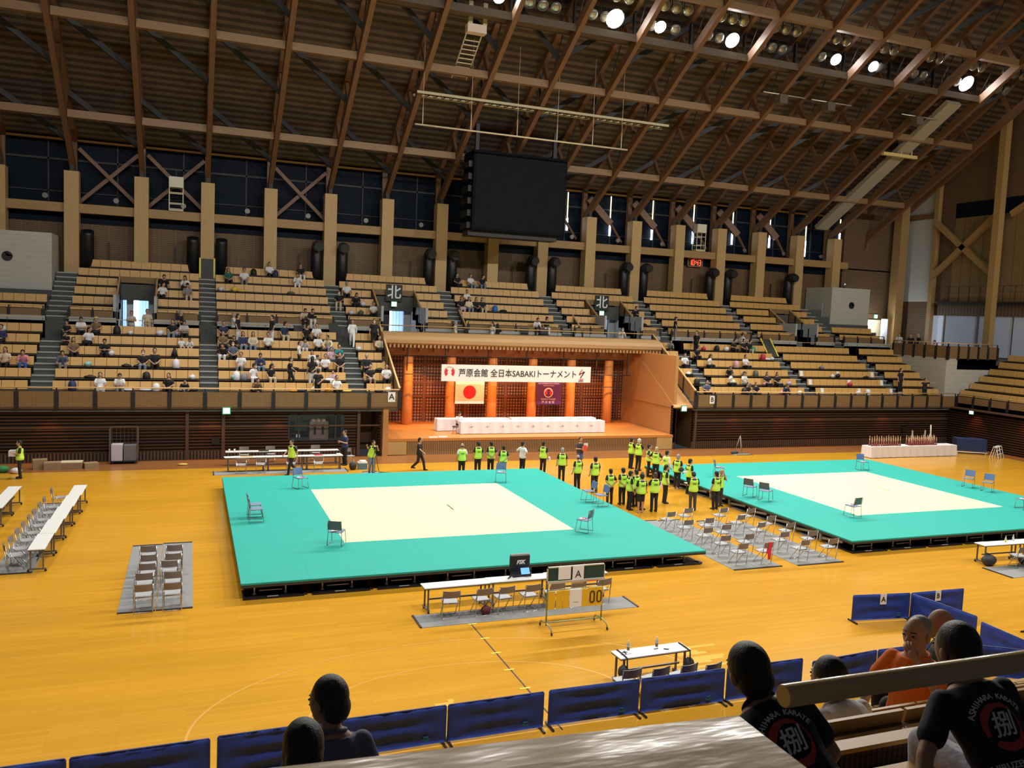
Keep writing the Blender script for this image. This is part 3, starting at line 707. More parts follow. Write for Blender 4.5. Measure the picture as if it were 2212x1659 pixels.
# red clock
t = thing('digital_clock', 'red digital clock reading 10:43 on the dark band of the rear wall', 'clock', (37.55, 58.15, 12.78))
MB().box(-.68, .68, 0, .12, -.3, .3).build('case', CHARC, t)
mb = MB()
for (a, b, c, d) in ((-.7, .7, -.34, -.28), (-.7, .7, .28, .34), (-.7, -.64, -.34, .34), (.64, .7, -.34, .34)): mb.box(a, b, -.03, 0, c, d)
mb.build('frame', mat('clock_frame', (.4, .18, .12), .5), t)
LED = mat('red_led', (1, .06, .02), .5, var=0, emit=4)
SEG = {'1': 'bc', '0': 'abcdef', '4': 'fgbc', '3': 'abgcd'}
mb = MB()
def digit(ch, cx):
    w, h, k = .17, .2, .035
    P = {'a': ((-w / 2, h), (w / 2, h)), 'b': ((w / 2, h), (w / 2, 0)), 'c': ((w / 2, 0), (w / 2, -h)), 'd': ((-w / 2, -h), (w / 2, -h)), 'e': ((-w / 2, 0), (-w / 2, -h)), 'f': ((-w / 2, h), (-w / 2, 0)), 'g': ((-w / 2, 0), (w / 2, 0))}
    for s in SEG[ch]:
        (a, b), (c, d) = P[s]; mb.beam((cx + a, -.012, b), (cx + c, -.012, d), k, .012, 0, up=(0, 1, 0))
for ch, cx in zip('1043', (-.44, -.18, .17, .43)): digit(ch, cx)
mb.box(-.02, .02, -.02, -.008, .06, .1).box(-.02, .02, -.02, -.008, -.1, -.06)
mb.build('digits', LED, t)
# black air ducts with curved spouts, one on either side of every second pillar
DUCT = mat('duct_black', (.010, .010, .013), .45, var=.1)
n = 0
for i in (1, 3, 5, 7, 9, 11, 13, 15):
    for s in (-1, 1):
        if i == 1 and s < 0: continue
        if i == 15 and s > 0: continue
        x = CX(i) + s * .85; spout = i >= 5
        lb = 'black air duct %s the %s pillar from the east booth' % ('west of' if s < 0 else 'east of', ORD[15 - i])
        t = thing('air_duct', lb, 'air duct', (x, 57.3, 9.47), 0, 'air ducts')
        MB().tube([(0, 0, 0), (0, 0, 2.2), (0, -.05, 2.45), (0 + .15 * s * 0, -.35, 2.55), (0, -.75, 2.5)] if spout else [(0, 0, 0), (0, 0, 2.3), (0, -.1, 2.55)], .36, 14).build('duct_pipe', DUCT, t)
        if spout: MB().tube([(0, -.7, 2.51), (0, -.95, 2.47)], [.33, .29], 14).build('nozzle', BLACK, t)
# slim dark posts with junction boxes before the rear wall
for k, i in enumerate((1, 2, 4, 6, 8, 10, 12, 14)):
    x = CX(i) + 1.95
    t = thing('sensor_post', 'thin dark post with a box on the rear wall, %s from the west booth' % ORD[k], 'post', (x, 58.2, 9.5), 0, 'thin rear wall posts')
    MB().box(-.03, .03, -.03, .03, 0, 2.0).build('pole', BLACK, t); MB().box(0, .22, -.08, .04, .35, .75).build('box', CHARC, t)
# round dish lamps on the beam line
for i in range(0, 16):
    x = CX(i) + 2.4
    t = thing('round_spot', 'round pale lamp on the tie beam, in the %s pillar bay from the east booth' % ORD[15 - i], 'lamp', (x, 57.5, 13.62), 0, 'lamps on the tie beam')
    MB().cyl((0, 0, 0), (0, 0, .3), .02, n=6).build('stem', BLACK, t)
    MB().tube([(0, .1, .38), (0, -.02, .36), (0, -.1, .35)], [.06, .14, .16], 14).build('reflector', mat('dish_steel', (.30, .30, .30), .35, .8), t)
# ivory hoist baskets
def hoist(label, x, z):
    t = thing('camera_hoist', label, 'hoist', (x, 57.55, z))
    MB().box(-.42, .42, -.35, .35, 1.35, 2.0).build('motor_box', mat('ivory_box', (.72, .68, .55), .5, var=.05), t)
    mb = MB()
    for sx in (-.4, .4):
        for sy in (-.3, .3): mb.box(sx - .025, sx + .025, sy - .025, sy + .025, 0, 1.35)
    for zz in (0, .35, 1.0):
        mb.box(-.42, .42, -.32, -.28, zz, zz + .05).box(-.42, .42, .28, .32, zz, zz + .05)
    mb.box(-.42, .42, -.32, .32, -.1, .02)
    mb.build('basket', IVORY, t)
    MB().box(-.02, .02, -.02, .02, 2.0, 2.5).build('cable', BLACK, t)
hoist('ivory hoist basket before the timber crosses over the west stand', -.92, 13.72)
hoist('ivory hoist basket above the red clock', 37.4, 13.72)
# concrete control booths in the upper stand
for x0, x1, y0, z1, hole, nm in ((-14, -7.48, 55.0, 11.62, -9.72, 'west'), (48.8, 52.75, 55.2, 11.35, 50.9, 'east')):
    t = thing('control_booth', 'pale concrete %s control booth with a round black porthole' % nm, 'booth', ((x0 + x1) / 2, 55, 0))
    c = (x0 + x1) / 2
    MB().box(x0 - c, x1 - c, y0 - 55, 58.3 - 55, 7.6, z1).build('shell', CONB, t)
    mb = MB(); ring(mb, hole - c, z1 - 1.45 if nm == 'west' else 9.95, 0, .28, 0, 360, y0 - 55.02, .03, 24); mb.build('porthole', BLACK, t)
    if nm == 'east':
        MB().box(x0 - c - .03, x0 - c, 1.2, 2.2, 8.0, 10.1).build('side_door', mat('booth_door', (.50, .49, .44), .6), t)
t = thing('booth_projector', 'small white floodlamp on top of the east concrete booth', 'lamp', (50.1, 55.35, 11.35))
MB().box(-.05, .05, -.05, .05, 0, .12).build('bracket', BLACK, t); MB().ball((0, -.1, .28), (.2, .16, .2)).build('lamp_body', STEEL, t)
# letters on the stand front
t = thing('letter_sign', 'white sheet with a black letter A on the stand front beside the stage', 'sign', (10.3, 45.04, 3.3))
MB().box(-.2, .2, 0, .01, -.27, .27).build('sheet', PAPER, t); letter('A', .45, INK, t, (0, -.004, 0), bold=.008)
t = thing('letter_sign', 'white sheet with a black letter B on the stand front beside the stage', 'sign', (30.95, 45.04, 3.2))
MB().box(-.18, .18, 0, .01, -.25, .25).build('sheet', PAPER, t); letter('B', .4, INK, t, (0, -.004, 0), bold=.008)

# ================================================================== roof rigging
REFL = mat('lamp_glass', (.34, .34, .31), .2, .7, var=.2); LAMPB = mat('lamp_body', (.30, .29, .26), .45, .5, var=.1)
LIT = mat('lit_lamp', (1, .97, .95), .3, var=0, emit=60)
CATW = mat('catwalk_steel', (.13, .10, .075), .7, var=.1, spec=.2)
t = thing('lamp_catwalk', 'lighting catwalk slung below the roof trusses carrying the floodlights', 'catwalk', (20, 44.9, 0))
zc = CH(44.9) - .1
MB().box(-24, 31, -.55, .75, zc + .55, zc + .65).build('deck', CATW, t)
MB().box(-24, 31, -.62, -.55, zc + .3, zc + .7).box(-24, 31, .75, .8, zc + .5, zc + .75).build('edge_beam', CATW, t)
mb = MB()
for k in range(45): mb.cyl((-24 + k * 1.25, .8, zc + .6), (-24 + k * 1.25, .8, zc + 2.0), .025, n=5)
for dz in (1.2, 1.6, 2.0): mb.box(-24, 31, .78, .82, zc + dz, zc + dz + .03)
mb.build('guard_rail', CATW, t)
mb = MB()
for i in range(2, 17): mb.box(CX(i) - 20 - .06, CX(i) - 20 + .06, -.1, .1, zc + .6, DK(44.9) - .2)
mb.build('hanger', BLACK, t)
lamp_n = 0
def flood(x, y, z, lit, label, r=.3):
    t = thing('floodlight', label, 'floodlight', (x, y, z), 0, None if lit else 'unlit catwalk floodlights')
    M = Matrix.Rotation(R_(-52), 4, 'X')
    MB().tube([(0, 0, .42), (0, 0, .3), (0, 0, .06), (0, 0, 0)], [.1, .2, r, r * 1.02], 14).xf(M).build('housing', LAMPB, t)
    mb = MB().ball((0, 0, .0), (r * .94, r * .94, .06 if not lit else .16), 14, 6).xf(M)
    mb.build('lens', LIT if lit else REFL, t)
    MB().box(-r - .03, -r, -.03, .03, 0, .55).box(r, r + .03, -.03, .03, 0, .55).box(-r - .03, r + .03, -.03, .03, .52, .56).build('yoke', BLACK, t)
bays = list(range(6, 17))
for i in bays:
    c = CX(i) + 1.916
    nm = ORD[16 - i]
    for row in range(2):
        for k in range(3):
            x = c - 1.0 + k * .78 + row * .1
            y = 44.4 - row * 1.15; z = CH(y) + (1.0 if row == 0 else 1.05)
            if any(abs(x - lx * 1.018) < .5 for lx in LIT_X) and row == 0: continue
            flood(x, y, z, False, 'unlit round floodlight, %s row, %s lamp in the %s catwalk bay from the east gable' % (('front', 'rear')[row], ORD[k], nm))
for k, x in enumerate(LIT_X):
    flood(x * 1.018, 44.35, CH(44.35) + .95, True, 'glaring lit floodlight, %s from the east end of the catwalk' % ORD[6 - k], (.34, .55, .36, .46, .38, .36, .55)[k])
# lattice ladder and second catwalk on the west part
t = thing('service_ladder', 'ivory sloping service ladder hanging between two roof trusses', 'ladder', (14.6, 47.2, 0))
mb = MB()
for sx in (-.45, .45):
    mb.tube([(sx, 1.6, CH(48.8) + .35), (sx, -.9, CH(46.3) + .5), (sx, -1.3, CH(45.9) + .5)], .04, 6)
mb.build('stringer', IVORY, t)
mb = MB()
for k in range(9):
    y = 1.5 - k * .28; mb.box(-.45, .45, y - .05, y + .05, CH(47.2 + y) + .4, CH(47.2 + y) + .44)
mb.build('rung', IVORY, t)
MB().box(-.55, .55, -1.6, -1.1, CH(45.9) + .3, CH(45.9) + .75).build('landing', mat('landing_ivory', (.75, .62, .5), .5), t)
mb = MB()
for sx in (-.42, .42): mb.box(sx - .12, sx + .12, -1.7, -1.5, CH(45.9) + .75, CH(45.9) + 1.9)
mb.build('post', IVORY, t)
t = thing('lattice_gantry', 'pale lattice gantry below the second purlin line', 'catwalk', (20.5, 49.6, 0))
zz = CH(49.6) - .2
MB().box(-8.3, 8.6, -.5, -.4, zz, zz + .14).box(-8.3, 8.6, .4, .5, zz, zz + .14).build('edge_beam', mat('gantry_pale', (.50, .44, .28), .5, var=.1), t)
mb = MB()
for k in range(34): mb.beam((-8.3 + k * .5, -.45, zz + .05), (-8.05 + k * .5, .45, zz + .05), .04, .04).beam((-8.05 + k * .5, .45, zz + .05), (-7.8 + k * .5, -.45, zz + .05), .04, .04)
mb.build('lattice', CATW, t)
mb = MB()
for i in range(6, 11): mb.box(CX(i) - 20.5 - .04, CX(i) - 20.5 + .04, -.05, .05, zz + .1, DK(49.6) - .2)
mb.build('hanger', BLACK, t)
t = thing('hanging_bar', 'thin pale pipe hung on six rods before the roof', 'pipe', (18.7, 48.0, 18.67))
MB().cyl((-6.85, 0, 0), (6.85, 0, 0), .05, n=8).build('pipe', mat('pale_pipe', (.70, .60, .42), .5), t)
mb = MB()
for x in (-6.4, -3.5, -.6, 2.0, 4.4, 6.4): MB().cyl((x, 0, 0), (x, 0, CH(48.0) - 18.67 + 2.0), .012, n=5).cyl((x, 0, 0), (x, 0, 1.0), .03, n=5).build('rod', mat('pale_pipe', (.70, .60, .42), .5), t)

t = thing('inclined_gangway', 'long grey inclined gangway climbing along the roof near the east gable', 'gangway', (49.0, 0, 0))
GANG = mat('gangway_grey', (.36, .32, .24), .7, var=.1)
MB().beam((0, 57.3, CH(57.3) + .1), (0, 44.9, CH(44.9) + .1), 1.2, .35, up=(0, .5, .85)).build('gangway_soffit', GANG, t)
mb = MB()
for k in range(10):
    y = 57 - k * 1.2; mb.cyl((-.62, y, CH(y) + .2), (-.62, y, CH(y) + 1.6), .025, n=5).cyl((.62, y, CH(y) + .2), (.62, y, CH(y) + 1.6), .025, n=5)
mb.build('rail_post', BLACK, t)
t = thing('cross_bar', 'bright yellow timber bar under the inclined gangway', 'beam', (48.6, 49.0, 0))
MB().box(-1.6, 1.6, -.12, .12, CH(49.0) - .5, CH(49.0) - .28).build('bar', mat('yellow_bar', (.68, .52, .20), .5), t)
MB().box(.1, .16, -.05, .05, CH(49.0) - .3, CH(49.0) + .2).box(1.1, 1.16, -.05, .05, CH(49.0) - .3, CH(49.0) + .2).build('hanger', IVORY, t)
for k, i in enumerate((12, 13, 15)):
    tag(MB().cyl((CX(i) - 1.4, 46.0, CH(46.0) - .2), (CX(i) + 1.9, 46.0, CH(46.0) - .2), .035, n=6).build('light_pipe', mat('bright_pipe', (.8, .75, .7), .35, .5)), 'short bright pipe under the roof trusses, %s from the lamps by the gable' % ORD[2 - k], 'pipe')
    tag(MB().box(-.3, .3, -.3, .3, -.25, .3).build('junction_box', CATW, None, (CX(i), 46.0, CH(46.0) - .55)), 'square box hung below the roof truss at the bright pipe, %s from the gable' % ORD[2 - k], 'box')

# ================================================================== competition platforms
def tatami(name, col):
    return ramp_mat(name, 'X', 1.8585, [(0, tuple(c * .80 for c in col)), (.006, col)], .75, .03, 'Y', 1.8585, [(0, (.88, .88, .88)), (.005, (1, 1, 1))], nscale=1.2)
TEAL = tatami('teal_mat', (.010, .38, .31))
CREAM = mat('cream_mat', (.93, .90, .44), .75, var=.015, scale=1)
PLATE = mat('base_plate', (.010, .010, .012), .4, var=.2)
JACK = mat('jack_steel', (.80, .77, .70), .4, .25)
def platform(label, x, y, W, ex, ey, EW, lx, hidden_side):
    """a square stage of teal mats with a cream square, on steel leg frames; x, y = near west corner"""
    t = thing('competition_platform', label, 'platform', (x, y, 0))
    z = .47
    cx, cy = ex - x, ey - y
    mb = MB()
    for (a, b, c, d) in ((0, W, 0, cy), (0, W, cy + EW, W), (0, cx, cy, cy + EW), (cx + EW, W, cy, cy + EW)): mb.box(a, b, c, d, z - .05, z)
    mb.build('teal_mat', TEAL, t)
    MB().box(cx, cx + EW, cy, cy + EW, z - .05, z + .001).build('cream_mat', CREAM, t)
    mb = MB().box(lx - x - .03, lx - x + .03, cy + EW / 2 - .45, cy + EW / 2 + .45, z + .001, z + .004)
    mb.build('mark_line', mat('mark_brown', (.16, .06, .03) if hidden_side else (.6, .48, .25), .7), t)
    MB().box(.0, W, .0, W, z - .13, z - .05).build('deck', mat('deck_edge', (.035, .03, .026), .6), t)
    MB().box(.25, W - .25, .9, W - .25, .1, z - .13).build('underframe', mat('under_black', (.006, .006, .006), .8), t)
    n = 8; step = W / n
    def frame(M):
        o = MB().box(.06, step - .16, .0, .75, 0, .05).box(step - .28, step - .06, .08, .3, 0, .05).xf(M).build('base_plate', PLATE, t)
        mb = MB()
        for px in (.38, 1.22):
            mb.cyl((px, .3, .05), (px, .3, z - .13), .022, n=8).cyl((px, .3, .05), (px, .3, .09), .06, .03, n=8).box(px - .07, px + .07, .25, .35, z - .2, z - .13)
        mb.cyl((.5, .25, .17), (1.12, .25, .17), .016, n=6).box(.7, 1.0, .04, .07, .05, .056)
        mb.xf(M).build('leg_frame', JACK, o)
    for k in range(n): frame(Matrix.Translation((k * step, .0, 0)))
    if hidden_side:                     # frames along the near west side of the far platform are folded, grey
        pass
    else:
        mb = MB()
        for k in range(10):
            y0 = .5 + k * 1.45; mb.beam((.04, y0, .3), (.08, y0 + 1.1, .16), .05, .09).box(.02, .1, y0 + 1.1, y0 + 1.2, .05, .34).box(.0, .5, y0 + .2, y0 + .9, 0, .04)
        mb.build('side_frame', mat('folded_frame', (.20, .19, .16), .6), t)
    return t
platform('teal and cream competition platform nearest the scoreboard, with a short dark line in the middle', 1.34, 23.41, 14.87, 4.74, 26.91, 8.21, 9.55, True)
platform('teal and cream competition platform toward the trophy table', 22.29, 23.28, 14.87, 25.6, 26.54, 8.21, 31.1, False)

# ================================================================== chairs
GREYSEAT = mat('grey_vinyl', (.36, .37, .38), .5, var=.06); DARKBACK = mat('dark_back', (.055, .05, .048), .45, var=.1); BROWNBACK = mat('brown_back', (.20, .165, .14), .5, var=.08)
CHROME = mat('chair_chrome', (.60, .58, .55), .22, .95)
def folding_chair(label, loc, rotz, group, back=None):
    """front = -Y"""
    t = thing('folding_chair', label, 'chair', loc, rotz, group)
    mb = MB(); n = 8; rings = []
    mb.hexa([(-.2, -.2, .42), (.2, -.2, .42), (-.2, .16, .41), (.2, .16, .41), (-.2, -.2, .45), (.2, -.2, .45), (-.2, .16, .435), (.2, .16, .435)]).cyl((-.2, -.2, .435), (.2, -.2, .435), .018, n=8)
    mb.build('seat', GREYSEAT, t)
    mb = MB()
    for k in range(n):
        a0, a1 = -.235 + .47 * k / n, -.235 + .47 * (k + 1) / n
        c = lambda a: .235 + .05 * (1 - (a / .235) ** 2)
        mb.hexa([(a0, c(a0) - .03, .6), (a1, c(a1) - .03, .6), (a0, c(a0) - .012, .6), (a1, c(a1) - .012, .6), (a0, c(a0), .79), (a1, c(a1), .79), (a0, c(a0) + .02, .79), (a1, c(a1) + .02, .79)])
    mb.build('backrest', back or BROWNBACK, t)
    MB().tube([(-.225, .25, .78), (-.225, .17, .03), (-.2, .165, .012), (.2, .165, .012), (.225, .17, .03), (.225, .25, .78)], .013, 7).build('rear_frame', CHROME, t)
    MB().tube([(-.2, .13, .5), (-.2, -.22, .03), (-.18, -.235, .012), (.18, -.235, .012), (.2, -.22, .03), (.2, .13, .5)], .012, 7).build('front_frame', CHROME, t)
    MB().cyl((-.21, -.05, .41), (.21, -.05, .41), .009, n=6).cyl((-.21, .16, .41), (.21, .16, .41), .009, n=6).build('seat_bar', CHROME, t)
    return t
FC = folding_chair('', (0, 0, 0), 0, '')
FCUSED = [False]
def chair_at(x, y, rz, label, group, back=None, z=0):
    if not FCUSED[0]:
        FCUSED[0] = True; FC.location = (x, y, z); FC.rotation_euler = (0, 0, rz); FC['label'] = label; FC['group'] = group; return FC
    return dup(FC, (x, y, z), rz, label, group)
chair_at(-1.08, 23.22, PI + .02, 'folding chair at the front of the left file on the pair of grey mats', 'chairs on the pair of mats')
for k, (x, y) in enumerate([(-1.1, 24.2), (-1.06, 25.08), (-1.07, 25.93), (-1.11, 26.89)]):
    chair_at(x, y, PI + random.uniform(-.05, .05), 'folding chair, %s from the front in the left file on the pair of grey mats' % ORD[k + 1], 'chairs on the pair of mats')
for k, (x, y) in enumerate([(-.38, 23.22), (-.39, 24.18), (-.49, 25.23), (-.41, 25.93), (-.38, 26.84)]):
    chair_at(x, y, PI + random.uniform(-.05, .05), 'folding chair, %s from the front in the right file on the pair of grey mats' % ORD[k], 'chairs on the pair of mats')
for k, y in enumerate([27.75, 28.44, 29.37, 30.26, 31.19, 32.0, 33.0, 33.9, 35.5]):
    chair_at(-4.78 + .02 * k, y, PI / 2 + random.uniform(-.08, .08) + (0 if k else .3), 'folding chair at the long white table by the west side, %s from its near end' % ORD[k], 'chairs at the long side table')
for k, y in enumerate([33.6, 34.4, 35.2]):
    chair_at(-6.95, y, PI / 2, 'folding chair at the farthest west table, %s in line' % ORD[k], 'chairs at the farthest west table')
MID = {0: [22.97, 24.0, 25.07, 26.21, 27.49], 1: [22.9, 24.0, 25.32, 26.33, 27.89], 2: [22.88, 23.96, 25.33, 26.49, 27.68], 3: [22.82, 23.88, 25.05, 26.13, 27.38]}
for c, ys in MID.items():
    for k, y in enumerate(ys):
        x = (17.3, 18.3, 19.8, 20.93)[c]
        lb = 'folding chair in the %s file between the platforms, %s from the near end' % (ORD[c], ORD[k])
        if c == 1 and k == 0: lb = 'folding chair with a red cloth hanging on its back, between the platforms'
        chair_at(x + random.uniform(-.05, .05), y + .17, PI + .12 + random.uniform(-.1, .1), lb, 'chairs between the platforms')
t = tag(MB().hexa([(-.06, .0, .2), (.05, .0, .2), (-.06, .02, .2), (.05, .02, .2), (-.09, -.02, .8), (.06, -.02, .8), (-.09, .03, .8), (.06, .03, .8)]).hexa([(-.16, .0, .42), (.0, .0, .4), (-.16, .02, .42), (.0, .02, .4), (-.1, -.02, .62), (.05, -.02, .62), (-.1, .03, .62), (.05, .03, .62)]).build('red_cloth', mat('red_cloth', (.62, .03, .05), .8, bump=.3), None, (18.33, 22.79, 0), (0, 0, .1)), 'red cloth draped over a folding chair between the platforms', 'cloth')
for k, x in enumerate([6.5, 7.37, 8.0, 8.76, 9.49, 10.15, 10.93]):
    chair_at(x, 20.84, PI + (-.12, .1, .12, .12, .1, .05, .15)[k], 'folding chair at the scoreboard tables, %s from the left end' % ORD[k], 'chairs at the scoreboard tables')
for k, x in enumerate([8.7, 9.33, 10.01, 10.55]):
    chair_at(x, 15.2 - (0, .08, .1, .2)[k], PI + (.1, .2, .2, .22)[k], 'dark-backed folding chair at the drinks table, %s from its paper end' % ORD[k], 'chairs at the drinks table')
for k, (x, y) in enumerate([(2.3, 41.9), (3.2, 42.0), (4.6, 41.9), (5.9, 41.9), (2.6, 43.8), (3.9, 43.9), (5.0, 43.8), (6.2, 44.0)]):
    chair_at(x, y - .5 if k < 4 else y + .35, 0 if k >= 4 else PI, 'folding chair at the office tables by the back wall, %s of the %s side' % (ORD[k % 4], 'arena' if k < 4 else 'wall'), 'chairs at the office tables')
chair_at(7.75, 43.2, .4, 'folding chair standing alone right of the office tables', 'chairs at the office tables')
for k, (x, y) in enumerate([(27.1, 20.5), (27.6, 20.35), (27.35, 19.9)]):
    chair_at(x, y, PI - .2, 'folding chair at the score table of the far platform, %s from the black bag' % ORD[k], 'chairs at the far score table')
# blue stacking chairs on the platforms
BLUE = mat('blue_plastic', (.11, .19, .38), .45, var=.06); GREYP2 = mat('slate_plastic', (.13, .125, .13), .45, var=.06)
SLED = mat('sled_steel', (.30, .27, .25), .3, .8)
def blue_chair(label, loc, rotz):
    t = thing('stacking_chair', label, 'chair', loc, rotz, 'blue chairs on the platforms')
    mb = MB().hexa([(-.22, -.22, .44), (.22, -.22, .44), (-.2, .2, .42), (.2, .2, .42), (-.22, -.22, .46), (.22, -.22, .46), (-.2, .2, .44), (.2, .2, .44)]).cyl((-.22, -.215, .445), (.22, -.215, .445), .018, n=8)
    mb.build('seat', mat('blue_seat', (.20, .27, .40), .5, var=.05), t)
    mb = MB()
    for k in range(8):
        a0, a1 = -.22 + .44 * k / 8, -.22 + .44 * (k + 1) / 8
        c = lambda a: .22 + .03 * (1 - (a / .22) ** 2)
        mb.hexa([(a0, c(a0) - .04, .52), (a1, c(a1) - .04, .52), (a0, c(a0) - .02, .52), (a1, c(a1) - .02, .52), (a0, c(a0) + .01, .82), (a1, c(a1) + .01, .82), (a0, c(a0) + .03, .82), (a1, c(a1) + .03, .82)])
    mb.build('backrest', BLUE, t)
    mb = MB()
    for s in (-1, 1): mb.tube([(s * .22, .27, .8), (s * .22, .2, .44), (s * .235, .24, .02), (s * .235, .2, .012), (s * .235, -.24, .012), (s * .235, -.26, .03), (s * .22, -.2, .43), (s * .22, .2, .43)], .011, 6)
    mb.cyl((-.23, -.2, .43), (.23, -.2, .43), .01, n=6)
    mb.build('sled_frame', SLED, t)
    return t
PZ = .471
BC = [((4.35, 35.55), .45, 'blue chair at the far left corner of the cream square on the nearer platform'), ((2.2, 31.0), PI / 2, 'blue chair, farther of the pair on the left edge of the nearer platform'),
      ((2.2, 30.3), PI / 2, 'blue chair, nearer of the pair on the left edge of the nearer platform'), ((4.45, 26.75), PI - .45, 'blue chair at the near left corner of the cream square on the nearer platform'),
      ((13.25, 35.4), -.35, 'blue chair at the far right corner of the cream square on the nearer platform'), ((15.55, 31.0), -PI / 2, 'blue chair, farther of the pair on the right edge of the nearer platform'),
      ((15.7, 30.2), -PI / 2, 'blue chair, nearer of the pair on the right edge of the nearer platform'), ((13.2, 26.55), PI + .75, 'blue chair at the near right corner of the cream square on the nearer platform'),
      ((24.7, 35.0), 1.1, 'blue chair at the far left corner of the far platform'), ((23.3, 30.6), PI / 2 + .55, 'dark-backed blue chair, farther of the pair on the near edge of the far platform'),
      ((23.45, 29.7), PI / 2 + .55, 'dark-backed blue chair, nearer of the pair on the near edge of the far platform'), ((25.25, 26.45), PI + .15, 'blue chair with its dark back before the cream square of the far platform'),
      ((34.1, 35.3), -.15, 'blue chair at the far right corner of the far platform'), ((36.2, 30.4), -PI / 2 + .5, 'blue chair, farther of the pair by the brown floor beyond the far platform'),
      ((36.3, 29.4), -PI / 2 + .5, 'blue chair, nearer of the pair by the brown floor beyond the far platform'), ((34.4, 26.0), -PI / 2 - .1, 'blue chair cut off at the edge of the picture on the far platform')]
b0 = None
for (x, y), rz, lb in BC:
    if b0 is None: b0 = blue_chair(lb, (x, y, PZ), rz)
    else: dup(b0, (x, y, PZ), rz, lb)
    if 'dark' in lb or 'near left' in lb or 'near right' in lb:
        r = [o for o in COL.objects if o.get('label') == lb][0]; bk = [c for c in r.children if c.name.startswith('backrest')][0]
        bk.material_slots[0].link = 'OBJECT'; bk.material_slots[0].material = GREYP2; bk['label'] = 'slate grey backrest'
for (x, y), nm in [((4.35, 35.5), 'far left chair of the nearer platform'), ((4.4, 26.7), 'near left chair of the nearer platform'), ((13.25, 35.4), 'far right chair of the nearer platform'), ((13.15, 26.6), 'near right chair of the nearer platform'), ((34.1, 35.25), 'far right chair of the far platform'), ((34.35, 26.05), 'chair at the picture edge'), ((25.2, 26.5), 'dark-backed chair before the far cream square'), ((24.65, 35.0), 'far left chair of the far platform')]:
    f = thing('referee_flags', 'small red and white flags lying on the ' + nm, 'flag', (x, y, PZ + .462))
    MB().box(-.14, .06, -.08, .05, 0, .012).build('white_flag', PAPER, f); MB().box(-.02, .14, -.02, .04, .012, .022).build('red_flag', mat('red_cloth', (.62, .03, .05), .8), f)

# ================================================================== mats, tables
MATG = mat('grey_mat', (.25, .255, .25), .85, var=.06, bump=.1); MATE = mat('mat_edge', (.035, .03, .03), .7)
def floor_mat_(label, x0, x1, y0, y1, group=None, ends='y'):
    t = thing('floor_mat', label, 'mat', ((x0 + x1) / 2, (y0 + y1) / 2, 0), 0, group)
    w, d = (x1 - x0) / 2, (y1 - y0) / 2
    MB().box(-w, w, -d, d, 0, .012).build('sheet', MATG, t)
    mb = MB()
    if ends == 'y': mb.box(-w, w, d, d + .06, 0, .03).box(-w, w, -d - .06, -d, 0, .03)
    else: mb.box(w, w + .05, -d, d, 0, .03).box(-w - .05, -w, -d, d, 0, .03)
    mb.build('edge_strip', MATE, t)
floor_mat_('grey floor mat under the left file of the paired chairs', -1.7, -.8, 23.2, 29.5, 'paired grey mats'); floor_mat_('grey floor mat under the right file of the paired chairs', -.78, .12, 23.2, 29.6, 'paired grey mats')
floor_mat_('grey floor mat under the chairs of the long side table', -5.3, -4.25, 27.3, 36.3); floor_mat_('long grey floor mat under the chairs at the scoreboard tables', 5.6, 11.85, 20.25, 21.15, None, 'x')
floor_mat_('grey floor mat between the platforms, against the nearer platform', 16.78, 17.72, 22.62, 29.1, 'grey mats between the platforms'); floor_mat_('grey floor mat between the platforms, second from the nearer platform', 17.74, 18.7, 22.62, 29.0, 'grey mats between the platforms')
floor_mat_('grey floor mat between the platforms, third from the nearer platform', 19.3, 20.25, 22.55, 28.6, 'grey mats between the platforms'); floor_mat_('grey floor mat between the platforms, against the far platform', 20.27, 21.25, 22.55, 28.0, 'grey mats between the platforms')
floor_mat_('grey floor mat under the office tables by the back wall', 1.1, 7.3, 41.1, 42.0, None, 'x'); floor_mat_('grey floor mat at the score table of the far platform', 25.75, 29.5, 19.6, 20.75, None, 'x')
floor_mat_('small grey mat under the photographer', 8.0, 8.75, 40.2, 40.9)
TOP = mat('table_top', (.74, .74, .70), .45, var=.02); TEDGE = mat('table_edge', (.05, .045, .04), .5); TLEG = mat('table_leg', (.16, .15, .14), .4, .5)
def table(label, loc, rotz, L, group=None, w=.45, h=.7):
    """folding table on castors, length along X"""
    t = thing('folding_table', label, 'table', loc, rotz, group)
    MB().box(-L / 2, L / 2, -w / 2, w / 2, h - .025, h).build('table_top', TOP, t)
    MB().box(-L / 2 + .01, L / 2 - .01, -w / 2 + .01, w / 2 - .01, h - .05, h - .025).build('edge_frame', TEDGE, t)
    for s in (-1, 1):
        x = s * (L / 2 - .12)
        mb = MB().box(x - .02, x + .02, -w / 2 + .04, -w / 2 + .08, .08, h - .05).box(x - .02, x + .02, w / 2 - .08, w / 2 - .04, .08, h - .05).box(x - .03, x + .03, -w / 2 - .02, w / 2 + .02, .06, .1)
        o = mb.build('leg_frame', TLEG, t)
        m2 = MB()
        for yy in (-w / 2, w / 2): m2.cyl((x - .02, yy, .035), (x + .02, yy, .035), .035, n=10)
        m2.build('castor', BLACK, o)
    MB().box(-L / 2 + .15, L / 2 - .15, -.02, .02, .3, .34).build('stretcher', TLEG, t)
    return t
T0 = table('long white side table west of the platforms, nearest section', (-4.14, 28.15, 0), PI / 2, 1.82, 'sections of the long side table')
for k, nm in enumerate(('second', 'third', 'fourth', 'farthest')): dup(T0, (-4.11 + .045 * k, 30.0 + 1.83 * k, 0), PI / 2, 'long white side table west of the platforms, %s section' % nm)
for k, y in enumerate((33.8, 35.62)): dup(T0, (-6.25, y, 0), PI / 2, 'white folding table at the far west edge of the floor, %s half' % ('nearer', 'farther')[k], 'farthest west tables')
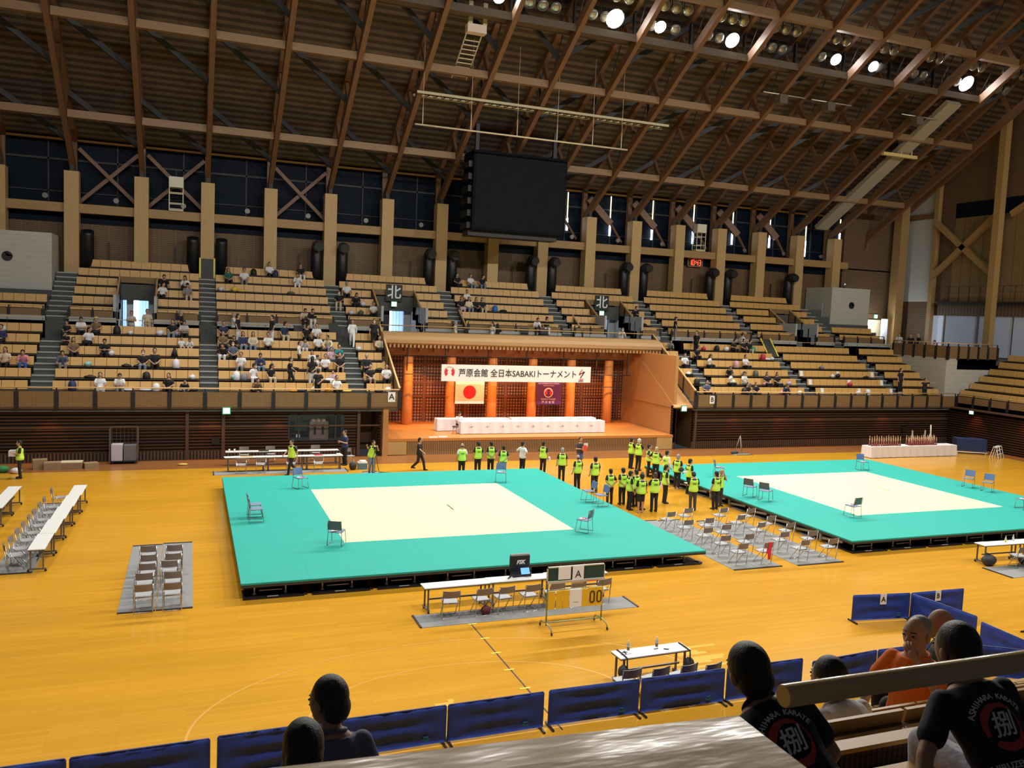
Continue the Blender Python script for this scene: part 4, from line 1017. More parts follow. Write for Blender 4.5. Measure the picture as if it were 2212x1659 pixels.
T1 = table('white folding table under the scoreboard papers, left half', (6.83, 21.45, 0), .02, 1.86, 'scoreboard tables')
dup(T1, (8.7, 21.5, 0), .0, 'white folding table with the open black case, middle of the scoreboard tables', 'scoreboard tables'); dup(T1, (10.5, 21.55, 0), .0, 'white folding table right of the scoreboard with a red sheet at its end', 'scoreboard tables')
T2 = table('small white folding table with drink bottles beyond the blue barrier', (9.74, 15.93, 0), .03, 1.82)
for k, (x, y) in enumerate([(2.55, 42.0), (4.4, 42.0), (6.25, 42.0), (2.6, 43.6), (4.45, 43.6), (6.3, 43.6)]):
    dup(T1, (x, y, 0), 0, 'office table by the back wall, %s in the %s row' % (ORD[k % 3], ('front', 'rear')[k // 3]), 'office tables')
dup(T1, (27.0, 21.2, 0), -.03, 'white folding table of the far platform with papers and a yellow bottle', 'far score tables'); dup(T1, (28.85, 21.2, 0), 0, 'white folding table of the far platform continuing out of view', 'far score tables')
def lay(name, label, cat, mb, m, loc, rz=0, group=None): return tag(mb.build(name, m, None, loc, (0, 0, rz)), label, cat, group)
sheet = lambda a, b: MB().box(-a / 2, a / 2, -b / 2, b / 2, 0, .003)
for k, (x, y, a, nm) in enumerate([(6.65, 21.42, .05, 'left of the scoreboard tables, farther from the case'), (7.5, 21.52, -.1, 'near the seam of the scoreboard tables'), (7.98, 21.5, .1, 'just right of the seam of the scoreboard tables'), (8.75, 21.42, .15, 'in front of the open black case'), (9.3, 21.52, 0, 'left of the scoreboard on the table')]):
    lay('paper_sheet', 'white paper sheet ' + nm, 'paper', sheet(.3, .21), PAPER, (x, y, .701), a)
lay('red_folder', 'red sheet on a white board at the end of the scoreboard tables', 'paper', sheet(.3, .3), mat('red_paper', (.65, .05, .06), .6), (11.2, 21.55, .701), .1)
t = thing('equipment_case', 'open black equipment case lettered FSK with a lit tablet on the scoreboard table', 'case', (8.85, 21.62, .7))
MB().box(-.3, .25, -.1, .14, 0, .1).build('case_base', BLACK, t)
l = MB().box(-.32, .28, .13, .19, .1, .55).build('lid', BLACK, t); letter('FSK', .16, SIGNW, l, (0, .125, .36), bold=.006, shear=.2)
MB().box(-.3, .26, .125, .2, .55, .6).build('lid_edge', mat('case_rim', (.3, .3, .3), .4), l)
MB().box(-.06, .2, -.14, -.13, .02, .2).xf(Matrix.Rotation(-.5, 4, 'X')).build('tablet_screen', mat('tablet_glow', (.15, .4, .75), .3, var=.6, scale=14, emit=.9), t)
t = thing('microphone', 'black hand microphone lying left of the equipment case', 'microphone', (8.42, 21.5, .715), .9)
MB().cyl((-.1, 0, .01), (.08, 0, .01), .014, .018, 8).build('handle', BLACK, t); MB().ball((.1, 0, .012), .028).build('mic_head', CHARC, t)
t = thing('red_bag', 'dark red bag on the mat under the second scoreboard chair', 'bag', (7.5, 20.75, .012))
MB().ball((0, 0, .12), (.16, .1, .12)).build('bag_body', mat('dark_red', (.12, .02, .02), .7), t); MB().tube([(-.06, 0, .2), (0, 0, .3), (.06, 0, .2)], .01).build('handle', BLACK, t)
# scoreboard on castors
OLIVE = mat('green_pipe', (.30, .34, .19), .35, .4)
t = thing('scoreboard', 'wheeled green-framed scoreboard with a blackboard, letter A sheet and yellow 00 cards', 'scoreboard', (9.42, 19.3, 0))
mb = MB()
for s in (-.79, .79): mb.cyl((s, 0, .12), (s, 0, 1.62), .02, n=8)
mb.cyl((-.79, 0, .2), (.79, 0, .2), .018, n=8).cyl((-.79, 0, 1.05), (.79, 0, 1.05), .016, n=8).cyl((-.79, 0, .62), (.79, 0, .62), .008, n=6)
mb.build('frame', OLIVE, t)
for s in (-.79, .79):
    f = MB().tube([(s, .38, .07), (s, .33, .15), (s, 0, .2), (s, -.33, .15), (s, -.38, .07)], .018, 8).build('foot', OLIVE, t)
    MB().cyl((s - .012, .38, .04), (s + .012, .38, .04), .04, n=10).cyl((s - .012, -.38, .04), (s + .012, -.38, .04), .04, n=10).build('castor', BLACK, f)
MB().box(-.8, .8, -.02, .02, 1.3, 1.64).build('blackboard', mat('chalkboard_green', (.015, .055, .045), .5, var=.15), t)
MB().box(-.82, .82, -.03, .03, 1.64, 1.67).box(-.82, .82, -.07, .03, 1.24, 1.3).box(-.82, -.8, -.03, .03, 1.25, 1.67).box(.8, .82, -.03, .03, 1.25, 1.67).build('board_frame', mat('board_tray', (.55, .50, .40), .5), t)
MB().box(-.52, -.17, -.045, -.03, 1.33, 1.66).build('blank_sheet', PAPER, t)
o = MB().box(-.12, .2, -.05, -.04, 1.19, 1.66).build('letter_sheet', PAPER, t); letter('A', .26, INK, o, (.04, -.055, 1.44))
MB().box(.28, .62, -.075, -.05, 1.24, 1.26).build('red_marker', mat('red_paper', (.65, .05, .06), .6), t)
YEL = mat('yellow_card', (.80, .50, .02), .55, var=.05)
for k, (a, b) in enumerate([(-.78, -.58), (-.55, -.38), (-.36, -.19), (.18, .36), (.38, .57), (.58, .77)]):
    o = MB().box(a, b, -.05 - .004 * (k % 2), -.03, .56, 1.04 + .02 * (k > 3)).build('number_card', YEL, t)
    if k > 3:
        cx = (a + b) / 2; m2 = MB(); y = -.062
        ring(m2, cx, .9, .04, .075, 0, 180, y); ring(m2, cx, .72, .04, .075, 180, 360, y); m2.box(cx - .075, cx - .04, y, y + .006, .72, .9).box(cx + .04, cx + .075, y, y + .006, .72, .9)
        m2.build('numeral', mat('numeral_brown', (.06, .03, .012), .6), o)
o = MB().box(-.17, .17, -.06, -.03, .58, 1.05).build('blank_card', PAPER, t); MB().box(-.06, .06, -.063, -.06, .7, .705).build('small_mark', INK, o)
# small table in front: sheets, bottles, pens, hanging bags
lay('paper_sheet', 'white paper sheet in the middle of the drinks table', 'paper', sheet(.36, .24), PAPER, (9.62, 15.92, .701), .1)
t = thing('printed_sheet', 'sheet with black brush drawing at the end of the drinks table', 'paper', (9.08, 15.92, .701)); sheet(.34, .3).build('sheet', PAPER, t)
MB().box(-.1, .08, .03, .07, .003, .005).box(-.02, .02, -.06, .1, .003, .005).box(-.14, -.02, -.08, -.05, .003, .005).box(.03, .13, -.06, -.04, .003, .005).box(.02, .05, .06, .13, .003, .005).build('ink_marks', INK, t)
def bottle(label, x, y, z, liquid, lab):
    t = thing('drink_bottle', label, 'bottle', (x, y, z))
    MB().tube([(0, 0, 0), (0, 0, .1), (0, 0, .1)], [.032, .032, .03], 12).build('drink', liquid, t)
    MB().tube([(0, 0, .1), (0, 0, .15), (0, 0, .185), (0, 0, .2)], [.032, .032, .014, .013], 12).build('bottle_neck', mat('clear_plastic', (.72, .74, .75), .2, alpha=.6), t)
    MB().tube([(0, 0, .075), (0, 0, .13)], [.0335, .0335], 12, cap=False).build('label_band', lab, t); MB().cyl((0, 0, .2), (0, 0, .22), .015, n=10).build('cap', WHITE, t)
TEA = mat('brown_tea', (.22, .09, .02), .2); LBL = mat('pale_label', (.6, .62, .63), .5)
bottle('tea bottle with a grey label on the drinks table, nearer the brush drawing', 9.23, 16.07, .7, TEA, LBL); bottle('tea bottle with a pale blue label on the drinks table, nearer the pens', 9.98, 16.1, .7, TEA, mat('blue_label', (.35, .55, .65), .5))
for k, (x, y, a, nm) in enumerate([(9.88, 15.96, .1, 'thin black pen in the middle of the drinks table'), (10.1, 15.88, -.5, 'thick black marker near the right end of the drinks table')]):
    lay('marker_pen', nm, 'pen', MB().cyl((-.06, 0, .01), (.06, 0, .01), .007 + .005 * k, n=8), BLACK, (x, y, .7), a)
for x, nm in ((8.98, 'left'), (10.58, 'right')):
    t = thing('hanging_bag', 'black bag strapped over the %s end of the drinks table' % ('paper' if nm == 'left' else 'pen'), 'bag', (x, 15.65, 0))
    MB().tube([(0, .48, .71), (0, .2, .72), (0, .0, .71), (.0, -.02, .5)], .018, 6).build('strap', BLACK, t); MB().ball((.02 if nm == 'right' else -.05, .05, .38), (.13, .12, .16)).build('bag_body', CHARC, t)
# newer, paler floor boards
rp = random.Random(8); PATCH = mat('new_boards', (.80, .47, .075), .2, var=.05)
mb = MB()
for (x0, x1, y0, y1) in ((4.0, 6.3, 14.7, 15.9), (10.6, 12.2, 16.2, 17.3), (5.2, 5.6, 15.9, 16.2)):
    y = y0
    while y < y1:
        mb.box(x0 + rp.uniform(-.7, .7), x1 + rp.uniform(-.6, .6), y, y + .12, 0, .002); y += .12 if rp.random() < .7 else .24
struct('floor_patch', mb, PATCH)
# floor line with yellow tapes
lay('floor_line', 'thin black court line running from the scoreboard mat to the barriers', 'floor line', MB().box(-.017, .017, -2.9, 2.9, 0, .004), INK, (6.9, 17.3, 0), -.0)
for k, (x, y) in enumerate([(6.94, 20.2), (6.94, 19.2), (6.9, 18.27), (6.87, 17.3), (6.87, 16.31)]):
    lay('tape_mark', 'yellow tape mark on the black court line, %s from the grey mat' % ORD[k], 'tape', MB().box(-.12, .12, -.025, .025, .004, .007), mat('yellow_tape', (.85, .75, .05), .6), (x, y, 0), 0, 'tape marks')
t = thing('court_circle', 'faint pale arcs of a ball court painted on the near floor', 'floor line', (5.6, 15.8, 0))
mb = MB()
for r in (3.4, 5.6):
    for k in range(60):
        a0, a1 = PI * k / 60, PI * (k + 1) / 60
        mb.add([(r * math.cos(a0), r * .62 * math.sin(a0), .002), ((r + .05) * math.cos(a0), (r + .05) * .62 * math.sin(a0), .002), ((r + .05) * math.cos(a1), (r + .05) * .62 * math.sin(a1), .002), (r * math.cos(a1), r * .62 * math.sin(a1), .002)], [(0, 1, 2, 3)])
mb.build('arc', mat('pale_line', (.70, .36, .05), .3), t)

# ================================================================== blue barriers
BFAB = mat('barrier_blue', (.012, .045, .30), .7, var=.25, scale=3, bump=.25); BSTEEL = mat('barrier_frame', (.05, .07, .2), .5)
TEALP = mat('barrier_print', (.01, .14, .25), .7)
def barrier(label, p, q, seed, logo=True):
    p = Vector((p[0], p[1], 0)); q = Vector((q[0], q[1], 0)); L = (q - p).length
    t = thing('court_barrier', label, 'barrier', (p.x, p.y, 0), math.atan2((q - p).y, (q - p).x), 'blue court barriers')
    rd = random.Random(seed); nx, nz = 28, 10; H = .76
    ph = rd.uniform(0, 6); A = rd.uniform(.6, 1.2)
    def off(u, v):       # swags hanging from both upper corners
        s = (abs(u - .5) * 2) ** 2
        return .025 * A * math.sin(9 * (1 - v) * (1 + .8 * (1 - s)) + 2.5 * s + ph) * math.sin(PI * min(1, u * 1.02)) * (1 - v * .3) + .006 * math.sin(u * 31 + ph)
    vs = []; fs = []
    for side in (0, 1):
        for j in range(nz + 1):
            for i in range(nx + 1):
                u, v = i / nx, j / nz
                vs.append((.02 + u * (L - .04), off(u, v) * (1 if 0 < j < nz and 0 < i < nx else .2) + (.012 if side else -.012), .05 + v * (H - .05)))
    k = (nx + 1) * (nz + 1)
    for j in range(nz):
        for i in range(nx):
            a = j * (nx + 1) + i
            fs.append((a, a + 1, a + nx + 2, a + nx + 1)); fs.append((k + a, k + a + nx + 1, k + a + nx + 2, k + a + 1))
    for i in range(nx):
        for j in (0, nz): a = j * (nx + 1) + i; fs.append((a, a + 1, k + a + 1, k + a))
    for j in range(nz):
        for i in (0, nx): a = j * (nx + 1) + i; fs.append((a, a + nx + 1, k + a + nx + 1, k + a))
    MB().add(vs, fs, 0, True).build('fabric', BFAB, t)
    MB().tube([(.015, 0, .05), (.015, 0, H - .03), (.04, 0, H), (L - .04, 0, H), (L - .015, 0, H - .03), (L - .015, 0, .05)], .014, 6).build('frame', BSTEEL, t)
    mb = MB()
    for x in (.05, L - .05): mb.box(x - .02, x + .02, -.2, .2, 0, .04)
    mb.build('foot', BLACK, t)
    if logo:
        m2 = MB()
        pts = [(L * .8 + .07 * math.cos(a), -.045, .16 + .03 * math.sin(a)) for a in [PI * 2 * k / 14 for k in range(14)]]
        m2.poly(pts, (0, .01, 0)); m2.box(L * .8 - .05, L * .8 + .04, -.05, -.04, .2, .225)
        m2.build('logo_print', TEALP, t)
    return t
barrier('blue court barrier at the far left of the near row, cut by the picture edge', (-1.75, 14.42), (.38, 14.45), 1); barrier('blue court barrier at the far left end of the near row', (-3.8, 14.4), (-1.78, 14.42), 11)
barrier('blue court barrier behind the man in the slate shirt', (.48, 14.48), (2.52, 14.5), 2); barrier('blue court barrier right of the man in the slate shirt', (2.54, 14.5), (4.55, 14.52), 3)
barrier('blue court barrier ending at the gap below the black court line', (4.56, 14.52), (6.54, 14.54), 4); barrier('blue court barrier starting right of the gap', (6.64, 14.56), (8.66, 14.54), 5)
barrier('blue court barrier before the drinks table chairs', (8.7, 14.54), (10.72, 14.51), 6); barrier('blue court barrier partly hidden by the near spectator\'s dark head', (10.76, 14.51), (12.76, 14.5), 7)
barrier('blue court barrier beyond the gap, above the wooden handrail', (12.84, 14.3), (14.8, 14.43), 8); barrier('blue court barrier behind the man in the orange shirt', (14.82, 14.43), (16.8, 14.4), 9)
b = barrier('blue court barrier carrying the letter A sheet', (17.13, 17.7), (18.95, 17.45), 10)
MB().box(.85, 1.05, -.035, -.03, .48, .78).build('letter_sheet', PAPER, b); letter('A', .2, INK, b, (.95, -.037, .62), bold=.004)
b = barrier('blue court barrier carrying the letter B sheet', (18.97, 17.45), (20.89, 17.38), 12)
MB().box(.85, 1.05, -.035, -.03, .48, .78).build('letter_sheet', PAPER, b); letter('B', .2, INK, b, (.95, -.037, .62), bold=.004)
barrier('blue court barrier turning back from the letter corner toward the seats', (18.96, 17.4), (19.2, 15.5), 13, False); barrier('blue court barrier continuing toward the seats after the bend', (18.97, 15.2), (18.85, 13.3), 14, False)
barrier('blue court barrier at the right picture edge', (21.5, 15.9), (21.6, 13.9), 15, False); barrier('blue court barrier lying along the walkway by the far seats', (16.9, 14.35), (18.8, 13.2), 16, False)

# ================================================================== things by the back wall
clothed('trophy_table', 'long white-clothed trophy table by the east corner', 40.0, 47.2, 40.75, 41.55, 0, .72, 60)
GOLD = mat('trophy_gold', (.70, .48, .28), .35, .5, var=.15); TBASE = mat('trophy_base', (.25, .05, .04), .4); TCOL = mat('trophy_column', (.48, .16, .12), .35, .3, var=.3, scale=9)
def trophy(label, x, y, s):
    t = thing('trophy', label, 'trophy', (x, y, .725), 0, 'trophies')
    MB().box(-.05, .05, -.05, .05, 0, .06).build('plinth', TBASE, t)
    MB().tube([(0, 0, .06), (0, 0, .28 * s)], [.03, .026], 8).build('column', TCOL, t)
    MB().tube([(0, 0, .28 * s), (0, 0, .31 * s), (0, 0, .33 * s), (0, 0, .40 * s), (0, 0, .44 * s), (0, 0, .47 * s)], [.045, .045, .015, .032, .018, .022], 8).build('figure', GOLD, t)
    return t
tr = None
for gi, (xa, n, nm) in enumerate(((40.25, 13, 'first'), (43.3, 14, 'second'))):
    for r in range(2):
        for k in range(n):
            x = xa + k * (2.5 / n) + .06 * r; y = 40.98 + r * .28; s = 1.0 + .25 * ((k * 7 + r * 3) % 5) / 5 + (.1 if r else 0)
            lb = 'gilt trophy on the white table, %s in the %s row of the %s cluster' % (ORD[k], ('front', 'rear')[r], nm)
            if tr is None: tr = trophy(lb, x, y, 1)
            else: dup(tr, (x, y, .725), random.uniform(0, 3), lb, None, (1, 1, s * 1.05))
for k, (x, h) in enumerate(((44.5, 1.0), (45.6, 1.0))):
    o = MB().box(-.03, .03, -.03, .03, 0, 1.55).build("easel_post", mat("easel_pale", (.6, .52, .42), .5), None, (x, 41.9, 0))
    tag(o, "pale upright post behind the trophies, %s of two" % ORD[k], "post", "posts behind the trophies")
t = thing('leaning_pole', 'leaning pale pole on a short rack behind the last trophies', 'pole', (46.2, 41.9, 0)); MB().cyl((0, 0, 0), (-.15, 0, 1.9), .045, n=8).cyl((-.35, .1, .0), (-.1, .05, 1.3), .03, n=6).build('pole', mat('easel_pale', (.6, .52, .42), .5), t)
t = thing('equipment_cart', 'blue covered cart on white rails beside the trophy table', 'cart', (49.3, 41.6, 0), -.5)
MB().box(-.95, .95, -.45, .45, .2, 1.0).build('blue_cover', mat('cart_blue', (.012, .03, .10), .8, bump=.2), t)
mb = MB().tube([(-1, -.5, .12), (1, -.5, .12), (1, .5, .12), (-1, .5, .12), (-1, -.5, .12)], .03, 6)
for sx in (-.9, .9): mb.cyl((sx, -.48, 0), (sx, -.48, .14), .035, n=8).cyl((sx, .48, 0), (sx, .48, .14), .035, n=8)
mb.build('chassis', WHITE, t)
for k, (x, y) in enumerate(((49.35, 39.6), (49.95, 39.9))):
    t = thing('step_stool', 'white step stool by the east wall, %s the blue cart' % ('nearer the arena from' if k == 0 else 'nearer the wall from'), 'stool', (x, y, 0), .3, 'step stools')
    MB().box(-.18, .18, -.12, .12, .72, .76).build('tread', WHITE, t)
    mb = MB()
    for sx in (-1, 1):
        mb.beam((sx * .16, -.1, .73), (sx * .22, -.28, 0), .04, .03).beam((sx * .16, .1, .73), (sx * .22, .28, 0), .04, .03)
    for zz in (.25, .5): mb.box(-.2, .2, -.24 + zz * .2, -.18 + zz * .2, zz, zz + .03)
    mb.build('leg', WHITE, t)
t = thing('tripod_stand', 'thin pale tripod standing before the slatted wall by the letter B', 'tripod', (32.2, 43.6, 0))
mb = MB()
for a in (0.3, 2.4, 4.5): mb.cyl((0, 0, 1.15), (.28 * math.cos(a), .28 * math.sin(a), 0), .018, n=6)
mb.build('leg', mat('tripod_grey', (.40, .36, .30), .5), t); MB().box(-.05, .05, -.05, .05, 1.13, 1.22).build('head', BLACK, t)
lay('black_bag', 'small black bag on a grey mat at the foot of the thin tripod', 'bag', MB().ball((0, 0, .09), (.28, .14, .1)), CHARC, (31.7, 43.4, 0)); floor_mat_('small grey mat under the thin tripod', 31.5, 32.7, 42.95, 43.35)
# caged trolley, boxes
t = thing('cage_trolley', 'tall wire cage trolley with white parcels against the slatted wall', 'trolley', (-3.0, 44.95, 0))
mb = MB()
for sx in (-.62, .62):
    for sy in (-.35, .35): mb.box(sx - .02, sx + .02, sy - .02, sy + .02, .12, 1.75)
for z in (.12, .9, 1.75): mb.box(-.62, .62, .33, .37, z, z + .03).box(-.62, -.6, -.35, .35, z, z + .03).box(.6, .62, -.35, .35, z, z + .03)
for k in range(7): mb.box(-.55 + k * .18, -.54 + k * .18, .34, .36, .12, 1.75)
mb.build('cage', TLEG, t); MB().box(-.62, .62, -.35, .35, .1, .15).build('base', BLACK, t)
mb = MB()
for sx in (-.5, .5): mb.cyl((sx - .03, -.3, .05), (sx + .03, -.3, .05), .05, n=10)
mb.build('castor', BLACK, t)
for k, (a, b, c, nm, cc) in enumerate(((-.55, -.05, .95, 'white', (.55, .53, .58)), (.0, .55, .9, 'grey', (.16, .16, .17)))):
    lay('parcel', '%s parcel standing in the cage trolley' % nm, 'parcel', MB().box(a, b, -.3, .25, .16, c), mat('parcel_' + nm, cc, .4), (-3.0, 44.95, 0))
CARD = mat('cardboard', (.30, .20, .11), .85, var=.1)
for k, (x, y, w, d, h, nm) in enumerate([(-5.15, 43.75, .9, .5, .3, 'open pale carton beside the dark cartons by the west wall'), (-5.95, 43.7, .7, .5, .34, 'dark carton between two others by the west wall'), (-6.5, 43.9, .6, .4, .45, 'carton behind the person with the box by the west wall'), (-4.35, 43.8, .6, .45, .26, 'low carton at the right end of the west wall pile')]):
    t = thing('carton', nm, 'box', (x, y, 0), .1 * k, 'cartons by the west wall'); MB().box(-w / 2, w / 2, -d / 2, d / 2, 0, h).build('box_body', CARD, t)
    if k == 0: MB().box(-w / 2, w / 2, -d / 2 - .01, d / 2, h, h + .05).build('flap', mat('pale_card', (.62, .55, .35), .8), t)
lay('green_bag', 'green bag on the floor at the far west end of the wall', 'bag', MB().ball((0, 0, .15), (.3, .2, .17)), mat('green_bag', (.03, .22, .06), .7), (-7.9, 43.2, 0))
lay('white_bag', 'crumpled white plastic bag beside the green bag', 'bag', MB().ball((0, 0, .12), (.24, .2, .14), 9, 6), mat('white_plastic', (.78, .78, .80), .4, bump=.5), (-7.3, 42.9, 0))
lay('yellow_bag', 'small yellow cloth on the brown floor margin by the wall', 'cloth', MB().ball((0, 0, .05), (.24, .12, .06)), mat('yellow_cloth', (.60, .42, .08), .8), (-.3, 43.9, 0))
t = thing('office_window', 'dark glazed office window with three pale helmets on display in the slatted wall', 'window', (6.38, 45.7, .85))
MB().box(-1.48, 1.48, .9, .95, 0, 1.45).build('room_back', mat('office_dark', (.035, .045, .045), .7, var=.2), t)
mb = MB()
for x in (-1.45, -.95, 1.0, 1.45): mb.box(x - .04, x + .04, -.1, .0, 0, 1.45)
mb.box(-1.48, 1.48, -.1, 0, 1.4, 1.47).box(-1.48, 1.48, -.1, 0, -.03, .03); mb.build('frame', CHARC, t)
MB().box(-1.45, 1.45, -.05, -.045, .03, 1.4).build('pane', mat('office_glass', (.05, .06, .06), .08, var=0, alpha=.22), t)
t = thing('display_cabinet', 'mauve brown cabinet with two dark slots behind the office window', 'cabinet', (6.55, 46.1, .85)); MB().box(-.5, .5, -.2, .2, 0, 1.0).build('cabinet_body', mat('mauve_brown', (.40, .28, .24), .6), t); MB().box(-.28, -.16, -.21, -.2, .3, .85).box(.14, .26, -.21, -.2, .3, .85).build('slot', BLACK, t)
for k, x in enumerate((6.25, 6.52, 6.8)):
    h = thing('helmet', 'pale safety helmet on the cabinet behind the office window, %s of three' % ORD[k], 'helmet', (x, 46.1, 1.85), 0, 'helmets behind the window'); mb = MB().ball((0, 0, .03), (.13, .15, .12), 14, 8); mb.build('shell', mat('helmet_peach', (.70, .52, .42), .4), h); MB().box(-.1, .1, -.2, -.12, .0, .02).build('brim', mat('helmet_peach', (.70, .52, .42), .4), h)
lay('green_poster', 'dark green sheet lying inside the office window', 'poster', MB().box(-.35, .35, 0, .02, 0, .45), mat('green_poster', (.04, .10, .06), .6), (5.65, 46.3, 1.3)); lay('monitor', 'small pale blue monitor glowing inside the office window', 'monitor', MB().box(-.1, .1, 0, .05, 0, .16), mat('monitor_glow', (.35, .5, .7), .4, var=0, emit=.5), (5.45, 45.95, 1.0))
for x, z, nm in ((1.25, .75, 'box on the slatted wall near the office tables'), (47.5, .9, 'box on the slatted wall in the trophy corner')):
    lay('wall_box', 'small black ' + nm, 'box', MB().box(-.18, .18, -.1, 0, 0, .4), BLACK, (x, 45.55, z))
# office table clutter
for k, (x, y, a, w, d, m_, nm, cat) in enumerate([(1.9, 41.95, .1, .7, .4, PAPER, 'white cloth spread over the left end of the front office table', 'cloth'), (5.0, 41.95, -.2, .6, .3, PAPER, 'white sheet in front of the walking helper on the office table', 'paper'), (2.6, 42.0, 0, .55, .3, mat('kraft_sheet', (.62, .45, .20), .7), 'tan carton sheet on the front office table', 'paper'), (6.0, 42.05, .1, .4, .3, mat('red_paper', (.65, .05, .06), .6), 'red folder on the front office table', 'folder'), (7.0, 42.0, 0, .2, .3, PAPER, 'white stack at the right end of the front office table', 'paper'), (3.5, 43.6, 0, .5, .3, CHARC, 'dark laptop on the rear office table', 'laptop')]):
    lay('white_cloth' if cat == 'cloth' else cat + '_item', nm, cat, MB().box(-w / 2, w / 2, -d / 2, d / 2, 0, .012 if k != 4 else .06), m_, (x, y, .701), a)
for k, x in enumerate((1.85, 2.1)): lay('paper_cup', 'white cup on the rear office table, %s from its left end' % ORD[k], 'cup', MB().tube([(0, 0, 0), (0, 0, .12)], [.035, .045], 10), PAPER, (x, 43.6, .7), 0, 'cups on the office table')
t = thing('backpack', 'black backpack on the floor right of the office tables', 'bag', (7.65, 41.6, 0)); MB().ball((0, 0, .2), (.2, .15, .22)).build('bag_body', CHARC, t); MB().tube([(-.08, -.13, .3), (-.1, -.18, .2), (-.08, -.14, .08)], .02).build('strap', BLACK, t)
t = thing('cooler_box', 'blue and white cooler box with folded towels right of the office tables', 'box', (8.15, 41.75, 0)); MB().box(-.22, .22, -.16, .16, 0, .3).build('box_body', mat('cooler_blue', (.12, .25, .40), .5), t); MB().box(-.23, .23, -.17, .17, .3, .36).build('lid', WHITE, t)
lay('folded_towel', 'white folded towel on the cooler box', 'towel', MB().box(-.16, .16, -.1, .1, 0, .08), PAPER, (8.15, 41.75, .361), .3)
t = thing('shoulder_bag', 'bulky black shoulder bag beside the far score table mat', 'bag', (26.25, 20.95, 0)); MB().ball((0, 0, .19), (.3, .2, .2)).build('bag_body', CHARC, t); MB().tube([(-.2, 0, .3), (0, .1, .42), (.2, 0, .3)], .015).build('strap', BLACK, t)
lay('black_bag', 'black bag under the chairs of the far score table', 'bag', MB().ball((0, 0, .16), (.22, .16, .17)), CHARC, (27.7, 20.75, .012))
bottle('yellow drink bottle on the far score table', 27.3, 21.2, .7, mat('yellow_drink', (.75, .62, .18), .3), mat('yellow_label', (.7, .6, .15), .5)); bottle('clear drink bottle on the far score table near the picture edge', 27.8, 21.3, .7, mat('water', (.6, .66, .68), .2), LBL)
for k, (x, nm) in enumerate(((26.6, 'left'), (27.0, 'middle'), (27.6, 'right'))): lay('paper_sheet', 'white form on the far score table, %s of three' % ORD[k], 'paper', sheet(.36, .26), PAPER, (x, 21.2, .701), .05 * k)

# ================================================================== seat rows
SEAT_SHADE = mat('seat_plank', (.035, .022, .012), .5, var=.1); UNDER = mat('seat_under', (.012, .009, .008), .8)  # near-black planks: shade between the rows put into the colour
PANELS = {}
def panel_mesh(w):
    k = round(w, 3)
    if k not in PANELS:
        g = .011
        mb = MB().hexa([(-w / 2 + g, -.03, .43), (w / 2 - g, -.03, .43), (-w / 2 + g, .0, .43), (w / 2 - g, .0, .43), (-w / 2 + g, .06, .86), (w / 2 - g, .06, .86), (-w / 2 + g, .085, .86), (w / 2 - g, .085, .86)])
        me = mb.mesh('backrest'); me.materials.append(SEATW); PANELS[k] = me
    return PANELS[k]
def bench(label, x0, x1, y, z, group, rz=0, pw=.56, south=False):
    """one joined row of seat backs; x0..x1 along the row, front = -Y locally"""
    L = x1 - x0; n = max(1, round(L / pw)); w = L / n
    c = (x0 + x1) / 2
    t = thing('seat_row', label, 'bench', (c, y, z) if rz == 0 else (y, c, z), rz, group)
    for k in range(n): link('backrest', panel_mesh(w), t, (-L / 2 + (k + .5) * w, 0, 0))
    MB().box(-L / 2, L / 2, -.43, -.04, .36, .405).build('seat', SEATW if south else SEAT_SHADE, t)
    mb = MB().box(-L / 2 + .03, L / 2 - .03, -.1, -.025, .22, .36).box(-L / 2 + .03, L / 2 - .03, -.035, -.005, .36, .44)  # second box is a dark skirt added for the shade band
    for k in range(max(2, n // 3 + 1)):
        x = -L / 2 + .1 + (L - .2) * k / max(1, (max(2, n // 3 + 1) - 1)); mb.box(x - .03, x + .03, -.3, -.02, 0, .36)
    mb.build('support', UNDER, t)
    if south: MB().hexa([(-L / 2, .0, .1), (L / 2, .0, .1), (-L / 2, .02, .1), (L / 2, .02, .1), (-L / 2, .086, .8), (L / 2, .086, .8), (-L / 2, .105, .8), (L / 2, .105, .8)]).build('back_panel', PAR, t)
    return t
LNAME = ['far west lower block', 'lower block below the bright doorway', 'crowded lower block', 'narrow lower block by the letter A', 'narrow lower block by the letter B', 'lower block over the letter B', 'lower block with white papers on its seats', 'lower block against the concrete corner']
for bi, (a, b) in enumerate(LOWER):
    for i in range(6):
        x0, x1 = a, b
        if bi == 3: x1 = 10.55
        if bi == 4: x0 = 30.0
        if bi == 5 and i == 0: x0 = 30.8
        if bi == 4 and i == 0: continue
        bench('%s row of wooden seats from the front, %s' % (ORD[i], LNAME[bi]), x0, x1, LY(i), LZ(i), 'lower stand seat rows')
UNAME = ['upper rows before the west booth', 'upper block around the bright doorway', 'wide upper block over the crowded one', 'upper block around the first north sign', 'upper block above the stage', 'upper block around the second north sign', 'upper block under the red clock', 'upper block around the rail-lined stair gap', 'upper rows before the east booth']
for bi, (a, b) in enumerate(UPPER):
    for i in range(6):
        if bi in (0, 8) and i > 1: continue
        sp = [(a, b)]
        if i == 5: sp = [(a + .53, b - .5)]
        elif i < 4: sp = spans(a, b, [(h0 - .15, h1 + .15) for h0, h1 in VOM])
        for k, (x0, x1) in enumerate(sp):
            side = '' if len(sp) == 1 else (', west part', ', east part')[k]
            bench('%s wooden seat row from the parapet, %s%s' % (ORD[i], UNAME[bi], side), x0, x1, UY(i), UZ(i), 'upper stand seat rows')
for i in range(6):
    bench('row of pale wooden seats along the side stand, %s from its front' % ORD[i], 35.5, 45.8, EX(i), LZ(i), 'side stand seat rows', -PI / 2)
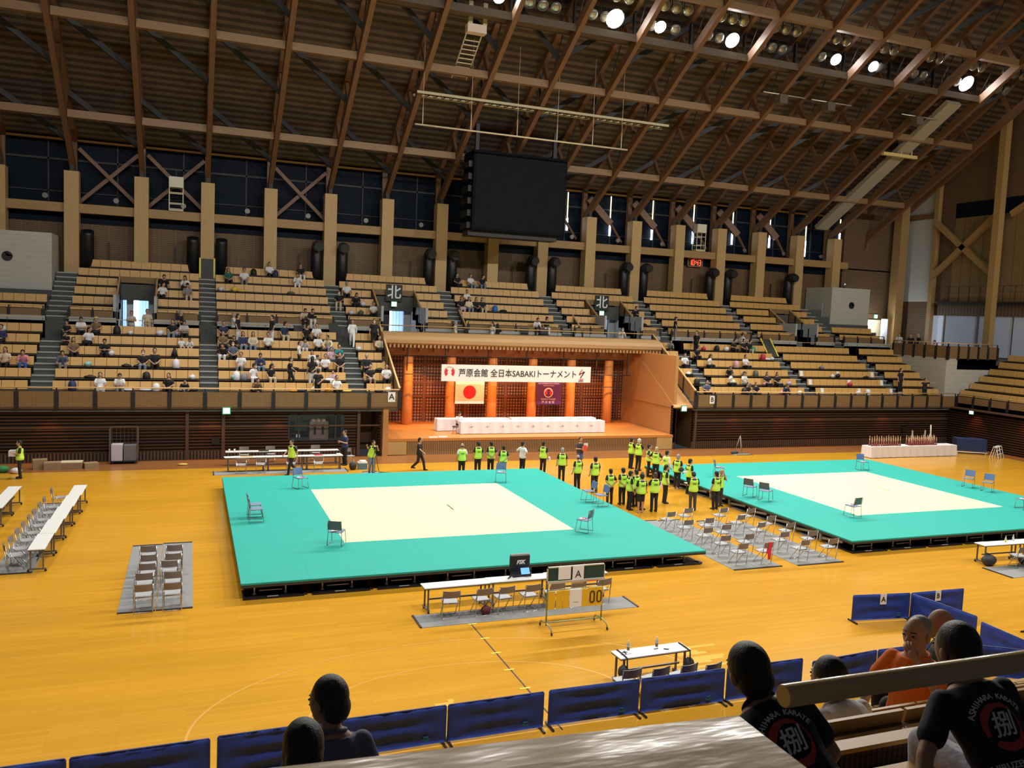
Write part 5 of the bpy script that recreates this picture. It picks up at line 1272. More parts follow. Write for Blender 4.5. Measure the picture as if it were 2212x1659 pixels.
# what lies in the rows: bags, sheets, papers (row, x, kind, colours, words)
def on_row(r, x):
    i = int(r[1]); return (x, (LY(i) if r[0] == 'L' else UY(i)) - .24, (LZ(i) if r[0] == 'L' else UZ(i)) + .401)
BAGS = '''L5 -9.9 box black black rucksack in the far west top lower row
L5 -9.2 lump white white plastic bag beside the black rucksack in the far west block
L5 -3.75 box black large black backpack standing in the row below the bright doorway
L5 -3.1 lump white crumpled white sheet next to the large black backpack
L5 -1.6 lump white white plastic bag right of the sheet below the bright doorway
L5 -.8 lump lilac lilac bag in the row under the bright doorway
L3 -3.9 lump white white bag beside the person in black in the fourth row under the doorway
L2 -4.9 lump teal pale green cap on a bag beside the man in slate blue
L2 -3.1 flat black long black sports bag on the third row
L2 -2.5 flat black black sports bag next to the masked person in jeans
L2 -.7 box white white box bag on the third row near the mat stair
L3 -.8 cone black black cone-shaped bag on the fourth row near the mat stair
L1 -4.7 flat black flat black bag on the second row near the white dress
L1 -2.1 box black black bag under a white cloth on the second row
L1 .1 lump white white plastic bag at the mat stair end of the second row
L0 -5.4 box navy navy rucksack on the front row near the stair
L0 -2.9 flat white small white parcel on the front row
L0 -2.1 flat white white leaflets on the front row
L0 -1.6 box white white folded paper stand on the front row
L0 -.3 flat white white sheet at the front rail next to the child in black
L0 .1 flat black black bag at the front rail by the mat stair
U5 3.75 box black black bag left of the man in a tie in the top row
U5 4.65 lump white white cloth draped over the top row seats
U5 5.1 box navy navy bag in the top row beside the white cloth
U3 5.9 flat olive camouflage bag in the fourth upper row
U3 1.7 lump white round white bag at the mat stair end of the upper block
U3 2.5 lump yellow yellow and black bag in the fourth upper row
U3 2.9 flat yellow small yellow box in the fourth upper row
L2 5.35 flat black long black bag under a white cloth on the third crowded row
L1 2.2 lump teal pale green bag on the second crowded row
L1 2.3 box white white bag beside the grey bag on the second crowded row
L1 2.7 box grey grey bag on the second crowded row
L1 7.2 flat white white cloth spread over the second crowded row
L0 3.2 flat black black coats piled on the front crowded row
L0 5.2 flat orange orange strap on the front crowded row
L0 5.6 flat navy navy bag on the front crowded row
L0 6.3 lump white white bag on the front crowded row
L0 7.0 lump orange orange bag at the front rail beside the dragon shirt
L0 8.0 flat yellow yellow towel beside the man in a tie at the front rail
L0 9.8 flat black black bag at the front rail by the letter A
L0 10.3 lump white white bag at the front rail by the letter A
L4 9.3 lump white white bag on the fifth row by the stage rail
L2 10.2 flat black black bag beside the man in the suit
U2 10.3 lump white white bag by the woman in the black dress
U1 9.4 lump white white rolled towel by the slanting rail of the first north sign
U1 10.0 lump olive khaki bag in the second upper row by the first north sign
U2 19.3 box blue bright blue bag beside the woman in black and beige
U2 19.9 flat black black case lying right of the bright blue bag
U1 30.3 flat black black bag alone in the second row east of the second north sign
L5 34.9 box black square black case in the top row over the letter B
L5 35.7 lump white white cloth heap next to the square black case
L5 33.8 lump red small red bag in the top row over the letter B
L4 38.2 box red red bag in the fifth row over the letter B
L4 38.6 flat white white towel beside the red bag
L4 39.0 lump white white shoes and bag at the row end near the red bag
L5 38.0 box green green bag at the black-yellow mat
L3 35.3 box pinkp pink bag in the fourth row over the letter B
L2 35.3 lump grey pale grey bag in the third row over the letter B
L2 36.3 box olive olive bag in the third row over the letter B
L1 33.8 box cream cream rucksack in the second row over the letter B
L1 36.4 lump pinkp pink and black bag in the second row over the letter B
L1 37.4 lump white white bag between the two long-haired women
L1 38.4 lump lilac purple bag at the row end
L0 37.2 lump pinkp pink cloth hung over the front rail row by the letter B
L0 34.1 box black dark bag on the front row by the letter B sheet
L0 38.6 lump white white bags at the end of the front row by the letter B
L2 30.9 lump white white bag in the narrow block by the letter B rail
L1 31.0 box black black rucksack in the narrow block by the letter B rail
L2 31.0 flat black dark coat in the narrow block by the letter B rail
L3 42.7 lump grey grey bag topped with white in the papers block
L2 42.9 lump white white bag in the papers block
L2 43.4 lump black dark bag in the papers block beside the white bag
L2 46.0 flat black long black bag in the papers block
L1 43.7 lump red red and white bag in the papers block
L0 43.6 lump white white bag on the front row of the papers block
L0 44.5 box white white bottle on the front row of the papers block'''
CMAP = {'black': (.012, .012, .014), 'white': (.74, .74, .76), 'lilac': (.42, .34, .55), 'teal': (.30, .58, .52), 'navy': (.02, .03, .10), 'yellow': (.75, .58, .08), 'olive': (.12, .12, .07), 'orange': (.80, .32, .03), 'grey': (.22, .22, .23), 'blue': (.03, .16, .60), 'red': (.55, .03, .05), 'green': (.03, .30, .14), 'pinkp': (.70, .34, .42), 'cream': (.66, .60, .42)}
rb = random.Random(5)
for l in BAGS.split('\n'):
    r, x, kd, c, lb = l.split(' ', 4); m = mat('bag_' + c, CMAP[c], .6, var=.2, scale=9, bump=.3)
    p = on_row(r, float(x)); s = rb.uniform(.85, 1.15)
    words_ = lb.split(); nm = next((w for w in ('backpack', 'rucksack', 'towel', 'cloth', 'sheet', 'coat', 'case', 'box', 'bottle', 'parcel', 'strap', 'cap', 'leaflets', 'coats') if w in words_), 'bag')
    cat = {'coats': 'coat', 'leaflets': 'paper'}.get(nm, nm)
    name = {'bag': 'carry_bag', 'box': 'small_box', 'cloth': 'loose_cloth', 'sheet': 'loose_sheet', 'cap': 'cap_and_bag', 'case': 'square_case', 'strap': 'orange_strap', 'coats': 'coat_heap', 'coat': 'dark_coat', 'parcel': 'white_parcel', 'bottle': 'white_bottle', 'leaflets': 'leaflets', 'towel': 'hand_towel'}.get(nm, nm)
    t = thing(name, lb, cat, p, rb.uniform(-.3, .3), 'belongings in the seat rows')
    if kd == 'box':
        MB().tube([(0, 0, 0), (0, 0, .03), (0, 0, .2 * s), (0, .02, .36 * s), (0, .03, .42 * s)], [.17, .19, .19, .16, .1], 10).build('body', m, t); MB().tube([(-.06, .02, .41 * s), (0, .02, .47 * s), (.06, .02, .41 * s)], .012, 5).build('handle', m, t)
    elif kd == 'cone': MB().tube([(0, 0, 0), (0, 0, .5)], [.2, .05], 12).build('body', m, t)
    elif kd == 'flat':
        MB().ball((0, 0, .075), (.3 * s, .16, .085), 12, 8).build('body', m, t)
        if nm == 'bag': MB().tube([(-.15, 0, .13), (0, -.03, .2), (.15, 0, .13)], .012, 5).build('handle', m, t)
    else:
        mb = MB().ball((0, 0, .13 * s), (.17 * s, .14, .14 * s), 12, 8)
        mb.v = [(a * (1 + .12 * math.sin(9 * b + 5 * c_)), b * (1 + .12 * math.sin(8 * c_ + 4 * a)), c_ * (1 + .1 * math.sin(7 * a))) for a, b, c_ in mb.v]; mb.build('body', m, t)
        if nm == 'bag': MB().tube([(-.05, 0, .25 * s), (-.02, 0, .32 * s), (.03, 0, .31 * s), (.06, 0, .25 * s)], .015, 5).build('handle', m, t)
for k, (i, x) in enumerate([(2, 40.35), (2, 43.6), (2, 46.75), (1, 40.4), (1, 43.85), (1, 46.8), (0, 40.7), (0, 43.95), (0, 46.85)]):
    lay('seat_paper', 'white paper taped to the seat backs, %s in the %s row of the papers block' % (ORD[k % 3], ORD[i]), 'paper', MB().hexa([(-.13, -.05, .47), (.13, -.05, .47), (-.13, -.045, .47), (.13, -.045, .47), (-.13, .035, .84), (.13, .035, .84), (-.13, .04, .84), (.13, .04, .84)]), PAPER, (x, LY(i), LZ(i)), 0, 'papers on the seat backs')
for x, y, z, nm in ((5.95, 51.05, 6.0, 'left of the man in a tie'), (8.0, 51.05, 6.2, 'near the grey stair'), (20.6, 51.7, 6.3, 'above the middle of the stage'), (22.0, 51.7, 6.3, 'east of the middle of the stage')):
    lay('hung_jacket', 'black jacket hung over a rail ' + nm, 'jacket', MB().hexa([(-.22, -.06, .2), (.22, -.06, .2), (-.2, .06, .2), (.2, .06, .2), (-.3, -.04, .9), (.28, -.04, .9), (-.3, .04, .9), (.28, .04, .9)]), CHARC, (x, y, z), 0, 'jackets hung on rails')
# black stair mats with yellow edges
def stair_mat(label, p, q, w):
    t = thing('stair_mat', label, 'mat', p); d = Vector(q) - Vector(p)
    MB().beam((0, 0, 0), d, w, .05).build('mat_body', BLACK, t)
    s = d.cross(Vector((0, 0, 1))).normalized() * (w / 2 - .05)
    MB().beam(s + Vector((0, 0, .05)), d + s + Vector((0, 0, .05)), .1, .08).beam(-s + Vector((0, 0, .05)), d - s + Vector((0, 0, .05)), .1, .08).build('yellow_edge', mat('mat_yellow', (.85, .72, .02), .5), t)
stair_mat('black stair mat with yellow edges standing at the head of the long grey stair', (.94, 56.8, 9.47), (.94, 56.98, 10.75), .95)
stair_mat('black mat with yellow edges lying over the stair beside the green bag', (39.65, 50.4, 5.75), (39.75, 51.6, 7.0), .9)

# ================================================================== people
POSE = {   # arms: (elbow, wrist) for the +x and -x side in the torso frame; legs: (knee, ankle) from the pelvis
    'stand': dict(), 'standb': dict(a=(((.24, .05, .16), (.24, -.04, -.05)), ((.27, .10, .19), (.06, .17, .02)))),
    'back_hands': dict(a=(((.27, .13, .18), (.05, .17, .02)), ((.27, .13, .18), (.03, .17, -.01)))),
    'folded': dict(a=(((.25, -.10, .17), (-.06, -.22, .22)), ((.25, -.10, .19), (-.08, -.19, .27)))),
    'akimbo': dict(a=(((.38, .08, .2), (.18, -.03, .06)), ((.38, .08, .2), (.18, -.03, .06)))),
    'reading': dict(head=(0, 32), a=(((.24, -.06, .15), (.06, -.28, .17)), ((.24, -.06, .15), (.08, -.27, .15)))),
    'face': dict(head=(0, 12), a=(((.22, -.16, .24), (.03, -.17, .58)), ((.22, -.14, .22), (.04, -.18, .54)))),
    'ball': dict(a=(((.25, -.04, .16), (.08, -.27, .22)), ((.25, -.04, .16), (.06, -.27, .18)))),
    'walk': dict(l=(((.09, -.19, -.44), (.09, -.26, -.84)), ((.09, .05, -.46), (.09, .35, -.74))), a=(((.24, .14, .2), (.25, .12, -.03)), ((.24, -.08, .19), (.22, -.27, .05)))),
    'arms': dict(a=(((.42, -.05, .40), (.62, -.12, .42)), ((.42, -.05, .36), (.6, -.1, .30)))),
    'rail': dict(lean=22, head=(0, -10), a=(((.27, -.12, .22), (.24, -.32, .06)), ((.27, -.12, .22), (.24, -.32, .06)))),
    'photo': dict(lean=12, head=(0, 8), a=(((.24, -.17, .28), (.07, -.3, .5)), ((.36, -.12, .42), (.5, -.25, .62)))),
    'lap': dict(sit=1, a=(((.24, -.07, .19), (.10, -.29, .10)), ((.24, -.07, .19), (.09, -.28, .09)))),
    'phone': dict(sit=1, lean=6, head=(0, 30), a=(((.22, -.10, .18), (.06, -.28, .22)), ((.22, -.10, .18), (.05, -.27, .20)))),
    'knees': dict(sit=1, lean=32, head=(0, 15), a=(((.25, -.18, .18), (.09, -.33, .16)), ((.25, -.18, .18), (.08, -.32, .15)))),
    'turn': dict(sit=1, lean=8, twist=38, head=(20, 5), a=(((.25, -.06, .18), (.12, -.27, .10)), ((.28, .05, .2), (.3, -.12, .05)))),
    'reach': dict(sit=1, lean=25, twist=-35, head=(-10, 5), a=(((.30, -.22, .33), (.28, -.45, .28)), ((.25, -.18, .25), (.1, -.35, .2)))),
}
BASE_A = ((.235, .03, .17), (.245, -.05, -.05))
HEADC = (0, -.025, .655)
def skel(pose):
    P = POSE[pose]; sit = P.get('sit', 0); pz = .50 if sit else .93
    T = Matrix.Translation((0, 0, pz)) @ Matrix.Rotation(R_(P.get('side', 0)), 4, 'Y') @ Matrix.Rotation(R_(P.get('twist', 0)), 4, 'Z') @ Matrix.Rotation(R_(P.get('lean', 0)), 4, 'X')
    yaw, pit = P.get('head', (0, 0))
    H = T @ Matrix.Translation((0, 0, .52)) @ Matrix.Rotation(R_(yaw), 4, 'Z') @ Matrix.Rotation(R_(pit - P.get('lean', 0) * .6), 4, 'X') @ Matrix.Translation((0, 0, -.52))
    H = H @ Matrix.Translation((0, -.004, -.022)) @ Matrix.Translation(HEADC) @ Matrix.Diagonal((1.10, 1.10, 1.08, 1)) @ Matrix.Translation((-HEADC[0], -HEADC[1], -HEADC[2]))
    S = {'T': T, 'H': H, 'pz': pz, 'sit': sit}
    arms = P.get('a', (BASE_A, BASE_A))
    legs = P.get('l', (((.12, -.43, .01), (.12, -.40, -.41)),) * 2 if sit else (((.095, -.015, -.45), (.10, .02, -.85)),) * 2)
    for n, s, a, l in (('R', 1, arms[0], legs[0]), ('L', -1, arms[1], legs[1])):
        m = lambda p: Vector((p[0] * s, p[1], p[2]))
        S['sh' + n] = T @ Vector((.165 * s, .01, .408)); S['el' + n] = T @ m(a[0]); S['wr' + n] = T @ m(a[1])
        S['hp' + n] = Vector((.09 * s, 0, pz - .02)); S['kn' + n] = m(l[0]) + Vector((0, 0, pz)); S['an' + n] = m(l[1]) + Vector((0, 0, pz))
    return S
TORSO = [(-.10, .13, .095), (-.02, .165, .115), (.10, .150, .105), (.20, .145, .10), (.32, .165, .108), (.40, .165, .095), (.455, .115, .075), (.50, .06, .06)]
def torso(mb, S, grow=0, z0=-.2, z1=.6, flare=0, nseg=14, wide=0):
    rings = []
    for z, rx, ry in TORSO:
        if z < z0 - .001 or z > z1 + .001: continue
        g = grow + (flare * max(0, .2 - z) / .2)
        rings.append([S['T'] @ Vector(((rx + g + wide) * math.cos(2 * PI * k / nseg), .005 + (ry + g) * math.sin(2 * PI * k / nseg), z)) for k in range(nseg)])
    mb.loft(rings)
def hand_dir(S, n): return (S['wr' + n] - S['el' + n]).normalized()
def body_prims(S, k=1):
    mb = MB(); H = S['H']
    mb.ball(H @ Vector(HEADC), (.074, .090, .112), 16, 12, M=H.to_3x3()); mb.ball(H @ Vector((0, -.055, .60)), (.052, .05, .055), 12, 8, M=H.to_3x3())
    mb.capsule(S['T'] @ Vector((0, .012, .44)), H @ Vector((0, .005, .60)), .055, .052)
    torso(mb, S)
    for n in 'RL':
        mb.capsule(S['sh' + n], S['el' + n], .050, .040); mb.capsule(S['el' + n], S['wr' + n], .040, .027)
        d = hand_dir(S, n); mb.capsule(S['wr' + n], S['wr' + n] + d * .07, .026, .032)
        mb.capsule(S['hp' + n], S['kn' + n], .082, .056); mb.capsule(S['kn' + n], S['an' + n], .055, .038)
        mb.capsule(S['an' + n] + Vector((0, .02, -.045)), S['an' + n] + Vector((0, -.15, -.05)), .036, .03)
    return mb
def islands(S, mb, fine=False):
    """face and fingers set into the continuous body: slot 0 skin, 1 eyes and brows, 2 lips"""
    H = S['H']; hd = H.to_3x3()
    p = lambda x, y, z: H @ Vector((x, y, z))
    mb.tube([p(0, -.108, .665), p(0, -.128, .635), p(0, -.112, .625)], [.009, .016, .012], 7)
    for s in (-1, 1):
        mb.ball(p(.076 * s, -.01, .645), (.012, .022, .034), 8, 6, M=hd)
        mb.ball(p(.031 * s, -.104, .668), (.014, .008, .007), 8, 5, 1, M=hd)
        mb.beam(p(.014 * s, -.108, .693), p(.047 * s, -.090, .691), .008, .006, 1)
    mb.tube([p(-.024, -.096, .586), p(0, -.104, .587), p(.024, -.096, .586)], [.004, .008, .004], 6, 2)
    for n in 'RL':
        d = hand_dir(S, n); w = S['wr' + n]; s = 1 if n == 'R' else -1
        side = d.cross(S['T'].to_3x3() @ Vector((0, -1, 0)));  side = side.normalized() if side.length > .2 else Vector((s, 0, 0))
        nrm = side.cross(d).normalized()
        if nrm.dot(S['T'] @ Vector((0, 0, .2)) - w) < 0: nrm = -nrm
        for j, (o, L) in enumerate(((-.026, .062), (-.009, .074), (.009, .07), (.025, .056))):
            a = w + d * .085 + side * o; b = a + d * L * .55 + nrm * .008; c = b + d * L * .35 + nrm * .026
            mb.tube([a - d * .015, a, b, c], [.011, .0105, .009, .007], 6)
        fwdv = (S['T'].to_3x3() @ Vector((0, -1, 0))); th = side if side.dot(fwdv) >= 0 else -side
        a = w + d * .03 + th * .022; mb.tube([a, a + th * .025 + d * .025, a + th * .028 + d * .06 + nrm * .012], [.013, .011, .008], 6)
def shirt_prims(S, sleeve, grow=.016):
    mb = MB(); torso(mb, S, grow, -.12, .47, .02 if not S['sit'] else .005)
    for n in 'RL':
        e = S['el' + n]; f = .62 if sleeve == 'short' else 1
        q = S['sh' + n].lerp(e, f)
        mb.capsule(S['sh' + n] , q, .062, .068)
        if sleeve == 'long': mb.capsule(e, e.lerp(S['wr' + n], .95), .054, .038)
    return mb
def pants_prims(S, kind):
    mb = MB(); c = Vector((0, 0, S['pz'])); nseg = 14
    rings = []
    for z, g in ((-.12, .01), (-.02, .016), (.07, .012)):
        rx, ry = (.165, .118) if z < .05 else (.155, .108)
        rings.append([c + (S['T'].to_3x3() @ Vector(((rx + g) * math.cos(2 * PI * k / nseg), .005 + (ry + g) * math.sin(2 * PI * k / nseg), z)) if z > 0 else Vector(((rx + g) * math.cos(2 * PI * k / nseg), .005 + (ry + g) * math.sin(2 * PI * k / nseg), z))) for k in range(nseg)])
    mb.loft(rings)
    for n in 'RL':
        if kind == 'shorts': mb.capsule(S['hp' + n], S['hp' + n].lerp(S['kn' + n], .82), .098, .088)
        else: mb.capsule(S['hp' + n], S['kn' + n], .098, .074); mb.capsule(S['kn' + n], S['an' + n] + Vector((0, 0, -.01)), .074, .062)
    if kind == 'skirt':
        mb.capsule(S['hpR'], S['knR'], .1, .1); mb.capsule(S['hpL'], S['knL'], .1, .1); mb.capsule((S['hpR'] + S['hpL']) / 2, (S['knR'] + S['knL']) / 2, .11, .12)
    return mb
def shoe_prims(S):
    mb = MB()
    for n in 'RL':
        a = S['an' + n]; mb.capsule(a + Vector((0, .03, -.04)), a + Vector((0, -.15, -.045)), .045, .036); mb.capsule(a + Vector((0, .01, 0)), a + Vector((0, .02, -.03)), .043, .045)
    zmin = min(v[2] for v in mb.v)
    return mb
def hair_prims(S, kind):
    mb = MB(); H = S['H']; hd = H.to_3x3(); p = lambda x, y, z: H @ Vector((x, y, z))
    if kind == 'bald':
        mb.ball(p(0, .03, .632), (.074, .068, .05), 14, 10, M=hd); return mb
    mb.ball(p(0, .004, .685), (.085, .098, .102), 16, 12, M=hd); mb.ball(p(0, .035, .635), (.078, .070, .085), 14, 10, M=hd)
    if kind == 'long':
        mb.capsule(p(0, .06, .64), p(0, .075, .42), .075, .06); mb.capsule(p(.05, .04, .63), p(.065, .05, .45), .04, .03); mb.capsule(p(-.05, .04, .63), p(-.065, .05, .45), .04, .03)
    if kind == 'hat':
        mb.tube([p(0, -.01, .70), p(0, -.01, .715)], [.17, .16], 16); mb.ball(p(0, .0, .72), (.095, .105, .07), 14, 8, M=hd)
    if kind == 'cap':
        mb.beam(p(0, -.08, .715), p(0, -.18, .70), .13, .015); mb.ball(p(0, .0, .71), (.09, .102, .085), 14, 8, M=hd)
    if kind == 'hood':
        mb.ball(p(0, .02, .65), (.105, .105, .14), 14, 10, M=hd); mb.ball(p(0, .05, .52), (.14, .10, .08), 14, 8, M=hd)
    return mb
def vest_prims(S):
    mb = MB(); torso(mb, S, .040, -.11, .41, .018, wide=-.004)
    for s in (-1, 1):
        for y in (-.075, .085): mb.beam(S['T'] @ Vector((.105 * s, y, .36)), S['T'] @ Vector((.098 * s, y * .25, .485)), .085, .035, up=S['T'].to_3x3() @ Vector((0, 1, 0)))
    return mb
def remesh(mb, vox, sm=3, extra=None):
    """fuse overlapping volumes into one continuous skin"""
    me = mb.mesh('skin'); o = bpy.data.objects.new('skin', me); COL.objects.link(o)
    r = o.modifiers.new('r', 'REMESH'); r.mode = 'VOXEL'; r.voxel_size = vox; r.use_smooth_shade = True
    if sm: s = o.modifiers.new('s', 'SMOOTH'); s.iterations = sm; s.factor = .5
    dg = bpy.context.evaluated_depsgraph_get()
    out = bpy.data.meshes.new_from_object(o.evaluated_get(dg))
    bpy.data.objects.remove(o); bpy.data.meshes.remove(me)
    if extra:
        n = len(out.vertices); vs = [v.co.copy() for v in out.vertices]; fs = [tuple(p.vertices) for p in out.polygons]
        M = MB(); M.add(vs, fs, 0, True); extra(M); out2 = M.mesh('skin'); bpy.data.meshes.remove(out); out = out2
    return out
LIB = {}
def lib(key, fn):
    if key not in LIB: LIB[key] = fn()
    return LIB[key]
SKIN = mat('skin', (.52, .30, .19), .55, var=.05); SKIN2 = mat('skin_tan', (.42, .23, .14), .55, var=.05)
EYE = mat('eye_dark', (.015, .012, .01), .4, var=0); LIP = mat('lip', (.35, .12, .10), .5, var=0)
CLO = {'white': (.76, .76, .77), 'black': (.010, .010, .012), 'navy': (.022, .035, .10), 'beige': (.60, .50, .34), 'pink': (.70, .26, .28), 'brown': (.20, .12, .06), 'slate': (.09, .12, .19), 'grey': (.22, .22, .22), 'green': (.02, .12, .07),
       'cream': (.72, .62, .42), 'paleg': (.48, .48, .46), 'teal': (.02, .20, .24), 'pinkp': (.58, .40, .46), 'gi': (.82, .82, .80), 'suit': (.014, .015, .02), 'dark': (.013, .013, .016), 'jean': (.18, .25, .36), 'blue': (.05, .12, .40), 'lilac': (.36, .34, .52), 'orange': (.95, .20, .015), 'charcoal': (.055, .05, .055), 'cobalt': (.06, .12, .42), 'limeg': (.42, .95, .06)}
def cm(k): return mat('cloth_' + k, CLO[k], .8, var=.1, scale=12, bump=.12)
HAIR = {'short': (.010, .009, .008), 'long': (.011, .009, .008), 'grey': (.30, .29, .28), 'brown': (.07, .035, .018), 'brownlong': (.07, .035, .018), 'blond': (.45, .36, .22), 'bald': (.04, .035, .03), 'hat': (.58, .46, .26), 'cap': (.02, .02, .03), 'capw': (.7, .7, .7), 'hood': (.02, .12, .07), 'mask': (.010, .009, .008), 'white': (.55, .54, .52)}
HSHAPE = {'grey': 'short', 'brown': 'short', 'brownlong': 'long', 'mask': 'short', 'blond': 'short', 'white': 'short', 'capw': 'cap'}
VEST = mat('lime_vest', (.58, 1.0, .10), .55, var=.06, scale=5, bump=.15); VPRINT = mat('vest_print', (.07, .20, .015), .7, var=0)
def link_mat(o, m): o.material_slots[0].link = 'OBJECT'; o.material_slots[0].material = m
def part(name, me, m, parent):
    if not me.materials: me.materials.append(m)
    o = link(name, me, parent); link_mat(o, m); return o
VOX = .022
def person(label, loc, rz, pose='stand', shirt='white', pants='dark', hair='short', scale=1, sleeve='short', bottom='long', vest=False, shoes=None, group=None, tan=False):
    t = thing('person', label, 'person', loc, rz, group); t.scale = (scale,) * 3
    S = lib(('S', pose), lambda: skel(pose))
    me = lib(('b', pose), lambda: remesh(body_prims(S), VOX, 2, lambda M: islands(S, M)))
    if not me.materials:
        for m in (SKIN, EYE, LIP): me.materials.append(m)
    o = link('body', me, t)
    if tan: link_mat(o, SKIN2)
    hs = HSHAPE.get(hair, hair)
    part('hair' if hs not in ('hat', 'cap', 'hood') else ('headwear'), lib(('h', pose, hs), lambda: remesh(hair_prims(S, hs), .018, 1)), mat('hair_' + hair, HAIR[hair], .6, var=.2, scale=30), t)
    part('shirt', lib(('s', pose, sleeve), lambda: remesh(shirt_prims(S, sleeve), VOX, 2)), cm(shirt), t)
    part('skirt' if bottom == 'skirt' else 'shorts' if bottom == 'shorts' else 'trousers', lib(('p', pose, bottom), lambda: remesh(pants_prims(S, bottom), VOX, 2)), cm(pants), t)
    if shoes is not None: part('shoes', lib(('f', pose), lambda: remesh(shoe_prims(S), .018, 1)), shoes, t)
    if hair == 'mask': part('face_mask', lib(('m', pose), lambda: MB().ball(S['H'] @ Vector((0, -.085, .605)), (.056, .042, .05), 12, 8, M=S['H'].to_3x3()).mesh('face_mask')), PAPER, t)
    if vest:
        v = part('vest', lib(('v', pose), lambda: remesh(vest_prims(S), VOX, 2)), VEST, t)
        def prints():
            mb = MB()
            for r, (w, z, h) in enumerate(((.10, .265, .022), (.07, .222, .02))):
                for k in range(9 if r == 0 else 6):
                    n = 9 if r == 0 else 6; a = (k - (n - 1) / 2) / n * 2 * w; zz = z + .02 * (1 - (a / w) ** 2)
                    y = .149 * math.sqrt(max(.05, 1 - (a / .20) ** 2)) + .014
                    q = [S['T'] @ Vector((a + dx, y + dy, zz + dz)) for dz in (-h / 2, h / 2) for dy in (-.012, .003) for dx in (-.007, .007)]
                    mb.hexa(q)
            return mb.mesh('vest_print')
        part('print', lib(('vp', pose), prints), VPRINT, v)
    return t
SHOE_W = mat('shoe_white', (.6, .6, .6), .6); SHOE_B = mat('shoe_black', (.015, .015, .016), .5)
SOCK = mat('sock_skin', (.48, .28, .18), .6)
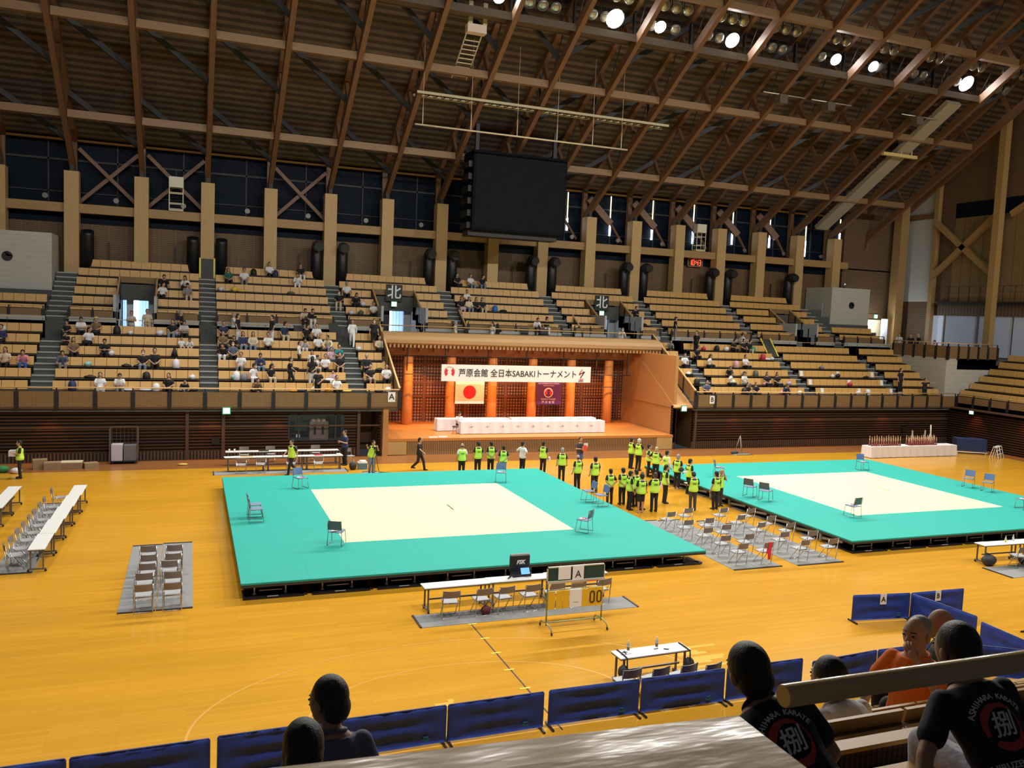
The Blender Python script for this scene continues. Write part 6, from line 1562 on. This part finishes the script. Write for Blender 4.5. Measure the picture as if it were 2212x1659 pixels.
# ---- people on the arena floor: x, y, facing (0 = toward the camera side, 180 = toward the stage)
FL = [
 (10.9, 41.0, 60, 'walk', 'black', 'dark', 'short', 0, 'man in a black T-shirt walking alone before the stage', {}),
 (12.5, 38.95, 175, 'stand', 'white', 'dark', 'bald', 1, 'lime-vested man with white sleeves and a bald head behind the nearer platform', {}),
 (13.48, 39.4, 180, 'stand', 'black', 'dark', 'short', 1, 'lime-vested person beside the man with white sleeves, hands down', {}),
 (14.15, 39.35, 178, 'back_hands', 'black', 'dark', 'short', 1, 'lime-vested person in the middle of the line behind the nearer platform', {}),
 (14.5, 38.5, 165, 'standb', 'black', 'dark', 'short', 1, 'lime-vested shorter person behind the blue chair at the far edge of the nearer platform', dict(scale=.96)),
 (15.8, 39.2, 115, 'akimbo', 'white', 'dark', 'short', 0, 'person in a white shirt and black trousers with hands on hips, without a vest', {}),
 (16.9, 39.1, 130, 'stand', 'black', 'dark', 'short', 1, 'lime-vested person holding a white bag at the far right corner of the nearer platform', {}),
 (17.05, 37.1, 165, 'stand', 'black', 'dark', 'grey', 1, 'lime-vested grey-haired man with his feet apart along the right edge of the nearer platform', {}),
 (16.95, 35.1, 190, 'stand', 'black', 'dark', 'bald', 1, 'lime-vested man with thinning hair along the right edge of the nearer platform', {}),
 (17.55, 34.5, 180, 'stand', 'black', 'dark', 'short', 1, 'lime-vested broad-shouldered man with arms hanging, facing the man with the red disc', {}),
 (17.15, 32.2, 175, 'back_hands', 'black', 'dark', 'short', 1, 'lime-vested woman with hands behind her back beyond the pair of blue chairs', dict(scale=.93)),
 (17.65, 32.0, 185, 'back_hands', 'black', 'dark', 'short', 1, 'lime-vested woman with a thin strap and hands behind her back beside the blue chairs', dict(scale=.97)),
 (17.5, 31.05, 85, 'stand', 'black', 'dark', 'short', 1, 'lime-vested person seen from the side, left of the person with a shoulder pouch', {}),
 (18.05, 31.55, 195, 'stand', 'black', 'dark', 'short', 1, 'lime-vested person with a brown shoulder pouch', dict(scale=.97)),
 (17.7, 30.45, 180, 'stand', 'black', 'dark', 'short', 1, 'lime-vested barefoot man in black shorts', dict(bottom='shorts', shoes=False)),
 (18.05, 31.0, 20, 'stand', 'black', 'dark', 'long', 1, 'lime-vested woman with long black hair facing the seats', dict(scale=.96)),
 (18.4, 30.55, 172, 'folded', 'black', 'dark', 'brown', 1, 'lime-vested person with a black strap across the back', {}),
 (19.75, 31.9, 75, 'stand', 'black', 'dark', 'short', 1, 'lime-vested heavy man in black holding papers at his side', dict(scale=1.03)),
 (19.5, 40.2, 0, 'ball', 'charcoal', 'cobalt', 'short', 0, 'man in a dark grey T-shirt and blue shorts holding a red disc before the stage', dict(bottom='shorts')),
 (22.42, 39.85, 95, 'folded', 'black', 'dark', 'short', 1, 'lime-vested man with folded arms at the far end of the gap', {}),
 (22.5, 39.2, 110, 'folded', 'black', 'dark', 'white', 1, 'lime-vested white-haired man at the far end of the gap', dict(scale=1.03)),
 (22.2, 37.6, 60, 'akimbo', 'black', 'dark', 'short', 1, 'lime-vested man with a hand at his waist near the white-haired man', {}),
 (22.15, 36.8, 130, 'akimbo', 'black', 'dark', 'blond', 1, 'lime-vested person with pale dyed hair', dict(scale=1.0)),
 (22.1, 35.7, 100, 'stand', 'white', 'dark', 'short', 1, 'lime-vested person in a white long-sleeved shirt', dict(sleeve='long')),
 (22.05, 34.6, 120, 'stand', 'black', 'dark', 'grey', 1, 'lime-vested man with a black bag at his hip and white shoes', dict(shoes='w')),
 (21.95, 33.4, 95, 'stand', 'black', 'dark', 'short', 1, 'lime-vested person holding white papers at the edge of the far platform', {}),
 (20.25, 30.45, 165, 'reading', 'black', 'charcoal', 'short', 1, 'lime-vested man in grey trousers reading a white sheet', {}),
 (21.35, 30.4, 190, 'stand', 'black', 'dark', 'short', 1, 'lime-vested person with thick black hair standing back to the seats by the far platform', {}),
 (21.95, 30.95, 10, 'face', 'black', 'charcoal', 'bald', 1, 'lime-vested bald man covering his face with both hands', {}),
 (-6.95, 41.7, -80, 'ball', 'black', 'dark', 'short', 1, 'lime-vested person carrying a white box by the west wall', {}),
 (4.58, 40.9, -60, 'walk', 'black', 'dark', 'short', 1, 'lime-vested person walking past the office tables', {}),
 (7.45, 42.9, -70, 'ball', 'navy', 'dark', 'short', 0, 'man in dark navy standing at the right end of the office tables', dict(scale=1.08)),
 (8.35, 40.5, 20, 'photo', 'black', 'jean', 'short', 1, 'lime-vested photographer aiming a camera on a tripod by the stage corner', {}),
]
PEOPLE_F = {}
for k, (x, y, a, pose, sh, pa, ha, vest, lb, kw) in enumerate(FL):
    kw = dict(kw); s = kw.pop('shoes', None)
    sh_ = SHOE_W if s == 'w' else None if s is False else SHOE_B
    PEOPLE_F[k] = person(lb, (x, y, -.02 if pose == 'walk' else -.005), R_(a), pose, sh, pa, ha, vest=bool(vest), shoes=sh_, scale=kw.pop('scale', 1), group='people on the arena floor', **kw)
def hold(name, label, cat, x, y, z, mb, m, rz=0): return tag(mb.build(name, m, None, (x, y, z), (0, 0, rz)), label, cat)
hold('red_disc', 'red disc held by the man in the dark grey T-shirt', 'disc', 19.62, 39.88, 1.15, MB().cyl((0, -.02, 0), (0, .02, 0), .17, n=20), mat('red_disc', (.75, .10, .05), .5)); hold('paper_sheet', 'white sheet behind the red disc', 'paper', 19.7, 39.93, 1.3, MB().box(-.12, .12, 0, .01, -.1, .12), PAPER)
hold('carried_bag', 'white plastic bag held at the far right corner of the nearer platform', 'bag', 17.18, 39.0, .78, MB().ball((0, 0, 0), (.09, .06, .14)), mat('white_plastic', (.78, .78, .80), .4, bump=.5))
hold('shoulder_pouch', 'brown shoulder pouch on a lime-vested person', 'bag', 18.1, 31.36, .98, MB().ball((0, 0, 0), (.13, .07, .1)), mat('pouch_brown', (.20, .14, .07), .6))
hold('paper_bundle', 'pale papers held by the heavy man in black', 'paper', 19.45, 31.9, .86, MB().box(-.02, .02, -.1, .1, -.15, .15), PAPER, .3); hold('reading_sheet', 'white sheet held by the reading man', 'paper', 20.15, 30.78, 1.13, MB().box(-.13, .13, -.1, .1, 0, .006), PAPER)
hold('hip_bag', 'black bag at the hip of the man with white shoes', 'bag', 22.1, 34.35, .98, MB().ball((0, 0, 0), (.16, .09, .11)), CHARC); hold('held_paper', 'white paper held at the edge of the far platform', 'paper', 21.65, 33.3, 1.08, MB().box(-.12, .12, -.02, .02, -.03, .05), PAPER)
hold('carried_box', 'white box carried by the person at the west wall', 'box', -7.22, 41.75, 1.1, MB().box(-.14, .14, -.2, .2, -.1, .14), mat('parcel_pale', (.62, .6, .55), .6))
t = thing('camera_tripod', 'black camera on a tripod before the photographer', 'camera', (8.42, 40.08, 0)); mb = MB()
for a in (.4, 2.5, 4.6): mb.cyl((0, 0, 1.25), (.3 * math.cos(a), .3 * math.sin(a), .01), .014, n=6)
mb.build('leg', BLACK, t); MB().box(-.07, .07, -.05, .05, 1.27, 1.38).cyl((0, -.05, 1.32), (0, -.17, 1.32), .035, n=10).build('camera_body', BLACK, t)
hold('camera_case', 'black case lying beside the photographer\'s mat', 'case', 8.95, 40.1, .06, MB().box(-.25, .25, -.08, .08, -.06, .06), CHARC, -.5)
P_SEAT = person('seated helper with a white robe at the left end of the front stage table', (15.0, 47.62, .93), 0, 'phone', 'white', 'dark', 'short')
# ---- spectators in the stand: row, x, pose ... | words
BLK_L = [(-99, -7, 'far west block'), (-7, .9, 'block below the bright doorway'), (.9, 8.6, 'crowded block'), (8.6, 11, 'block by the stage rail with letter A'), (29, 31.9, 'block by the stage rail with letter B'), (31.9, 39.6, 'block over the letter B'), (39.6, 47.4, 'papers block'), (47.4, 60, 'block at the concrete corner')]
BLK_U = [(-99, -7, 'upper far west rows'), (-7, .9, 'upper block around the bright doorway'), (.9, 8.6, 'upper block over the crowd'), (8.6, 16.2, 'upper block around the first north sign'), (16.2, 23.8, 'upper block above the stage'), (23.8, 31.5, 'upper block around the second north sign'), (31.5, 60, 'upper block under the red clock')]
CROWD = '''L4 -9.08 lap navy dark short 1|person in a navy top at the end of the far west seats
L2 -8.58 lap beige dark long 1|person in a beige blouse and dark trousers
L2 -7.79 knees pink blue short 1|person in a pink shirt with a blue bag on the lap
L5 -6.19 lap black dark short 0.8|child in black at the stair end of the row
L4 -6.11 phone black dark short 0.8|child in a black top one row below the child in black
L5 -5.52 phone white dark short 1|man in a white shirt looking at a phone
L5 -4.78 lap brown dark hat 1|person in a straw hat and brown dress
L4 -5.06 turn white dark long 1|woman in a white top and black skirt turned aside
L3 -5.67 lap brown dark long 1|woman in a brown patterned top
L3 -4.19 phone black dark short 1|person in a black top with a bag on the lap
L2 -6.07 knees slate grey short 1|man in a slate blue polo beside the stair
L2 -2.31 lap black jean mask 1|woman in a black top, face mask and jeans
L2 -1.75 lap black dark short 1.08|broad man in a black T-shirt
L5 -0.93 lap black jean long 1|woman in a black cardigan and pale jeans
L5 -0.35 phone paleg dark short 1|person in a pale grey T-shirt looking down
L4 -0.46 lap white beige short 0.7|small child in white
L4 -0.04 knees white beige short 0.72|small child in white leaning on the knees
L0 -4.17 lap white white long 1|woman in a white dress at the front rail
L0 -3.29 phone white grey short 1|man in a white T-shirt at the front rail
L0 -1.02 lap black dark long 1|woman in black at the front rail
L0 -0.29 knees black dark short 0.85|child in black at the front rail
U3 -1.52 knees black dark short 1|person in black bent forward above the doorway
U2 -1.59 turn white dark short 1|person in a white T-shirt leaning sideways
U3 -0.27 knees white dark long 1|woman in white with hanging black hair
U2 -0.20 lap grey beige cap 1|person in a grey top and dark cap
A -0.52 standside black dark grey 1|grey-haired man in black standing on the aisle with a white bag
A -2.27 stand beige beige short 1|man in a cream shirt standing in the bright doorway
A -3.08 folded paleg grey short 0.92|person in a pale patterned shirt standing in the bright doorway
U4 2.17 lap green dark hood 1|person in a dark green hooded top
U4 3.12 lap white grey short 1.05|woman in a white blouse high in the stand
U5 4.72 lap white dark short 1|man in a white shirt and dark tie in the top row
U5 6.68 lap black white short 1|man in a black T-shirt and white trousers in the top row
U4 6.43 knees white white short 1|person in white bent forward
A 2.33 walkside white dark grey 1|man in a white polo shirt walking along the aisle
L5 2.51 standside black white short 1|person in a black T-shirt standing with pale trousers
L5 1.75 lap navy dark brown 1|person in a navy jacket over a white top
L4 1.70 lap brown dark brownlong 1|woman in a brown dress with long brown hair
L4 2.20 knees black dark short 0.9|dark-haired person bent forward
L4 2.76 lap navy jean long 1|woman in a navy T-shirt and jeans
L4 3.30 lap beige jean long 1|woman in a beige cardigan over black
L4 4.13 lap white dark short 1|man in a white T-shirt and black trousers
L5 4.38 standside black white short 1|man in a black T-shirt standing sideways
L5 5.08 turn navy beige short 1.08|person in a navy shirt and beige trousers leaning back
L5 6.35 turn black dark short 1|person in a dark T-shirt by the hanging jacket
L5 6.96 lap white dark short 1.05|man in a white shirt and black tie
U0 6.36 knees beige dark short 1|person in cream leaning on the parapet
U0 6.80 knees black white short 1|person in black and white leaning on the parapet
L4 6.92 lap white dark grey 1|person in a white T-shirt with a black bag across the chest
L4 7.56 reach cream lilac short 1|woman in a cream T-shirt reaching across
L3 5.72 standside white dark short 0.8|child in a white T-shirt standing
L4 6.19 knees paleg white long 0.85|person in pale grey bent forward
L2 6.32 stand white white long 0.85|girl in a white dress standing among the seats
L3 8.00 lap teal dark short 1|man in a teal shirt beside the stair
L2 6.59 turn white beige short 0.95|person in a white shirt turned aside
L2 7.11 lap white dark short 1|woman in a white blouse with black braces
L3 7.54 lap pinkp grey short 0.85|girl in a pink patterned dress
L2 7.90 lap black dark short 1.08|broad man in a black T-shirt and shorts beside the stair
L1 7.40 lap pinkp white short 0.75|small child in pink
L1 6.22 standback black white long 1|woman in a black top and white trousers standing with her back turned
L0 6.42 standback black dark short 0.95|person in a black T-shirt with a white print standing at the rail
L0 7.47 lap white dark short 1|man in a white shirt and tie at the front rail
L3 1.71 knees black white short 1|man in a black T-shirt and white trousers
L3 2.19 lap slate dark mask 1|person in a slate T-shirt and face mask
L2 2.58 lap white grey short 1|person in a white T-shirt with a dark pattern
L2 3.56 phone navy jean short 1|man in a navy shirt holding a white sheet
L1 3.14 turn white white mask 1|person in a white T-shirt with a black bag on the lap
L1 4.05 turn black beige long 1|woman in a black T-shirt and beige trousers
L1 5.06 walkside black dark short 0.95|person in black walking with a black backpack
L0 3.24 knees brown dark brownlong 0.95|person with long brown hair bent over at the front rail
U3 9.40 lap white dark grey 1.05|man in a white polo shirt with a dark strap
U2 8.77 lap black beige mask 1|person in a dark jacket and beige trousers on the stair end
U2 9.81 knees black dark long 1|woman in a black dress bent forward
U1 10.81 lap white dark short 0.95|person in white and black beside the slanting rail
L5 9.01 walk gi gi short 0.95|child in a white karate uniform with a green belt walking down the stair
L5 10.31 stand black dark mask 1|person in a black top standing beside the slanting rail
L4 10.53 lap beige dark long 1|woman in a beige cardigan and black skirt
L2 9.43 lap suit dark grey 1.05|man in a black suit and pale tie
L1 9.46 lap black grey short 1.05|man in a black T-shirt and shorts beside the stage rail
L1 10.40 lap white dark short 1.05|man in a white shirt and navy tie beside the stage rail
U5 17.39 lap black dark long 1|woman in black in the top row
U5 18.38 lap white jean short 1|man in a white T-shirt between two people in black in the top row
U5 19.23 turn black jean short 1|man in black and jeans stretching his legs in the top row
U3 17.57 lap white dark short 0.95|person in a white T-shirt
U2 16.89 lap black pinkp long 1|woman in black with a patterned skirt
U2 17.43 lap cream jean long 1|woman in cream with long black hair and jeans
U2 17.94 lap black dark long 1|woman in black with long hair
U2 18.36 lap black beige long 1|woman in black and beige next to the blue bag
A 15.74 standside cream beige grey 1|person in a cream shirt standing behind the slanting rail
A 18.24 standside white dark long 1|woman in a white T-shirt standing above the stage
A 18.60 standback black dark long 0.95|woman in black standing above the stage
U0 21.58 knees white dark short 1|person in a white T-shirt resting on the parapet
U0 22.30 turn black white short 1|person in a black jacket resting on the parapet
A 27.63 rail white dark mask 1|man in a white T-shirt and mask leaning on the rail above the stage
U2 30.00 knees black dark short 1|man in a black T-shirt bent forward beside the slanting rail
U0 32.20 standside black grey cap 0.95|person in dark clothes and a white cap standing on the aisle
L5 31.03 knees grey dark short 0.9|person in grey bent forward by the slanting rail
L5 33.00 standside black dark short 1|man in black standing beside the seats
L4 32.68 turn black dark short 1|person in black leaning over the seats
L3 33.10 turn white dark brownlong 1|woman in a white blouse and black trousers
L3 31.15 lap white dark short 1|person in a white top with black straps
L3 36.06 lap white dark short 1|man in a white T-shirt sitting apart in the middle of the row
A 37.63 walkside white white short 0.95|person in white walking along the aisle
L5 36.28 phone black dark short 1|person in black beside the white bags
L5 37.18 lap black dark short 1|person in black in the middle of three
L5 37.63 turn black beige short 1|person in black at the green bag
L2 34.07 knees black dark short 0.9|dark-haired person bending over bags
L1 33.60 turn white dark short 1|man in a white T-shirt turned aside with a black bag
L1 34.72 lap white grey cap 1|person in a white shirt and pale cap
L1 36.57 lap black dark long 1|woman in black with long hair beside the white bag
L1 37.40 lap black dark long 1|woman in black with long hair beside the purple bag
L0 34.37 lap black dark short 0.9|boy in black at the front rail
L0 35.03 lap black dark short 0.92|boy in black next to the pink cloth
L0 37.34 knees navy dark brown 0.95|person in navy with light brown hair
L0 31.19 lap slate dark short 1|person in a slate blue T-shirt by the letter sign
L1 48.05 stand black dark long 1|slim person in black standing among empty seats
L0 49.45 arms black dark short 0.95|person in a dark T-shirt with both arms spread'''
rc = random.Random(3)
for l in CROWD.strip().split('\n'):
    a, desc = l.split('|'); r, x, pose, sh, pa, ha, sc = a.split(); x = float(x); sc = float(sc)
    face = rc.uniform(-14, 14); std = pose in ('stand', 'walk', 'arms', 'rail', 'folded') or pose.startswith(('standside', 'standback', 'walkside'))
    if pose.startswith('standside'): face = 70 * rc.choice((-1, 1)); pose = 'stand'
    if pose.startswith('walkside'): face = 85; pose = 'walk'
    if pose.startswith('standback'): face = 180; pose = 'standb'
    if r == 'A': y, z = (51.45 if std else 51.5), 5.75; blk = 'on the aisle'
    else:
        i = int(r[1]); y0, z = (LY(i), LZ(i)) if r[0] == 'L' else (UY(i), UZ(i)); y = y0 - (.5 if std else .21)
        blk = next(n for p, q, n in (BLK_L if r[0] == 'L' else BLK_U) if p <= x < q)
        blk = '%s row, %s' % (ORD[i], blk)
    kw = dict(sleeve='long' if sh in ('suit', 'gi') or (sh in ('beige', 'cream', 'navy') and rc.random() < .6) else 'short', bottom='skirt' if ('dress' in desc or 'skirt' in desc) else 'shorts' if 'shorts' in desc else 'long')
    sc *= 1.05
    person(desc + (', ' + blk if r != 'A' and len(desc.split()) + len(blk.split()) < 16 else ''), (x, y, z if not std else z), R_(face), pose, sh, pa, ha, sc, shoes=SHOE_W if std and pa != 'gi' else None, group='spectators in the north stand', **kw)
for x, y, a, pose, sh, ha, lb in ((52.2, 51.1, -70, 'rail', 'white', 'short', 'person in a white T-shirt leaning on the corner balcony'), (52.2, 50.0, -60, 'rail', 'black', 'short', 'dark-haired man in black on the corner balcony'), (52.2, 49.3, -110, 'stand', 'black', 'bald', 'bald man in black on the corner balcony'), (52.2, 47.7, -60, 'knees', 'white', 'short', 'person in white crouching behind the corner balcony rail')):
    person(lb, (x, y, 6.2 if pose != 'knees' else 6.3), R_(a), pose, sh, 'dark', ha, group='spectators in the north stand')

# ================================================================== the near (south) stand and the people right below the camera
SY = lambda i: 7.1 - .91 * i
mb = MB()
for i in range(6): mb.box(-4, 13, SY(i) - .1, 8.2 if i == 0 else SY(i - 1) - .1, LZ(i) - .56, LZ(i))
mb.box(-4, 13, -1.5, SY(5) - .1, 5.2, 5.75)
struct('floor_south_stand', mb, STEPC)
GRILL = ramp_mat('seat_back_grill', 'X', .035, [(0, (.10, .055, .025)), (.5, (.03, .017, .01))], .6, .15, 'Z', .07, [(0, (1, 1, 1)), (.8, (.5, .5, .5))])
for i in range(5):
    for (x0, x1, part_) in ((-3.5, 2.35, 'left'), (2.6, 12.5, 'right')):
        if part_ == 'left' and i > 1: continue
        t = bench('near row of wooden seats below the camera, %s row, %s of the handrail end' % (('front', 'second', 'third', 'fourth', 'fifth')[i], part_), -x1, -x0, 0, LZ(i), 'near seat rows', PI)
        t.location = ((x0 + x1) / 2, SY(i), LZ(i)); L = x1 - x0
        MB().box(-L / 2, L / 2, .15, .27, .79, .815).build('rear_ledge', SEATW, t); MB().box(-L / 2, L / 2, .25, .27, .08, .79).build('rear_grill', GRILL, t)
        MB().box(-L / 2, L / 2, .08, .16, .76, .79).build('ledge_gap', DARKWOOD, t)
t = thing('seat_plank', 'plain seat plank under the two black karate shirts', 'bench', (3.0, SY(5), LZ(5) - .18)); MB().box(-1.6, 2.6, .05, .5, .38, .44).build('seat', SEATW, t)
mb = MB()
for x in (-1.4, .5, 2.4): mb.box(x - .04, x + .04, .1, .45, 0, .38)
mb.build('support', UNDER, t)
# varnished board and round handrail right before the camera
VARN = mat('varnished_board', (.62, .45, .26), .18, var=.16, scale=5, stretch=(1, 3, 1), bump=.15, coat=.5)
t = thing('parapet_board', 'wide varnished wooden board right before the camera, reflecting the lamps', 'board', (0, 0, 0))
n = 10
prof = [(1.30, 7.28), (1.285, 7.37), (1.27, 7.388), (1.17, 7.402), (1.15, 7.402), (.60, 7.40), (.60, 7.28)]
a = [(-.9, y + .085, z) for y, z in prof]; b = [(.92 + (.02 if y > 1.2 else 0), y - .045, z) for y, z in prof]
vs = a + b; k = len(prof)
MB().add(vs, [tuple(range(k)), tuple(range(2 * k - 1, k - 1, -1))] + [(j, k + j, k + (j + 1) % k, (j + 1) % k) for j in range(k)]).build('board', VARN, t)
mb = MB()
for x in (-.6, .6): mb.box(x - .05, x + .05, .75, .95, 5.75, 7.28)
mb.build('support', DARKWOOD, t)
t = thing('round_handrail', 'thick round wooden handrail in front of the two black karate shirts', 'handrail', (1.16, 1.37, 7.33))
RAILV = mat('varnished_rail', (.62, .42, .19), .22, var=.2, scale=4, stretch=(1, 8, 8), coat=.4)
MB().tube([(0, 0, 0), (.004, 0, 0), (3.5, -.02, 0)], [.0225, .024, .024], 28).build('rail', RAILV, t)
mb = MB()
for x in (1.6, 3.2): mb.cyl((x, 0, -1.5), (x, 0, 0), .016, n=10)
mb.build('post', BLACK, t)

# ---- near people: finer skins
CLO['pattern'] = (.62, .58, .62)
POSE.update({
    'near_a': dict(sit=1, lean=50, side=18, head=(8, -16), a=(((.25, -.16, .2), (.12, -.36, .16)), ((.25, -.16, .2), (.10, -.36, .14)))),
    'near_b': dict(sit=1, lean=42, side=9, twist=-8, head=(10, -8), a=(((.36, .0, .20), (.50, -.02, -.04)), ((.26, -.15, .2), (.12, -.34, .14)))),
    'near_white': dict(sit=1, lean=52, head=(0, -15), a=(((.34, -.15, .22), (.42, -.36, .12)), ((.25, -.2, .2), (.12, -.38, .16)))),
    'near_orange': dict(sit=1, lean=-4, twist=0, head=(-16, 6), a=(((.27, -.17, .20), (.06, -.20, .475)), ((.30, .02, .17), (.33, -.08, -.07)))),
    'near_bald': dict(sit=1, lean=4, twist=0, head=(-20, 0), a=(((.24, -.07, .19), (.10, -.29, .10)), ((.24, -.07, .19), (.09, -.28, .09)))),
    'near_slate': dict(sit=1, lean=12, head=(38, 10), a=(((.24, -.10, .19), (.10, -.31, .12)), ((.24, -.07, .19), (.09, -.28, .09)))),
})
VOX_KEEP = VOX
VOX = .010
mat('cloth_pattern', CLO['pattern'], .8, var=.45, scale=26, bump=.2)
def near_hair(S, kind):
    mb = MB(); H = S['H']; hd = H.to_3x3(); p = lambda x, y, z: H @ Vector((x, y, z)); rd = random.Random(2)
    if kind == 'bald': mb.ball(p(0, .028, .632), (.076, .070, .045), 18, 12, M=hd); return mb
    if kind == 'thin':
        mb.ball(p(0, .022, .68), (.081, .085, .092), 18, 12, M=hd); return mb
    mb.ball(p(0, .006, .688), (.086, .099, .104), 20, 14, M=hd); mb.ball(p(0, .036, .632), (.080, .073, .085), 18, 12, M=hd)
    for k in range(0):
        u = rd.uniform(0, 2 * PI); v = rd.uniform(-.25, 1.45)
        q = Vector((.084 * math.cos(v) * math.cos(u), .006 + .097 * math.cos(v) * math.sin(u), .688 + .102 * math.sin(v)))
        if q.y < -.05 and q.z < .70: continue
        d = (q - Vector((0, .01, .66))).normalized(); mb.capsule(p(*q), p(*(q + d * .006 + Vector((0, .01, -.03)))), .016, .006)
    if kind == 'long': mb.capsule(p(0, .06, .64), p(0, .09, .44), .075, .06)
    return mb
def near_person(label, loc, rz, pose, shirt, pants, hair, hcol, scale=1, sleeve='short', tan=False):
    t = thing('person', label, 'person', loc, rz, 'people in the near seats'); t.scale = (scale,) * 3
    S = skel(pose)
    me = remesh(body_prims(S), .0085, 3, lambda M: islands(S, M, True))
    for m in (SKIN2 if tan else SKIN, EYE, LIP): me.materials.append(m)
    link('body', me, t)
    me = remesh(near_hair(S, hair), .006, 1); me.materials.append(mat('hair_near_' + hcol, HAIR[hcol], .5, var=.3, scale=60, stretch=(3, 3, .6), bump=.3)); link('hair', me, t)
    me = remesh(shirt_prims(S, sleeve), .010, 4); me.materials.append(cm(shirt)); o = link('shirt', me, t)
    m2 = MB(); ringc = []
    for k in range(25):
        a = 2 * PI * k / 24; ringc.append(S['T'] @ Vector((.078 * math.cos(a), .005 + .074 * math.sin(a), .482 + .012 * math.sin(a))))
    m2.tube(ringc, .011, 8, cap=False); m2.build('collar', cm(shirt), o)
    me = remesh(pants_prims(S, 'long'), .012, 3); me.materials.append(cm(pants)); link('trousers', me, t)
    return t, o, S
def back_surface(x, z, grow):
    zs = [r[0] for r in TORSO]
    for (z0, rx0, ry0), (z1, rx1, ry1) in zip(TORSO, TORSO[1:]):
        if z0 <= z <= z1:
            f = (z - z0) / (z1 - z0); rx = rx0 + (rx1 - rx0) * f + grow; ry = ry0 + (ry1 - ry0) * f + grow
            return .005 + ry * math.sqrt(max(.02, 1 - (x / rx) ** 2))
    return .1
SHP = mat('shirt_print', (.72, .72, .74), .7, var=.06, scale=40); SHR = mat('shirt_red', (.50, .05, .035), .7, var=.3, scale=60)
def wrap(me_or_mb, S, parent, m, grow, name='shirt_print'):
    """lay a flat print (x right, z up as read from behind) onto the back of the shirt"""
    me = me_or_mb.mesh(name) if isinstance(me_or_mb, MB) else me_or_mb
    Ti = S['T']
    for v in me.vertices:
        x, y, z = v.co; v.co = Ti @ Vector((-x, back_surface(-x, z, grow) - y * .4, z))
    me.materials.clear(); me.materials.append(m); me.update()
    return link(name, me, parent)
def shirt_back(S, o, zc=.24, grow=.026):
    tx = 'ASHIHARA KARATE'; R0 = .135
    for k, ch in enumerate(tx):
        if ch == ' ': continue
        a = R_(62) - R_(124) * k / (len(tx) - 1)
        me = text_mesh(ch, .036, depth=.001, bold=.0008)
        me.transform(Matrix.Translation((-R0 * math.sin(a), 0, zc + R0 * math.cos(a) * .98)) @ Matrix.Rotation(-a, 4, 'Y'))
        wrap(me, S, o, SHP, grow, 'print_letter')
    mb = MB(); n = 44; rd = random.Random(4)
    for k in range(n - 3):
        a0, a1 = R_(200) - 2 * PI * k / n, R_(200) - 2 * PI * (k + 1) / n
        w = .010 + .007 * math.sin(k * .22) + rd.uniform(-.002, .002)
        mb.hexa([(r * math.cos(a), y, zc + r * 1.08 * math.sin(a)) for y in (0, .002) for a in (a0, a1) for r in (.085 - w, .085 + w)])
    wrap(mb, S, o, SHR, grow, 'brush_ring')
    me = text_mesh('捌', .115, depth=.001, bold=.0015, shear=.12); me.transform(Matrix.Translation((0, 0, zc))); wrap(me, S, o, SHP, grow + .001, 'brush_character')
    me = text_mesh('HIRUZEN DOJO', .038, depth=.001, bold=.0008); me.transform(Matrix.Translation((0, 0, zc - .165))); wrap(me, S, o, SHP, grow, 'print_line')
t, o, S = near_person('person in a black karate T-shirt with round black hair, half hidden by the varnished board', (2.48, 2.66, LZ(5) - .08), PI - .12, 'near_a', 'black', 'dark', 'short', 'short', .98, tan=True); shirt_back(S, o)
t, o, S = near_person('person in a black karate T-shirt propped on one arm behind the round handrail', (3.56, 2.60, LZ(5) - .15), PI - .05, 'near_b', 'black', 'pattern', 'short', 'short', 1.0, tan=True); shirt_back(S, o)
near_person('person in a white T-shirt with dark hair bending forward beside the half-hidden karate shirt', (3.62, 3.42, LZ(4) - .05), PI + .1, 'near_white', 'white', 'dark', 'short', 'short', .97)
near_person('man in an orange T-shirt holding his hand to his mouth', (5.12, 4.62, LZ(3)), R_(-62), 'near_orange', 'orange', 'white', 'thin', 'grey', 1.06)
near_person('bald man in black seen from the side behind the orange T-shirt', (5.84, 4.95, LZ(3) - .15), R_(-120), 'near_bald', 'black', 'dark', 'bald', 'bald', 1.08, tan=True)
near_person('man in a slate blue shirt looking aside at the near end of the floor', (.78, 4.6, LZ(3)), PI, 'near_slate', 'slate', 'dark', 'short', 'short', 1.06, tan=True)
near_person('dark-haired person bent down before the man in the slate shirt', (.5, 3.35, LZ(4) - .02), PI, 'near_white', 'black', 'dark', 'short', 'short', 1.0)
VOX = VOX_KEEP
